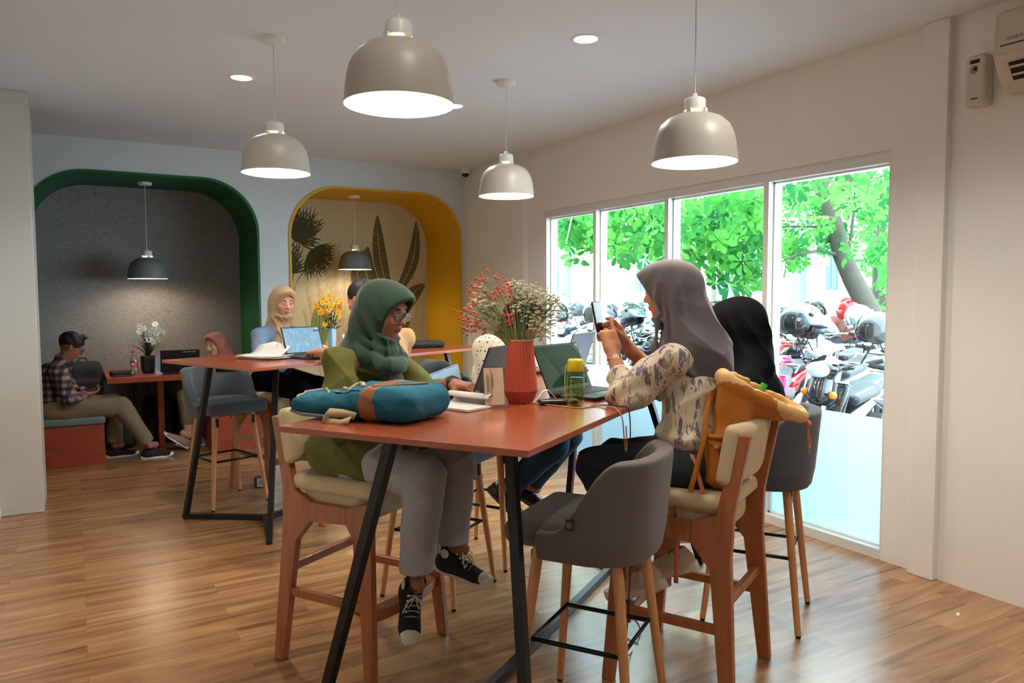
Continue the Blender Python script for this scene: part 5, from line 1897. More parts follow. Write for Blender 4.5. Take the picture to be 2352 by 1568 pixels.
MB().tube(along([(-0.245, -0.115), (-0.262, -0.05), (-0.255, 0.03), (-0.20, 0.0), (-0.15, -0.06), (-0.05, -0.105)]), 0.0045, n=8).build('zipper', zip_m, bp)
MB().tube([(-0.275, -0.11, 0.018), (-0.20, -0.143, 0.014), (-0.05, -0.150, 0.016), (0.02, -0.152, 0.018)], 0.006, n=8).build('piping', mat('taupe_binding', (120, 110, 104), rough=0.8), bp)
MB().tube(along([(-0.095, -0.05), (-0.07, 0.0), (-0.03, -0.02), (0.0, -0.06)]), 0.008, n=10).build('zipper_garage', zip_m, bp)
MB().tube(along([(0.07, -0.10), (0.11, -0.05), (0.16, 0.01), (0.20, 0.06)]), 0.0035, n=8).build('seam_piping', leather, bp)
MB().tube(along([(-0.11, -0.09), (-0.02, -0.11), (0.03, -0.10)]), 0.003, n=8).build('pocket_seam', mat('dark_teal', (10, 56, 76), rough=0.9), bp)
pts = [(0.030, -0.150, 0.022), (-0.01, -0.172, 0.034), (-0.055, -0.182, 0.036), (-0.075, -0.186, 0.018), (-0.05, -0.192, 0.005), (0.0, -0.195, 0.004), (0.035, -0.188, 0.016)]
MB().sheet([[(x, y, z - 0.010) for x, y, z in pts], [(x + 0.004, y + 0.012, z + 0.012) for x, y, z in pts]], thick=0.003).build('strap', strap_b, bp)

# open notebook with the front sheets rolled over
nb = empty('notebook', tb(2.42, 1.43, TH), A1 - pi / 2 - radians(12), 'open notepad with a rolled-over page between backpack and vase', 'notepad')
paper = mat('white_paper', (222, 220, 218), rough=0.8)
MB().box((-0.105, -0.075, 0.001), (0.105, 0.075, 0.011)).build('page_block', paper, nb, bevel=0.002)
rows = []
for i in range(15):
    a = -pi / 2 + i * (1.45 * pi) / 14
    rows.append([(-0.105, 0.058 + 0.020 * cos(a), 0.031 + 0.020 * sin(a)), (0.105, 0.058 + 0.020 * cos(a), 0.031 + 0.020 * sin(a))])
MB().sheet(rows, thick=0.0012).build('rolled_page', paper, nb)
ln = MB()
for i in range(9):
    ln.box((-0.09, -0.065 + i * 0.011, 0.0111), (0.09 if i % 3 else 0.04, -0.0645 + i * 0.011, 0.0113))
ln.build('ruling', mat('ruling_grey', (150, 155, 170)), nb)

# clear stand with a card
acr = glass_mat('acrylic', (0.93, 0.91, 0.90), refl=0.12, rough=0.05)
cs = empty('card_stand', tb(2.475, 1.315, TH), A1 - radians(52), 'clear acrylic stand with a beige price card by the terracotta vase', 'card stand')
Rt = Matrix.Rotation(radians(-17), 3, 'X')
MB().box((-0.042, -0.035, 0.001), (0.042, 0.035, 0.004)).obox((0, 0.004, 0.078), (0.084, 0.003, 0.155), Rt).build('holder', acr, cs)
c_ = MB().obox((0, 0.001, 0.080), (0.074, 0.0012, 0.140), Rt).build('card', mat('beige_card', (188, 164, 140), rough=0.6), cs)
mb = MB()
for i, (x, w_) in enumerate(((-0.026, 0.09), (-0.020, 0.06), (-0.010, 0.10), (-0.004, 0.05))):
    mb.obox(Vector((x, 0, 0)) + Vector((0, -0.0005, 0.085)) + Rt @ Vector((0, -0.0007, 0.005 * i)), (0.0022, 0.0006, w_), Rt)
mb.build('print', mat('print_brown', (96, 66, 62)), c_)

# terracotta vase and its flowers
terra = mat('terracotta', (170, 70, 48), rough=0.7, noise=0.05, nscale=30)
VZ = tb(2.632, 1.282, TH)
vs_ = empty('vase', VZ, 0.2, 'ribbed terracotta vase in the middle of the long table', 'vase')
n = 56
prof = [(0.043, 0.0), (0.047, 0.004), (0.063, 0.040), (0.0665, 0.050), (0.064, 0.075), (0.0485, 0.243), (0.0475, 0.246), (0.0445, 0.244), (0.046, 0.225), (0.058, 0.08), (0.04, 0.012), (0.001, 0.010)]
vv, ff = [], []
for k, (r, z) in enumerate(prof):
    for i in range(n):
        rr = r + (0.0011 if i % 2 else -0.0006) * (1 if k < 7 else 0)
        vv.append((rr * cos(2 * pi * i / n), rr * sin(2 * pi * i / n), z))
for k in range(len(prof) - 1):
    ff += [(k * n + i, k * n + (i + 1) % n, (k + 1) * n + (i + 1) % n, (k + 1) * n + i) for i in range(n)]
mb = MB(); mb.add(vv, ff, False); mb.build('vase_body', terra, vs_)
MB().lathe([(0.0440, 0.2445), (0.0475, 0.2468), (0.0485, 0.2435)], n=56, close=True).build('rim', mat('unglazed_rim', (214, 180, 158), rough=0.8), vs_)

bq = empty('flower_bouquet', VZ + Vector((0, 0, 0.20)), 0, 'dried bouquet of red berries and tiny cream flowers in the terracotta vase', 'flowers')
red_b = mat('red_berry', (196, 62, 52), rough=0.55)
cr_f = mat('cream_floret', (206, 200, 176), rough=0.8)
st_m = mat('green_stem', (112, 132, 86), rough=0.7)
st_y = mat('pale_stem', (150, 152, 100), rough=0.7)
RR = Vector((0.865, -0.5015, 0)); FF = Vector((0.5015, 0.865, 0))
rnd = random.Random(11)
red = [(1120, 635), (1139, 635), (1108, 644), (1089, 658), (1099, 659), (1082, 674), (1097, 675), (1089, 691), (1082, 698), (1079, 712), (1069, 718), (1066, 726), (1064, 737), (1089, 722), (1071, 751), (1085, 750), (1090, 758), (1076, 758), (1102, 750), (1115, 755), (1097, 736), (1123, 682), (1131, 678), (1143, 666), (1141, 675), (1160, 654), (1166, 660), (1171, 666), (1159, 674), (1149, 675), (1107, 688), (1172, 684), (1174, 696), (1174, 736), (1139, 758), (1158, 720), (1164, 732)]
wht = [(1111, 669), (1109, 689), (1113, 712), (1089, 705), (1123, 726), (1105, 730), (1143, 718), (1132, 729), (1127, 752), (1118, 700), (1128, 708), (1100, 715), (1180, 652), (1190, 660), (1198, 656), (1201, 672), (1212, 668), (1224, 684), (1237, 680), (1254, 675), (1258, 687), (1195, 695), (1183, 707), (1219, 693), (1265, 695), (1281, 691), (1275, 703), (1247, 706), (1229, 723), (1264, 727), (1235, 749), (1264, 752), (1244, 758), (1247, 778), (1224, 743), (1210, 735), (1258, 763), (1209, 683), (1186, 690), (1240, 735), (1252, 715), (1228, 668), (1270, 715), (1205, 708), (1240, 695), (1275, 735)]


def spray(px, py, col, kind):
    dx, dz = (px - 1195) * 0.0017, (781 - py) * 0.0017 + 0.046
    dep = rnd.uniform(-0.09, 0.09) * (0.5 + abs(dx) * 4)
    e = RR * dx + FF * dep + Vector((0, 0, dz))
    b = RR * max(-0.03, min(0.03, dx * 0.22)) + FF * rnd.uniform(-0.025, 0.025) + Vector((0, 0, 0.0))
    side = e - b
    mid1 = b + side * 0.35 + Vector((0, 0, 0.030)) - RR * dx * 0.12
    mid2 = b + side * 0.75 + Vector((0, 0, 0.034)) - RR * dx * 0.04
    mb = MB()
    P = []
    for i in range(9):
        t = i / 8
        P.append(b * (1 - t) ** 3 + mid1 * 3 * t * (1 - t) ** 2 + mid2 * 3 * t * t * (1 - t) + e * t ** 3)
    mb.tube(P, 0.0012, n=5)
    fb_ = MB()
    k = 6 if kind == 'r' else 13
    for i in range(k):
        s0 = P[rnd.choice((5, 6, 7))]
        q = e + Vector((rnd.gauss(0, 1), rnd.gauss(0, 1), rnd.gauss(0, 1))) * (0.0105 if kind == 'r' else 0.0145)
        mb.tube([s0, (s0 + q) / 2 + Vector((0, 0, 0.004)), q], 0.0006, n=4)
        if kind == 'r':
            fb_.ball(q, rnd.uniform(0.0036, 0.0056), 7)
        else:
            r = rnd.uniform(0.0032, 0.0050)
            fb_.ball(q, r, 5, (1, 1, 0.7))
            for a in range(3):
                fb_.ball(q + Vector((cos(a * 2.1), sin(a * 2.1), 0.3)) * r, r * 0.6, 4)
    s_ = mb.build('stem', st_y if kind == 'r' else st_m, bq)
    fb_.build('berries' if kind == 'r' else 'florets', col, s_)


for p_ in red: spray(*p_, red_b, 'r')
for p_ in wht: spray(*p_, cr_f, 'w')

# water bottle
bt = empty('water_bottle', tb(2.632, 1.052, TH), A1 + radians(-70), 'yellow-green see-through water bottle with yellow flip cap', 'bottle')
yel = mat('yellow_plastic', (198, 182, 30), rough=0.35)
bg_m = glass_mat('green_bottle_wall', (0.90, 0.96, 0.80), refl=0.1)
wat = glass_mat('green_tinted_water', (0.84, 0.93, 0.60), refl=0.04)
MB().lathe([(0.001, 0.002), (0.028, 0.002), (0.0325, 0.007), (0.0335, 0.05), (0.0335, 0.10), (0.0325, 0.118), (0.029, 0.130), (0.0285, 0.134)], n=36).build('bottle_body', bg_m, bt)
MB().lathe([(0.001, 0.006), (0.026, 0.006), (0.030, 0.011), (0.0312, 0.05), (0.0312, 0.110), (0.001, 0.110)], n=36).build('water', wat, bt)
cp = MB().lathe([(0.0310, 0.134), (0.0318, 0.136), (0.0318, 0.158), (0.0305, 0.163), (0.0300, 0.172), (0.026, 0.179), (0.001, 0.181)], n=36)
cp.obox((0.033, 0, 0.160), (0.016, 0.018, 0.004), Matrix.Identity(3))
cp.build('cap', yel, bt)
MB().sheet([[(-0.036, -0.006, 0.022), (-0.036, 0.006, 0.022)], [(-0.0385, -0.006, 0.06), (-0.0385, 0.006, 0.06)], [(-0.038, -0.006, 0.13), (-0.038, 0.006, 0.13)], [(-0.033, -0.006, 0.155), (-0.033, 0.006, 0.155)]], thick=0.003).build('carry_strap', yel, bt)
a_ = radians(-120)
text('Tupperware', 0.017, mat('embossed_green', (150, 180, 110), rough=0.3), bt, Matrix.Rotation(a_, 4, 'Z') @ Matrix(((0, 0, 1, 0.0338), (0, -1, 0, 0), (1, 0, 0, 0.062), (0, 0, 0, 1))) @ Matrix.Identity(4))

# power bank, lanyard, cables
pb = empty('power_bank', tb(2.66, 1.135, TH), A1 - radians(52), 'black oblong power bank lying before the water bottle', 'power bank')
S = SDF((-0.09, -0.04, -0.003), (0.09, 0.04, 0.03), 0.004)
S.box((0, 0, 0.0105), (0.078, 0.030, 0.0095), rad=0.009)
S.mesh('case', mat('graphite_plastic', (38, 34, 34), rough=0.3), pb)
cord_tan = mat('tan_cable', (176, 138, 96), rough=0.6)
cord_blk = mat('black_cable', (18, 18, 20), rough=0.5)


def cable(name, pts, r, m, label, cat='cable'):
    # smooth curve through the points
    P = [Vector(p) for p in pts]
    out = []
    for i in range(len(P) - 1):
        p0, p1, p2, p3 = P[max(i - 1, 0)], P[i], P[i + 1], P[min(i + 2, len(P) - 1)]
        for k in range(6):
            t = k / 6
            out.append(0.5 * ((2 * p1) + (p2 - p0) * t + (2 * p0 - 5 * p1 + 4 * p2 - p3) * t * t + (3 * p1 - p0 - 3 * p2 + p3) * t ** 3))
    out.append(P[-1])
    return tag(MB().tube(out, r, n=8).build(name, m), label, cat)


z0 = TH + 0.003
cable('charging_cable', [tb(2.70, 1.21, z0), tb(2.62, 1.22, z0), tb(2.60, 1.12, z0), tb(2.585, 1.02, z0), tb(2.66, 0.98, z0), tb(2.64, 0.93, z0 + 0.004), tb(2.60, 0.885, z0 + 0.006), tb(2.58, 0.852, TH - 0.02), tb(2.585, 0.845, 0.98), tb(2.60, 0.845, 0.93), tb(2.615, 0.845, 0.95), tb(2.61, 0.846, 1.02)], 0.0024, cord_tan, 'tan charging cable looping over the table edge below the bottle')
cable('power_cable', [tb(2.66, 1.00, z0), tb(2.68, 0.95, z0 + 0.003), tb(2.665, 0.89, z0 + 0.004), tb(2.65, 0.848, TH - 0.01), tb(2.645, 0.84, 0.90), tb(2.66, 0.84, 0.60), tb(2.70, 0.86, 0.35), tb(2.80, 0.90, 0.10), tb(2.95, 0.93, 0.004), tb(3.15, 0.95, 0.004), tb(3.28, 1.02, 0.004), tb(3.22, 1.10, 0.004), tb(3.10, 1.02, 0.004), tb(3.05, 0.93, 0.004)], 0.0022, cord_blk, 'thin black cable hanging from the long table down to the floor')
lan = [(0.0, 0.0, 0.002), (0.02, 0.015, 0.004), (0.05, 0.03, 0.020), (0.075, 0.045, 0.038), (0.10, 0.05, 0.040), (0.12, 0.045, 0.020), (0.13, 0.03, 0.004)]
ly = empty('lanyard', tb(2.63, 1.235, TH), A1 - radians(38), 'cream cloth lanyard with an orange bead beside the vase', 'lanyard')
MB().sheet([[(x, y - 0.007, z + 0.001) for x, y, z in lan], [(x, y + 0.007, z + 0.003) for x, y, z in lan]], thick=0.002).build('strap', mat('cream_ribbon', (214, 200, 176), rough=0.85), ly)
MB().tube([(0.0, 0.0, 0.003), (-0.012, -0.004, 0.003), (-0.020, -0.004, 0.005)], 0.0016, n=6).ball((-0.024, -0.004, 0.007), 0.0065, 10).ball((-0.022, 0.006, 0.006), 0.005, 8).build('bead', mat('orange_bead', (214, 140, 84), rough=0.4), ly)
ek = empty('key_pouch', tb(2.80, 1.15, TH), A1 - radians(30), 'small dark red-brown pouch behind the bottle', 'pouch')
S = SDF((-0.05, -0.04, -0.002), (0.05, 0.04, 0.04), 0.005)
S.ell((0, 0, 0.012), (0.038, 0.024, 0.011), k=0)
S.mesh('pouch_body', mat('dark_red_leather', (70, 34, 28), rough=0.5), ek)

# ------------------------------------------------------------------ far high table
sp_ = empty('paper_stack', tb2(3.02, 4.33, TH), A2 + radians(8), 'loose stack of curled white papers on the far high table', 'papers')
rnd = random.Random(5)
for i in range(9):
    a = rnd.uniform(-0.25, 0.25)
    dx, dy = rnd.uniform(-0.03, 0.03), rnd.uniform(-0.03, 0.03)
    c, s = cos(a), sin(a)
    rows = []
    for u in np.linspace(-1, 1, 7):
        row = []
        for v in np.linspace(-1, 1, 5):
            x, y = u * 0.105, v * 0.148
            z = 0.0015 + i * 0.0025 + 0.004 * max(0, abs(v) - 0.5) * rnd.uniform(0.5, 1.5)
            if i == 8 and u > 0: z += 0.085 * u ** 1.6 * (1 - 0.35 * abs(v)); x *= 0.8
            row.append((c * x - s * y + dx, s * x + c * y + dy, z))
        rows.append(row)
    MB().sheet(rows, thick=0.0015).build('sheet', paper, sp_)
pn = empty('pen', tb2(3.14, 4.16, TH), A2 - radians(20), 'dark pen lying beside the paper stack', 'pen')
MB().cone((-0.065, 0, 0.005), (0.055, 0, 0.005), 0.0045, 0.0045, 10).cone((0.055, 0, 0.005), (0.07, 0, 0.005), 0.0045, 0.001, 10).build('barrel', black_pl, pn)
MB().box((-0.06, -0.001, 0.0095), (-0.02, 0.001, 0.011)).build('clip', lap_silver, pn)
c2 = empty('menu_stand', tb2(3.50, 4.02, TH), A2 - radians(18), 'white printed card standing behind the hand of the person in tan', 'card stand')
Rt = Matrix.Rotation(radians(-14), 3, 'X')
MB().obox((0.0, 0.01, 0.076), (0.105, 0.002, 0.150), Rt).build('card', paper, c2)
MB().box((-0.0525, -0.03, 0.001), (0.0525, 0.04, 0.004)).obox((0, 0.0125, 0.076), (0.11, 0.002, 0.152), Rt).build('holder', acr, c2)
mb = MB()
P0 = [Vector((0.012 + 0.030 * cos(t), 0, 0.028 + 0.030 * sin(t) - 0.02)) for t in np.linspace(0, 2 * pi, 28, endpoint=False)]
mb.tube([Rt @ p + Vector((0, 0.0085, 0.076)) for p in P0], 0.0008, n=4, closed=True)
for x, z_, w_ in ((-0.03, 0.06, 0.02), (0.0, 0.06, 0.03), (0.0, -0.045, 0.08)):
    mb.obox(Rt @ Vector((x, -0.0015, z_)) + Vector((0, 0.01, 0.076)), (w_, 0.0006, 0.004), Rt)
mb.build('print', mat('print_blue', (112, 122, 160)), c2)

yv = empty('blue_vase', tb2(3.86, 4.66, TH), 0.3, 'pale blue tapered vase on the far high table', 'vase')
mb = MB()
pb_ = [(0.030, 0), (0.038, 0.16), (0.034, 0.16), (0.027, 0.01), (0.001, 0.01)]
mb.lathe(pb_, n=6, smooth=False)
mb.build('vase_body', mat('pale_blue_glaze', (140, 176, 200), rough=0.3), yv)
yb = empty('yellow_flowers', tb2(3.86, 4.66, TH + 0.12), 0, 'bunch of yellow daisies with dark leaves in the pale blue vase', 'flowers')
yf = mat('yellow_petal', (236, 180, 30), rough=0.7)
yc = mat('orange_centre', (214, 130, 20), rough=0.7)
lg = mat('dark_leaf_green', (46, 74, 36), rough=0.6)
rnd = random.Random(9)
ypts = [(741, 685), (758, 680), (757, 671), (765, 690), (752, 702), (762, 706), (773, 696), (765, 722), (756, 700), (745, 695), (790, 678), (785, 688), (797, 690), (795, 702), (800, 680), (772, 664), (763, 729), (778, 683), (790, 712), (768, 678)]
RR2 = Vector((0.90, -0.43, 0)); FF2 = Vector((0.43, 0.90, 0))


def daisy(mb, c, nrm, r, np_=8, w=0.3):
    x, y, d = ortho(nrm)
    for i in range(np_):
        a = 2 * pi * i / np_
        dr = x * cos(a) + y * sin(a)
        sd = x * -sin(a) + y * cos(a)
        c0 = c + dr * r * 0.15
        mb.add([c0, c0 + dr * r * 0.5 + sd * r * w - d * r * 0.06, c + dr * r + d * r * 0.05, c0 + dr * r * 0.5 - sd * r * w - d * r * 0.06], [(0, 1, 2, 3)], True)


for (px, py) in ypts:
    e = RR2 * ((px - 775) * 0.00335) + FF2 * rnd.uniform(-0.07, 0.06) + Vector((0, 0, (768 - py) * 0.00335 - 0.055))
    mb = MB().tube([(0, 0, -0.07), tuple(e * 0.4 + Vector((0, 0, 0.02))), tuple(e)], 0.0018, n=5)
    s_ = mb.build('stem', lg, yb)
    mb = MB()
    nr = (-FF2 + RR2 * rnd.uniform(-0.5, 0.5) + Vector((0, 0, rnd.uniform(0.0, 0.7)))).normalized()
    daisy(mb, e, nr, rnd.uniform(0.022, 0.030))
    mb.mi = 1
    mb.ball(e + nr * 0.004, 0.007, 6)
    mb.build('daisy', [yf, yc], s_)
mb = MB()
for i in range(70):
    e = Vector((rnd.gauss(0, 0.045), rnd.gauss(0, 0.045), rnd.uniform(0.02, 0.19)))
    dr = Vector((e.x, e.y, rnd.uniform(-0.02, 0.05))).normalized()
    sd = dr.cross(Vector((0, 0, 1))).normalized()
    mb.add([e, e + dr * 0.022 + sd * 0.009, e + dr * 0.045, e + dr * 0.022 - sd * 0.009], [(0, 1, 2, 3)], True)
mb.build('leaves', lg, yb)

sl = empty('laptop_sleeve', tb2(4.36, 4.20, TH), A2 - radians(32), 'long padded black sleeve lying at the window end of the far table', 'sleeve')
S = SDF((-0.22, -0.15, -0.002), (0.22, 0.15, 0.07), 0.007)
S.box((0, 0, 0.026), (0.185, 0.115, 0.025), rad=0.024)
S.disp(lambda X, Y, Z: 0.0015 * np.sin(60 * X) * np.cos(40 * Y) + 0 * Z)
S.mesh('sleeve_body', mat('black_neoprene', (34, 34, 36), rough=0.8), sl)
MB().tube([(-0.17, -0.117, 0.028), (0.15, -0.117, 0.028), (0.180, -0.10, 0.028)], 0.003, n=6).build('zipper', black_pl, sl)

# open black bag on the slate stool behind the woman in olive
ob_ = empty('laptop_bag', tb(3.20, 2.02, 0.752), A1 + pi, 'open black bag with a silver laptop inside, on the slate stool', 'bag')
navy = mat('navy_nylon', (26, 34, 42), rough=0.7, noise=0.1, nscale=40)
S = SDF((-0.26, -0.19, -0.003), (0.26, 0.19, 0.45), 0.008)
S.box((0, 0, 0.165), (0.205, 0.105, 0.162), rad=0.05)
S.ell((0, -0.03, 0.31), (0.21, 0.07, 0.11), k=0.04)
S.box((0.0, 0.05, 0.36), (0.17, 0.045, 0.085), rad=0.03, k=0.012, op='s')
S.disp(lambda X, Y, Z: 0.003 * np.sin(40 * X + 20 * Z) * np.sin(30 * Z + 25 * Y))
S.mesh('bag_body', navy, ob_)
MB().tube([(-0.175, 0.09, 0.285), (-0.20, 0.02, 0.33), (-0.13, -0.05, 0.395), (0.0, -0.06, 0.415), (0.13, -0.05, 0.395), (0.20, 0.02, 0.33), (0.175, 0.09, 0.285)], 0.006, n=8).build('zipper', black_pl, ob_)
lp = empty('silver_laptop', tb(3.20, 2.02, 0.752) + Vector((0, 0, 0.27)), A1 + pi, 'closed silver-blue laptop tucked in the open black bag', 'laptop')
MB().obox((0, 0.045, 0.035), (0.30, 0.018, 0.14), Matrix.Rotation(radians(12), 3, 'X') @ Matrix.Rotation(radians(6), 3, 'Y')).build('closed_body', lap_silver, lp, bevel=0.006)

# ------------------------------------------------------------------ mustard bag over the chair back
mbg = empty('drawstring_bag', tb(2.995, 0.655), A1 - radians(6), 'mustard drawstring bag with cream lining flopped over the chair back', 'bag')
mbg.scale = (0.84, 1.0, 0.985)
mus = mat('mustard_nylon', (184, 112, 34), rough=0.6, noise=0.08, nscale=20)
crm = mat('cream_lining', (222, 180, 120), rough=0.7)
S = SDF((-0.32, -0.46, 0.76), (0.30, 0.02, 1.28), 0.0065)
S.box((-0.05, -0.125, 0.90), (0.175, 0.060, 0.120), rad=0.05)
S.box((-0.055, -0.150, 1.04), (0.160, 0.062, 0.115), rad=0.055, k=0.04)
rim = []
for i in range(28):
    t = 2 * pi * i / 28
    x = -0.01 + 0.215 * cos(t)
    y = -0.235 - 0.11 * cos(t) * 0.75 + 0.068 * sin(t)
    z = 1.125 - 0.075 * cos(t) + 0.042 * sin(t)
    rim.append(V(x, y, z))
for p_ in rim:
    S.cap(p_, V(-0.05 + (p_[0] + 0.01) * 0.55, -0.155, 1.06), 0.016, 0.030, k=0.03)
S.chain(rim + [rim[0]], [0.022] * 29, k=0.015)
S.ell((-0.005, -0.235, 1.140), (0.185, 0.060, 0.075), k=0.008, op='s', R=rotm(rz=-0.36) @ rotm(ry=0.34) @ rotm(rx=0.55))
S.disp(lambda X, Y, Z: 0.0035 * np.sin(45 * X + 20 * Z + 2 * np.sin(20 * Y)) * np.sin(25 * Z + 30 * Y) + 0.003 * np.sin(90 * X + 50 * Y) * sm(1.08, 1.14, Z))
S.mesh('bag_body', [mus, crm], mbg, midx=lambda c: ((c[:, 2] > 1.118 - 0.34 * (c[:, 0] + 0.02) + 0.0 * c[:, 1]) | ((c[:, 1] < -0.30) & (c[:, 2] > 0.97))).astype(int))
S = SDF((-0.29, -0.24, 0.78), (-0.14, -0.02, 1.04), 0.006)
S.box((-0.215, -0.125, 0.895), (0.030, 0.055, 0.095), rad=0.028)
S.chain([V(-0.215 + 0.033 * cos(t), -0.125 + 0.055 * sin(t), 0.99) for t in np.linspace(0, 2 * pi, 13)], [0.009] * 13, k=0.008)
S.ell((-0.215, -0.125, 1.0), (0.024, 0.045, 0.03), k=0.004, op='s')
S.mesh('side_pocket', mus, mbg)
pk = mat('coral_cord', (206, 118, 96), rough=0.5)
MB().tube([(-0.235, -0.07, 0.985), (-0.252, -0.10, 0.965), (-0.256, -0.125, 0.955), (-0.25, -0.165, 0.970)], 0.002, n=6).tube([(-0.256, -0.125, 0.945), (-0.258, -0.130, 0.925), (-0.258, -0.142, 0.908), (-0.258, -0.150, 0.915), (-0.257, -0.138, 0.935)], 0.002, n=6).ball((-0.256, -0.125, 0.952), 0.0105, 10).build('pocket_cord', pk, mbg)
MB().tube([(0.20, -0.352, 1.03), (0.205, -0.360, 1.0), (0.195, -0.365, 0.96), (0.185, -0.368, 0.925), (0.20, -0.37, 0.90), (0.22, -0.372, 0.925), (0.215, -0.368, 0.96), (0.205, -0.362, 0.995)], 0.0026, n=6).ball((0.204, -0.362, 1.005), 0.014, 10).tube([(0.20 + 0.006 * cos(t), -0.37, 0.892 + 0.006 * sin(t)) for t in np.linspace(0, 6.0, 9)], 0.002, n=6).build('drawcord', pk, mbg)
stp = [(-0.19, -0.08, 1.15), (-0.235, -0.075, 1.08), (-0.262, -0.072, 0.97), (-0.282, -0.052, 0.86), (-0.290, -0.035, 0.79), (-0.288, -0.04, 0.752), (-0.282, -0.06, 0.745)]
MB().sheet([[(x + 0.006, y - 0.013, z) for x, y, z in stp], [(x + 0.003, y + 0.006, z + 0.004) for x, y, z in stp]], thick=0.005).build('shoulder_strap', [mus], mbg)
sp2 = [(-0.26, -0.035, 0.915), (-0.268, -0.055, 0.86), (-0.290, -0.085, 0.79), (-0.296, -0.06, 0.745), (-0.296, -0.01, 0.735), (-0.296, 0.012, 0.735)]
sp3 = [(-0.296, 0.012, 0.745), (-0.300, 0.010, 0.70), (-0.296, 0.002, 0.66), (-0.298, 0.008, 0.60), (-0.295, 0.012, 0.50), (-0.290, 0.014, 0.42)]
MB().sheet([[(x, y - 0.008, z) for x, y, z in sp2], [(x - 0.001, y + 0.010, z + 0.004) for x, y, z in sp2]], thick=0.002).sheet([[(x, y - 0.009, z) for x, y, z in sp3], [(x, y + 0.009, z) for x, y, z in sp3]], thick=0.002).obox((-0.299, 0.012, 0.735), (0.006, 0.028, 0.02), Matrix.Identity(3)).build('webbing', pk, mbg)
gt = empty('green_tube', mbg.location, A1 - radians(6), 'bright green tube peeking out of the mustard bag', 'tube')
MB().cone((-0.02, -0.20, 1.06), (0.01, -0.235, 1.155), 0.012, 0.013, 14).build('tube_body', mat('bright_green', (70, 178, 60), rough=0.4), gt)

# ------------------------------------------------------------------ alcove still life
ab = empty('plastic_bottle', (0.47, 7.83, 0.75), 0, 'clear plastic bottle with red label and cap on the alcove table', 'bottle')
clr = glass_mat('clear_plastic', (0.90, 0.94, 0.95), refl=0.25, rough=0.08)
MB().lathe([(0.001, 0.002), (0.030, 0.003), (0.034, 0.012), (0.034, 0.07), (0.030, 0.085), (0.034, 0.095), (0.034, 0.13), (0.032, 0.16), (0.016, 0.195), (0.013, 0.205), (0.013, 0.212)], n=24).build('bottle_body', clr, ab)
lb = MB().lathe([(0.0345, 0.088), (0.0350, 0.090), (0.0350, 0.130), (0.0345, 0.132)], n=24).build('label_band', mat('red_label', (196, 40, 36), rough=0.4), ab)
mb = MB()
for i, a in enumerate((-2.5, -2.2, -1.9, -1.6)):
    mb.obox((0.0355 * cos(a), 0.0355 * sin(a), 0.108), (0.004, 0.006, 0.022), Matrix.Rotation(a, 3, 'Z'))
mb.build('label_print', mat('print_white', (225, 215, 210)), lb)
MB().cone((0, 0, 0.212), (0, 0, 0.230), 0.0155, 0.0150, 20).build('cap', mat('red_cap', (206, 36, 48), rough=0.4), ab)
dv = empty('dark_vase', (0.60, 8.02, 0.75), 0.2, 'dark grey tapered vase on the alcove table', 'vase')
mb = MB().lathe([(0.045, 0), (0.06, 0.03), (0.068, 0.16), (0.062, 0.165), (0.055, 0.03), (0.001, 0.02)], n=8, smooth=False)
mb.build('vase_body', mat('dark_ceramic', (40, 40, 42), rough=0.5), dv)
wf = empty('white_flowers', (0.60, 8.02, 0.87), 0, 'white lilies and long dark green leaves in the dark vase', 'flowers')
dkl = mat('strap_leaf', (34, 58, 30), rough=0.5)
wp = mat('white_petal', (226, 226, 216), rough=0.6)
rnd = random.Random(21)
mb = MB()
for i in range(22):
    a = rnd.uniform(0, 2 * pi)
    sp = rnd.uniform(0.03, 0.20)
    if i < 5: a = (pi + 0.5, 0.1, pi - 0.1, -0.5, pi + 0.2)[i]; sp = (0.23, 0.23, 0.19, 0.20, 0.14)[i]
    h_ = rnd.uniform(0.20, 0.34)
    rows = []
    for k in range(7):
        t = k / 6
        c = Vector((cos(a) * sp * t ** 1.7, sin(a) * sp * t ** 1.7 * 0.6, h_ * (t - 0.30 * t * t * (sp / 0.15))))
        w_ = 0.011 * (1 - t) ** 0.5 * (0.5 + t) + 0.001
        s_ = Vector((-sin(a), cos(a), 0))
        rows.append([tuple(c + s_ * w_), tuple(c - s_ * w_)])
    mb.sheet(rows, thick=0.001)
mb.build('leaves', dkl, wf)
for (dx, dz) in ((-0.05, 0.33), (-0.02, 0.31), (0.035, 0.27), (0.05, 0.22), (0.02, 0.24), (0.075, 0.31), (0.09, 0.26), (0.085, 0.35), (0.0, 0.20), (0.06, 0.18), (0.10, 0.20), (-0.055, 0.28), (0.15, 0.27), (0.105, 0.30), (0.03, 0.20)):
    c = Vector((dx - 0.01, rnd.uniform(-0.06, 0.0), dz))
    s_ = MB().tube([(0, 0, 0), tuple(c * 0.5 + Vector((0, 0, 0.03))), tuple(c)], 0.002, n=5).build('stem', dkl, wf)
    mb = MB()
    daisy(mb, c, Vector((rnd.uniform(-0.6, 0.6), -1, rnd.uniform(0, 0.6))), 0.034, 6, 0.28)
    mb.ball(c, 0.006, 6)
    mb.build('lily', wp, s_)
c3 = empty('price_card', (0.685, 7.875, 0.75), -0.25, 'white and blue upright card between the dark vase and the black laptop', 'card stand')
MB().obox((0, 0, 0.078), (0.060, 0.002, 0.15), Matrix.Rotation(radians(-8), 3, 'X')).box((-0.032, -0.03, 0.0), (0.032, 0.03, 0.003)).build('card', mat('bluish_card', (172, 190, 214), rough=0.5), c3)
pc = empty('black_pouch', (0.375, 7.93, 0.75), 0.1, 'flat black pouch with a phone at the end of the alcove table', 'pouch')
S = SDF((-0.13, -0.10, -0.002), (0.13, 0.10, 0.06), 0.008)
S.box((0, 0, 0.02), (0.105, 0.07, 0.019), rad=0.016)
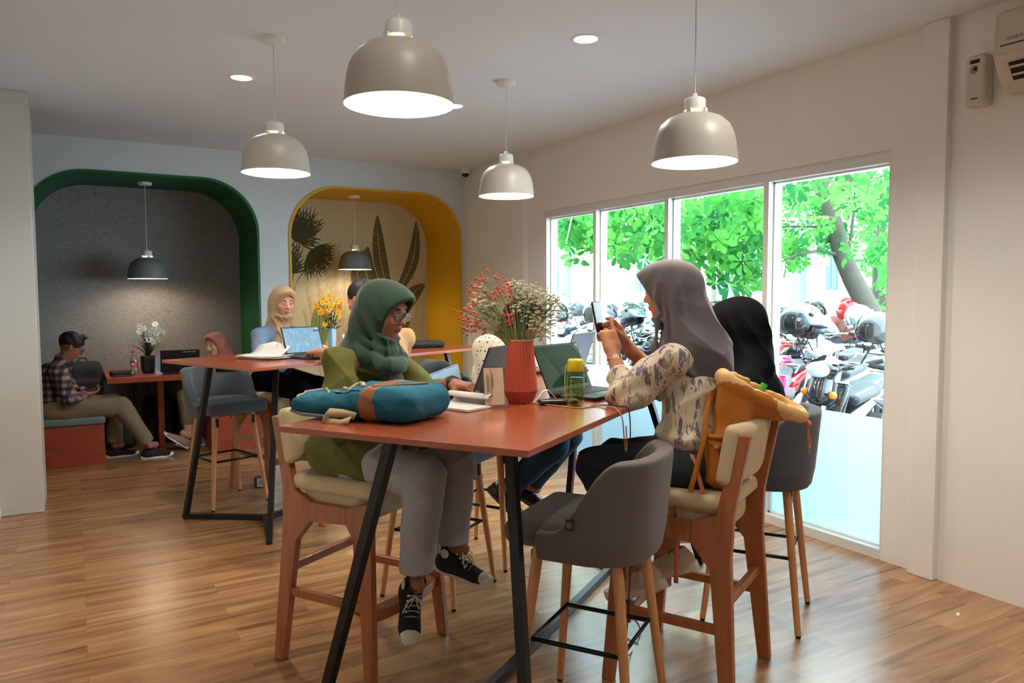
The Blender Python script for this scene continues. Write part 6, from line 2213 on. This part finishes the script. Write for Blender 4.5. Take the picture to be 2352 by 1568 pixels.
S.mesh('pouch_body', mat('black_nylon', (24, 24, 26), rough=0.8), pc)
ph2 = empty('tablet_phone', (0.36, 7.80, 0.75), 0.15, 'black phone lying flat at the front edge of the alcove table', 'phone')
MB().box((-0.075, -0.036, 0.001), (0.075, 0.036, 0.010)).build('case', black_pl, ph2, bevel=0.002)
MB().box((-0.05, -0.025, 0.0101), (0.02, 0.02, 0.0106)).build('screen', mat('screen_grey', (96, 100, 98), rough=0.1), ph2)

def soft_pack(o, rz, label, half, m, flap=True):
    t = empty('backpack', o, rz, label, 'backpack')
    hx, hy, hz = half
    S = SDF((-hx - .05, -hy - .05, -0.004), (hx + .05, hy + .06, 2 * hz + 0.06), 0.010)
    S.box((0, 0, hz), (hx, hy, hz), rad=min(hx, hy) * 0.75)
    S.box((0, hy * 0.8, hz * 0.7), (hx * 0.75, hy * 0.5, hz * 0.55), rad=hy * 0.4, k=0.02)
    S.disp(lambda X, Y, Z: 0.004 * np.sin(30 * X + 20 * Z) * np.sin(24 * Z + 20 * Y))
    S.mesh('bag_body', m, t)
    MB().tube([(-0.04, -hy * 0.3, 2 * hz - 0.01), (-0.03, -hy * 0.3, 2 * hz + 0.03), (0.03, -hy * 0.3, 2 * hz + 0.03), (0.04, -hy * 0.3, 2 * hz - 0.01)], 0.007, n=8).build('handle', m, t)
    MB().tube([(-hx * 0.8, hy * 0.6, hz * 1.3), (-hx * 0.6, hy * 0.85, hz * 1.7), (hx * 0.6, hy * 0.85, hz * 1.7), (hx * 0.8, hy * 0.6, hz * 1.3)], 0.004, n=6).build('zipper', black_pl, t)
    return t


dgb = mat('dark_grey_nylon', (38, 40, 42), rough=0.8, noise=0.15, nscale=30)
soft_pack((0.06, 8.32, 0.433), pi + 0.15, 'dark grey backpack propped on the bench behind the man', (0.16, 0.09, 0.215), dgb)
soft_pack((0.36, 8.30, 0.0), pi - 0.1, 'dark bag standing on the floor under the end of the alcove table', (0.15, 0.12, 0.22), dgb)
soft_pack((0.72, 8.40, 0.0), pi, 'dark backpack against the wall under the alcove table, beside the table post', (0.15, 0.09, 0.24), mat('brown_black_nylon', (36, 28, 28), rough=0.8))
sk = mat('socket_grey', (120, 112, 104), rough=0.5)
for i, x in enumerate((0.50, 0.63)):
    s_ = empty('wall_socket', (x, YA, 0.56), 0, ('wall socket with a dark plug in it under the alcove table', 'free wall socket under the alcove table, nearer its post')[i], 'socket')
    MB().box((-0.042, -0.009, -0.042), (0.042, -0.0002, 0.042)).build('plate', sk, s_, bevel=0.003)
    MB().cone((0, -0.0092, 0), (0, -0.011, 0), 0.022, 0.022, 20).build('outlet', mat('socket_inner', (80, 76, 70)), s_)
    if i == 0: MB().cone((0, -0.011, 0), (0, -0.045, 0), 0.020, 0.016, 16).tube([(0, -0.04, 0), (0, -0.05, -0.06), (0, -0.045, -0.3)], 0.004, n=6).build('plug', black_pl, s_)

# ------------------------------------------------------------------ fixtures
fs_ = empty('floor_socket', (1.225, 6.01, 0), A2 - 0.9, 'grey floor power box with a round socket under the far table', 'socket')
MB().box((-0.055, -0.03, 0.0), (0.055, 0.03, 0.085)).build('housing', mat('socket_housing', (52, 56, 62), rough=0.5), fs_, bevel=0.006)
MB().box((-0.028, -0.0325, 0.010), (0.046, -0.0302, 0.076)).build('face_plate', mat('socket_face', (196, 200, 204), rough=0.4), fs_)
MB().cone((0.008, -0.0328, 0.043), (0.008, -0.036, 0.043), 0.024, 0.022, 24).build('outlet', mat('outlet_beige', (150, 142, 128), rough=0.5), fs_)

cc = empty('dome_camera', (3.765, 7.50, CEIL), 0, 'small white dome security camera in the ceiling corner', 'camera')
MB().cone((0, 0, -0.055), (0, 0, -0.0002), 0.055, 0.058, 28).build('mount', white_pl, cc)
MB().ball((0, 0, -0.058), 0.040, 16, (1, 1, 0.85)).build('lens_dome', mat('smoked_dome', (30, 28, 26), rough=0.1), cc)

ds = empty('air_freshener', (WX - 0.012, 2.085, 2.515), 0, 'white automatic air freshener on the wall beside the pilaster', 'dispenser')
S = SDF((-0.10, -0.07, -0.15), (0.01, 0.07, 0.15), 0.005)
S.box((-0.035, 0, 0), (0.042, 0.050, 0.122), rad=0.020)
S.F = np.maximum(S.F, (S.ax[0][:, None, None] + 0.0005)).astype(np.float32)
S.mesh('housing', mat('ivory_plastic', (206, 198, 184), rough=0.3), ds)
MB().box((-0.0785, -0.022, 0.078), (-0.0765, 0.022, 0.096)).build('window_slot', black_pl, ds)
MB().cone((-0.0765, 0.004, 0.050), (-0.0785, 0.004, 0.050), 0.021, 0.019, 20).build('nozzle_ring', mat('tan_ring', (150, 134, 112), rough=0.4), ds)
MB().cone((-0.0785, -0.003, 0.052), (-0.0800, -0.003, 0.052), 0.010, 0.008, 14).build('nozzle', black_pl, ds)
MB().box((-0.0785, -0.016, -0.092), (-0.0768, 0.014, -0.084)).build('emblem', mat('emblem_blue', (60, 96, 140)), ds)

ac = empty('air_conditioner', (WX - 0.012, 1.47, 2.60), 0, 'white wall air conditioner cut off by the picture edge', 'air conditioner')
acm = mat('ac_ivory', (204, 196, 182), rough=0.45)
# profile in (x, z); x grows towards the wall
prof = [(-0.0005, 0.175), (-0.14, 0.175), (-0.185, 0.150), (-0.200, 0.04), (-0.200, -0.035), (-0.185, -0.060), (-0.120, -0.150), (-0.060, -0.180), (-0.0005, -0.185)]
MB().prism(prof, -0.43, 0.47, 'y').build('housing', acm, ac, bevel=0.006)
MB().box((-0.206, -0.41, -0.028), (-0.199, 0.445, 0.150)).build('front_panel', acm, ac, bevel=0.004)
MB().box((-0.2075, -0.40, 0.000), (-0.2055, 0.435, 0.006)).build('panel_groove', mat('ac_groove', (60, 50, 40)), ac)
Ra = Matrix.Rotation(radians(-36), 3, 'Y')
cx_, cz_ = -0.156, -0.106
MB().obox((cx_, 0.01, cz_), (0.008, 0.80, 0.085), Ra).build('outlet_slot', mat('ac_dark', (24, 22, 18)), ac)
mb = MB()
for k in (-0.020, 0.018):
    mb.obox((cx_ - 0.006 + k * 0.6, 0.01, cz_ - k * 0.8), (0.012, 0.79, 0.009), Ra)
mb.build('louvre', acm, ac)
text('DAIKIN', 0.022, mat('ac_print', (96, 84, 70)), ac, Matrix(((0, 0, -1, -0.2065), (-1, 0, 0, 0.37), (0, 1, 0, 0.028), (0, 0, 0, 1))))

sc_ = empty('paper_scrap', (3.52, 1.93, 0.0), 0.4, 'small pale scrap on the floor near the right wall', 'scrap')
MB().sheet([[(-0.022, -0.006, 0.001), (0.0, -0.008, 0.005), (0.024, -0.005, 0.001)], [(-0.022, 0.006, 0.002), (0.0, 0.009, 0.004), (0.022, 0.007, 0.001)]], thick=0.0006).build('scrap_sheet', paper, sc_)

# ------------------------------------------------------------------ outside: parking ground, building, trees, motorcycles
struct(MB().box((4.03, -6, -0.12), (34, 44, -0.02)), 'ground', mat('outside_paving', (176, 176, 172), rough=0.9, noise=0.1, nscale=3))
CAMP = Vector((0, 0, 1.5))


def ray_at(px, py, D):
    """point seen at photo pixel (px, py), D metres deep; used once to read positions off the photograph"""
    return CAMP + (fw + rt2 * ((px - 1176) / 1735) - up2 * ((py - 784) / 1735)) * D


bl = empty('building', (16.5, 14, -0.02), 0, 'white building across the parking lot with narrow tall teal windows', 'building')
MB().box((0, -14, 0), (4, 26, 7.5)).build('wall', mat('white_render', (236, 236, 232), rough=0.9), bl)
tealw = mat('teal_window', (8, 62, 78), rough=0.15, spec=0.8)
dkw = mat('dark_window', (12, 30, 46), rough=0.15, spec=0.8)
pilm = mat('blue_grey_pilaster', (92, 118, 132), rough=0.8)


def wall_y(px):
    d = ray_at(px, 680, 10) - CAMP
    return CAMP.y + d.y * (16.5 / d.x)


for (pa, pb2, z0_, z1_, m) in ((1252, 1285, 0.4, 3.4, dkw), (1462, 1486, 1.55, 3.2, tealw), (1492, 1526, 1.3, 3.4, dkw), (1648, 1662, 1.5, 3.3, tealw), (1668, 1682, 1.5, 3.3, dkw), (1716, 1750, 1.60, 3.3, tealw), (1897, 1928, 1.55, 3.3, tealw)):
    ya, yb_ = wall_y(pa) - 14, wall_y(pb2) - 14
    f = MB().box((-0.04, min(ya, yb_), z0_), (0.02, max(ya, yb_), z1_)).build('window', pilm, bl)
    w_ = abs(yb_ - ya)
    mb = MB()
    for k in range(2):
        a = min(ya, yb_) + 0.04 + k * (w_ - 0.04) / 2
        mb.box((-0.055, a, z0_ + 0.05), (-0.041, a + (w_ - 0.12) / 2, z1_ - 0.05))
    mb.build('pane', m, f)
for (pa, pb2) in ((1828, 1852), (1300, 1312)):
    ya, yb_ = wall_y(pa) - 14, wall_y(pb2) - 14
    MB().box((-0.25, min(ya, yb_), 0), (0.02, max(ya, yb_), 7.4)).build('pilaster', pilm, bl)
for (pa, pb2, za, zb) in ((1891, 1906, 2.2, 3.0), (1932, 1946, 2.2, 2.9)):
    ya, yb_ = wall_y(pa) - 14, wall_y(pb2) - 14
    MB().box((-0.06, min(ya, yb_), za), (0.02, max(ya, yb_), zb)).build('panel', mat('pale_yellow_panel', (240, 226, 90), rough=0.7), bl)

bark = mat('grey_bark', (66, 64, 56), rough=0.95, noise=0.25, nscale=9, bump=0.5, bscale=40)
bark2 = mat('pale_bark', (124, 122, 110), rough=0.95, noise=0.15, nscale=9)


def leaf_mat(name, c):
    m = bpy.data.materials.new(name)
    m.use_nodes = True
    nt = m.node_tree
    nt.nodes.clear()
    o = nt.nodes.new('ShaderNodeOutputMaterial')
    d = nt.nodes.new('ShaderNodeBsdfDiffuse')
    t = nt.nodes.new('ShaderNodeBsdfTranslucent')
    d.inputs[0].default_value = srgb(*c)
    t.inputs[0].default_value = srgb(min(255, c[0] + 20), min(255, c[1] + 40), c[2] + 6)
    mx = nt.nodes.new('ShaderNodeMixShader')
    mx.inputs[0].default_value = 0.5
    nt.links.new(d.outputs[0], mx.inputs[1])
    nt.links.new(t.outputs[0], mx.inputs[2])
    nt.links.new(mx.outputs[0], o.inputs[0])
    return m


lf1, lf2, lf3 = leaf_mat('leaf_green', (50, 106, 54)), leaf_mat('leaf_light', (80, 138, 68)), leaf_mat('leaf_deep', (30, 80, 50))


def leaf(mb, b, d, n, L, W):
    d = d.normalized()
    s = d.cross(n)
    if s.length < 1e-4: return
    s.normalize()
    n = s.cross(d)
    P = []
    for t, w in ((0, 0.05), (0.3, 0.5), (0.62, 1.0), (0.85, 0.75)):
        c = b + d * (L * t) - n * (0.12 * L * t * t)
        P.append((c - s * (W * w / 2), c + s * (W * w / 2)))
    tip = b + d * L - n * (0.14 * L)
    vs = [p for q in P for p in q] + [tip]
    mb.add(vs, [(0, 1, 3, 2), (2, 3, 5, 4), (4, 5, 7, 6), (6, 7, 8)], True)


def tree(trunk, branches, centres, rnd, label, bm, L=0.15, per=9):
    """trunk/branches: lists of (point, radius); centres: leaf rosettes"""
    base = trunk[0][0]
    t = empty('tree', (base.x, base.y, -0.02), 0, label, 'tree', 'trees over the parking lot')
    o = t.location.copy()
    mb = MB()
    mb.tube([p - o for p, r in trunk], 0, n=14, radii=[r for p, r in trunk])
    mb.build('trunk', bm, t)
    for br in branches:
        MB().tube([p - o for p, r in br], 0, n=8, radii=[r for p, r in br]).build('branch', bm, t)
    mb = MB()
    for c in centres:
        mb.mi = rnd.choice((0, 0, 1, 1, 2))
        ax = Vector((rnd.gauss(0, 1), rnd.gauss(0, 1), rnd.gauss(0.3, 0.8))).normalized()
        x, y, d = ortho(ax)
        for i in range(per):
            a = 2 * pi * i / per + rnd.uniform(-0.2, 0.2)
            dr = (x * cos(a) + y * sin(a) + ax * rnd.uniform(0.0, 0.8)).normalized()
            dr.z -= 0.25
            leaf(mb, c - o + dr * 0.03, dr, ax, L * rnd.uniform(0.7, 1.2), L * 0.52)
    if centres: mb.build('crown', [lf1, lf2, lf3], t)
    return t


rnd = random.Random(31)


def pix_tree(D, tr, brs):
    T = [(ray_at(x, y, D * 1.0 + dd), r) for x, y, r, dd in tr]
    T = [(Vector((T[0][0].x + 0.03, T[0][0].y, -0.02)), T[0][1] * 1.15)] + T
    B = [[(ray_at(x, y, D + dd), r) for x, y, r, dd in b] for b in brs]
    return T, B


def clouds(spec):
    """leaf rosettes scattered in pixel windows at a range of depths"""
    out = []
    for (x0, y0, x1, y1, d0, d1, n_) in spec:
        for i in range(int(n_ * 1.45)):
            p_ = ray_at(rnd.uniform(x0, x1), rnd.uniform(y0, y1), rnd.uniform(d0, d1))
            if p_.x > 4.75: out.append(p_)
    return out


T, B = pix_tree(9.0, [(2012, 745, 0.135, 0), (1990, 700, 0.125, 0), (1958, 640, 0.115, 0), (1932, 580, 0.105, 0), (1918, 520, 0.10, 0), (1902, 470, 0.085, 0), (1884, 430, 0.075, 0), (1876, 395, 0.07, 0), (1862, 340, 0.06, 0), (1850, 250, 0.05, 0)],
                [[(1915, 500, 0.06, 0), (1930, 440, 0.055, -0.1), (1962, 395, 0.045, -0.2), (2000, 350, 0.04, -0.3), (2040, 300, 0.03, -0.3)],
                 [(1880, 442, 0.035, 0), (1840, 428, 0.032, 0.1), (1800, 430, 0.028, 0.2), (1768, 452, 0.022, 0.3), (1700, 480, 0.014, 0.4)],
                 [(1925, 585, 0.025, 0), (1880, 575, 0.022, -0.2), (1830, 585, 0.018, -0.4), (1790, 603, 0.012, -0.5)],
                 [(1945, 600, 0.022, 0), (1955, 540, 0.018, 0), (1963, 470, 0.016, 0), (1965, 400, 0.012, 0)],
                 [(1912, 522, 0.02, 0), (1870, 520, 0.016, 0.1), (1800, 520, 0.012, 0.2), (1765, 535, 0.008, 0.3)],
                 [(1960, 395, 0.02, -0.2), (2010, 410, 0.015, -0.3), (2050, 395, 0.01, -0.3)],
                 [(1892, 448, 0.03, 0), (1900, 420, 0.028, 0.1), (1915, 385, 0.02, 0.2)]])
C = clouds([(1755, 330, 2080, 470, 6.5, 11.5, 130), (1760, 450, 1900, 590, 8, 11, 46), (1930, 450, 2080, 590, 8, 11.5, 50), (1760, 560, 1850, 615, 8.5, 9.5, 16), (1870, 470, 1950, 560, 9.3, 11, 18)])
tree(T, B, C, rnd, 'leaning grey-trunked tree with bright green leaves in the right window', bark, L=0.10, per=8)
T, B = pix_tree(9.6, [(1600, 720, 0.085, 0), (1588, 660, 0.08, 0), (1578, 600, 0.075, 0), (1567, 540, 0.07, 0), (1558, 480, 0.066, 0), (1552, 440, 0.06, 0), (1545, 380, 0.05, 0)],
                [[(1560, 470, 0.02, 0), (1610, 500, 0.016, -0.2), (1680, 520, 0.010, -0.3), (1740, 540, 0.006, -0.3)],
                 [(1556, 455, 0.02, 0), (1500, 470, 0.015, -0.5), (1450, 500, 0.01, -0.8), (1440, 560, 0.006, -1.0)],
                 [(1560, 500, 0.02, 0), (1640, 470, 0.016, 0.2), (1700, 430, 0.01, 0.3)],
                 [(1552, 440, 0.025, 0), (1430, 440, 0.02, -0.6), (1320, 470, 0.012, -1.2), (1300, 560, 0.006, -1.5)]])
C = clouds([(1230, 470, 1400, 560, 6.8, 11, 110), (1370, 430, 1560, 590, 6.5, 11, 170), (1560, 400, 1760, 560, 7.5, 11.5, 180), (1640, 540, 1760, 660, 8.5, 10.5, 44), (1270, 560, 1360, 600, 7.5, 8.5, 12), (1430, 560, 1500, 630, 6.6, 7.4, 12), (1310, 620, 1350, 650, 7.0, 7.4, 6), (1560, 560, 1640, 600, 9, 10.5, 12)])
tree(T, B, C, rnd, 'pale-trunked tree with broad drooping leaves behind the woman with the phone', bark2, L=0.135, per=7)
for i, (px, D, r) in enumerate(((1636, 12.5, 0.07), (1662, 13.0, 0.055), (1684, 12.2, 0.06), (2010, 13.0, 0.06), (2028, 14.0, 0.09))):
    a, b = ray_at(px, 700, D), ray_at(px + (6 if i % 2 else -4), 420, D)
    tree([(Vector((a.x, a.y, -0.02)), r), (a, r), (b, r * 0.8)], [], clouds([(px - 25, 400, px + 25, 560, D - 0.6, D + 0.6, 8)] if i < 3 else [(px - 25, 450, px + 35, 760, D - 0.6, D + 1.2, 34)]), rnd,
         ('slim pale palm-like trunk left of the black hijab, first of three', 'slim pale trunk, middle one of three left of the black hijab', 'slim pale trunk nearest the black hijab, third of three', 'thin dark trunk beside the right window edge', 'thicker leafy trunk at the very right window edge')[i], bark2 if i < 3 else bark, L=0.16)

# --- motorcycles: built facing +y
chrome = mat('chrome', (190, 194, 198), rough=0.2, metal=0.9)
tyre_m = mat('tyre', (24, 24, 26), rough=0.85)
seat_m = mat('bike_seat_vinyl', (30, 36, 42), rough=0.4)
dark_p = mat('bike_dark_plastic', (36, 40, 44), rough=0.45)
lens_m = mat('lamp_lens', (200, 210, 216), rough=0.08, spec=0.8)
tail_m = mat('tail_lens', (176, 28, 30), rough=0.15)
plate_m = mat('plate_black', (20, 22, 24), rough=0.5)
platew = mat('plate_white', (214, 214, 210), rough=0.5)
PAINT = [mat('paint_' + n_, c_, rough=0.16, coat=0.6) for n_, c_ in (('black', (22, 24, 28)), ('white', (190, 194, 196)), ('red', (170, 16, 22)), ('pink', (186, 46, 120)), ('blue_grey', (44, 66, 88)), ('silver', (104, 112, 120)))]


def motorcycle():
    t = empty('motorcycle')
    body = SDF((-0.22, -0.95, 0.30), (0.22, 0.70, 1.12), 0.016)
    # tail, under-seat body, neck and leg shield
    body.cap((0, -0.05, 0.55), (0, -0.80, 0.76), 0.115, 0.060, k=0, flat=((0, 0, 1), 0.9))
    body.cap((0, -0.15, 0.52), (0, 0.10, 0.42), 0.10, 0.09, k=0.04)
    body.box((0, 0.33, 0.66), (0.165, 0.035, 0.24), rad=0.034, k=0.03, R=rotm(rx=0.42))
    body.cap((0, 0.38, 0.80), (0, 0.30, 1.0), 0.09, 0.075, k=0.04)
    body.ell((0, 0.36, 0.985), (0.12, 0.10, 0.065), k=0.03)
    body.ell((0, 0.28, 1.0), (0.20, 0.055, 0.038), k=0.04)
    body.mesh('body_panel', PAINT[0], t)
    S = SDF((-0.17, -0.85, 0.62), (0.17, 0.05, 0.90), 0.016)
    S.box((0, -0.22, 0.74), (0.125, 0.24, 0.045), rad=0.042, R=rotm(rx=-0.10))
    S.box((0, -0.56, 0.795), (0.105, 0.19, 0.040), rad=0.038, k=0.04, R=rotm(rx=-0.12))
    S.mesh('seat', seat_m, t)
    for nm, y in (('front_wheel', 0.62), ('rear_wheel', -0.60)):
        mb = MB()
        R, n1, n2 = 0.235, 28, 8
        vv, ff = [], []
        for i in range(n1):
            for j in range(n2):
                rr = R + 0.043 * cos(2 * pi * j / n2)
                vv.append((0.040 * sin(2 * pi * j / n2), y + rr * cos(2 * pi * i / n1), 0.275 + rr * sin(2 * pi * i / n1)))
        for i in range(n1):
            for j in range(n2):
                ff.append((i * n2 + j, ((i + 1) % n1) * n2 + j, ((i + 1) % n1) * n2 + (j + 1) % n2, i * n2 + (j + 1) % n2))
        mb.add(vv, ff, True)
        w_ = mb.build(nm, tyre_m, t)
        mb = MB()
        mb.tube([(0.0, y + 0.195 * cos(a), 0.275 + 0.195 * sin(a)) for a in np.linspace(0, 2 * pi, 24, endpoint=False)], 0.012, n=6, closed=True)
        for k in range(10):
            a = 2 * pi * k / 10
            mb.tube([(0.01 * (-1) ** k, y, 0.275), (0, y + 0.19 * cos(a), 0.275 + 0.19 * sin(a))], 0.0045, n=4)
        mb.cone((-0.05, y, 0.275), (0.05, y, 0.275), 0.03, 0.03, 12)
        mb.build('spoked_rim', chrome, w_)
    S = SDF((-0.10, 0.30, 0.30), (0.10, 0.95, 0.66), 0.014)
    S.fn(lambda X, Y, Z: np.maximum(np.maximum(np.abs(np.sqrt((Y - 0.62) ** 2 + (Z - 0.275) ** 2) - 0.31) - 0.014, np.abs(X) - 0.062), np.maximum(0.36 + 0.35 * (Y - 0.62) - Z, -1)))
    S.mesh('front_fender', PAINT[0], t)
    mb = MB()
    for s in (-1, 1):
        mb.tube([(s * 0.065, 0.62, 0.275), (s * 0.065, 0.44, 0.72)], 0.018, n=8)
    mb.build('fork', chrome, t)
    mb = MB().tube([(-0.33, 0.14, 1.01), (-0.22, 0.22, 1.03), (0, 0.28, 1.02), (0.22, 0.22, 1.03), (0.33, 0.14, 1.01)], 0.011, n=8)
    hb = mb.build('handlebar', chrome, t)
    for s in (-1, 1):
        MB().cone((s * 0.25, 0.20, 1.025), (s * 0.345, 0.125, 1.005), 0.018, 0.018, 10).build('grip', rubber, hb)
        m_ = MB().tube([(s * 0.21, 0.23, 1.03), (s * 0.25, 0.24, 1.11), (s * 0.28, 0.22, 1.19)], 0.006, n=6).build('mirror_stem', dark_p, t)
        MB().ball((s * 0.29, 0.215, 1.215), 0.062, 10, (1.0, 0.28, 0.62)).build('mirror', dark_p, m_)
    MB().ball((0, 0.445, 0.975), 0.075, 12, (1.15, 0.45, 0.75)).build('headlight', lens_m, t)
    for s in (-1, 1):
        MB().ball((s * 0.10, 0.40, 0.80), 0.035, 8, (1, 0.6, 0.8)).build('turn_signal', mat('amber_lens', (224, 130, 40), rough=0.2), t)
    MB().obox((0, 0.415, 0.60), (0.23, 0.006, 0.085), Matrix.Rotation(radians(24), 3, 'X')).build('front_plate', platew, t)
    MB().obox((0, -0.90, 0.60), (0.23, 0.006, 0.085), Matrix.Rotation(radians(-20), 3, 'X')).build('rear_plate', platew, t)
    MB().ball((0, -0.845, 0.755), 0.07, 10, (1.2, 0.5, 0.5)).build('tail_light', tail_m, t)
    mb = MB().box((-0.10, -0.12, 0.24), (0.10, 0.12, 0.40)).cone((-0.13, 0.0, 0.30), (0.13, 0.0, 0.30), 0.075, 0.075, 14).box((-0.09, 0.0, 0.40), (0.09, 0.28, 0.44))
    mb.build('engine', mat('engine_grey', (96, 102, 108), rough=0.4, metal=0.6), t, bevel=0.01)
    MB().tube([(0.12, 0.02, 0.25), (0.14, -0.2, 0.26), (0.15, -0.5, 0.33)], 0.025, n=8).tube([(0.15, -0.45, 0.32), (0.155, -0.80, 0.42)], 0.045, n=10).build('exhaust', chrome, t)
    MB().tube([(-0.12, -0.70, 0.80), (-0.14, -0.85, 0.86), (0.14, -0.85, 0.86), (0.12, -0.70, 0.80)], 0.012, n=8).build('grab_rail', chrome, t)
    return t


proto = motorcycle()
GM = 'motorcycles parked outside the window'
CN = ['black', 'white', 'red', 'pink', 'blue-grey', 'silver']


def repaint(c, k):
    for ch in c.children if False else [o for o in bpy.data.objects if o.parent == c]:
        if ch.name.split('.')[0] in ('body_panel', 'front_fender'):
            ch.material_slots[0].link = 'OBJECT'
            ch.material_slots[0].material = PAINT[k]


rnd = random.Random(77)
spots = []
for r_, (X, sp, y_lo, y_hi) in enumerate(((5.05, 0.62, 3.1, 8.2), (6.55, 0.66, 4.1, 10.6), (8.1, 0.68, 5.2, 13.0), (9.7, 0.75, 6.4, 15.4))):
    y = y_lo
    k = 0
    while y < y_hi:
        spots.append((X + rnd.uniform(-0.12, 0.12), y, r_, k))
        y += sp * rnd.uniform(0.92, 1.1)
        k += 1
rows_n = ['front', 'second', 'third', 'last']
words = ['first', 'second', 'third', 'fourth', 'fifth', 'sixth', 'seventh', 'eighth', 'ninth', 'tenth', 'eleventh', 'twelfth', 'thirteenth', 'fourteenth']
fixed = {(0, 0): 5, (0, 1): 0, (0, 2): 3, (0, 3): 2, (1, 1): 1, (1, 2): 2, (1, 0): 0}
bikes = []
index_kids()
for X, y, r_, k in spots:
    ci = fixed.get((r_, k), rnd.choice((0, 0, 0, 0, 4, 4, 5, 5, 1, 2)))
    c = proto if not bikes else copy_tree(proto)
    c.location = (X, y, -0.02)
    base = pi / 2 if (r_ + k) % 5 else -pi / 2
    c.rotation_euler = (0, radians(rnd.uniform(-5, 5)), base + radians(rnd.uniform(-22, 22)) + radians(18))
    tag(c, '%s motorcycle in the %s row from the window, %s counted from the right' % (CN[ci], rows_n[r_], words[min(k, 13)]), 'motorcycle', GM)
    repaint(c, ci)
    bikes.append((c, ci, r_, k))
# number plates with writing on two of the near machines
for (c, s_) in ((bikes[2][0], 'AG 5125 RC'), (bikes[3][0], 'AG 2007')):
    text(s_, 0.045, plate_m, c, Matrix.Translation((0, 0.4195, 0.60)) @ Matrix.Rotation(radians(24), 4, 'X') @ Matrix(((-1, 0, 0, 0), (0, 0, 1, 0.0002), (0, 1, 0, 0), (0, 0, 0, 1))))

# helmets resting on mirrors and seats
def helmet():
    t = empty('helmet')
    S = SDF((-0.18, -0.20, -0.17), (0.18, 0.24, 0.17), 0.009)
    S.ell((0, -0.01, 0.0), (0.128, 0.150, 0.135), k=0)
    S.F = np.maximum(S.F, (-0.115 - S.ax[2][None, None, :])).astype(np.float32)
    S.ell((0, 0.0, -0.06), (0.100, 0.125, 0.13), k=0.01, op='s')
    S.ell((0, 0.16, -0.035), (0.095, 0.10, 0.062), k=0.012, op='s')
    S.cap((-0.09, 0.105, 0.055), (0.09, 0.105, 0.055), 0.022, 0.022, k=0.02)
    S.mesh('shell', PAINT[0], t)
    rows = []
    for i in range(7):
        a = 0.50 - 0.115 * i
        rows.append([(0.132 * sin(b), -0.005 + (0.156 + 0.012 * i) * cos(b) * cos(a) * 0.99, 0.145 * sin(a) + 0.0) for b in np.linspace(-1.35, 1.35, 13)])
    MB().sheet(rows, thick=0.002).build('visor', mat('smoked_visor', (70, 84, 92), rough=0.05, spec=0.9, coat=0.8), t)
    for s in (-1, 1):
        MB().cone((s * 0.122, 0.03, 0.01), (s * 0.137, 0.03, 0.01), 0.018, 0.015, 12).build('visor_pivot', chrome, t)
    MB().tube([(-0.105, 0.02, -0.10), (-0.06, 0.04, -0.17), (0.06, 0.04, -0.17), (0.105, 0.02, -0.10)], 0.005, n=6).build('chin_strap', black_pl, t)
    return t


hp = helmet()
index_kids()
bpy.context.view_layer.update()
first = True
HC = [0, 0, 0, 0, 4, 5, 1, 2, 0, 4]
hk = 0
for (c, ci, r_, k) in bikes:
    for side in ((-1, 1) if r_ == 0 or rnd.random() < 0.4 else (rnd.choice((-1, 1)),)):
        if rnd.random() < (0.12 if r_ < 2 else 0.30): continue
        kk = HC[hk % len(HC)] if (r_, k) != (2, 1) else 2
        hk += 1
        lp_ = Vector((side * 0.285, 0.215, 1.275))
        p_ = c.matrix_world @ lp_
        hpc = hp if first else copy_tree(hp)
        first = False
        hpc.location = p_
        hpc.rotation_euler = (radians(rnd.uniform(-12, 12)), radians(rnd.uniform(-15, 15)), rnd.uniform(0, 2 * pi))
        tag(hpc, '%s helmet on the %s mirror of the %s motorcycle, %s row, %s from the right' % (CN[kk], 'left' if side < 0 else 'right', CN[ci], rows_n[r_], words[min(k, 13)]), 'helmet', 'helmets left on the motorcycles')
        for ch in [o for o in bpy.data.objects if o.parent == hpc and o.name.startswith('shell')]:
            ch.material_slots[0].link = 'OBJECT'
            ch.material_slots[0].material = PAINT[kk]

# rider with the red cap among the motorcycles
q = ray_at(1945, 745, 10.6)
J = dict(pelvis=(0, -0.03, 0.86), chest=(0, 0.0, 1.05), neck=(0, 0.03, 1.22), head=(0, 0.06, 1.35),
         shL=(-0.18, 0.02, 1.15), shR=(0.18, 0.02, 1.15), elL=(-0.22, 0.16, 0.98), elR=(0.22, 0.16, 0.98), wrL=(-0.15, 0.36, 1.0), wrR=(0.15, 0.36, 1.0),
         knL=(-0.16, 0.36, 0.70), knR=(0.16, 0.36, 0.70), anL=(-0.18, 0.25, 0.30), anR=(0.18, 0.25, 0.30), ftL=(0, 1, 0), ftR=(0, 1, 0))
t, J, hc = person((q.x, q.y, -0.04), radians(115), 'rider in a red cap and brown top among the motorcycles', J, rotm(rx=-0.1), SK1, 0.013,
                  [dict(W=J['wrL'], f=(0, 1, 0), n=(0, 0, 1), side=1), dict(W=J['wrR'], f=(0, 1, 0), n=(0, 0, 1), side=-1)], face=False)
tee(J, mat('brown_top', (120, 72, 66), rough=0.9), t, 0.013, sleeve=(0.07, 0.06, 0.045))
trousers(J, dark_jeans, t, 0.013)
S = SDF(hc - 0.15, hc + 0.17, 0.008)
S.ell(hc + V(0, -0.012, 0.045), (0.086, 0.105, 0.082), k=0)
S.F = np.maximum(S.F, (hc[2] + 0.02 - S.ax[2][None, None, :])).astype(np.float32)
S.ell(hc + V(0, 0.10, 0.03), (0.06, 0.06, 0.01), k=0.01)
S.mesh('cap', mat('red_cap_cloth', (214, 40, 44), rough=0.8), t)
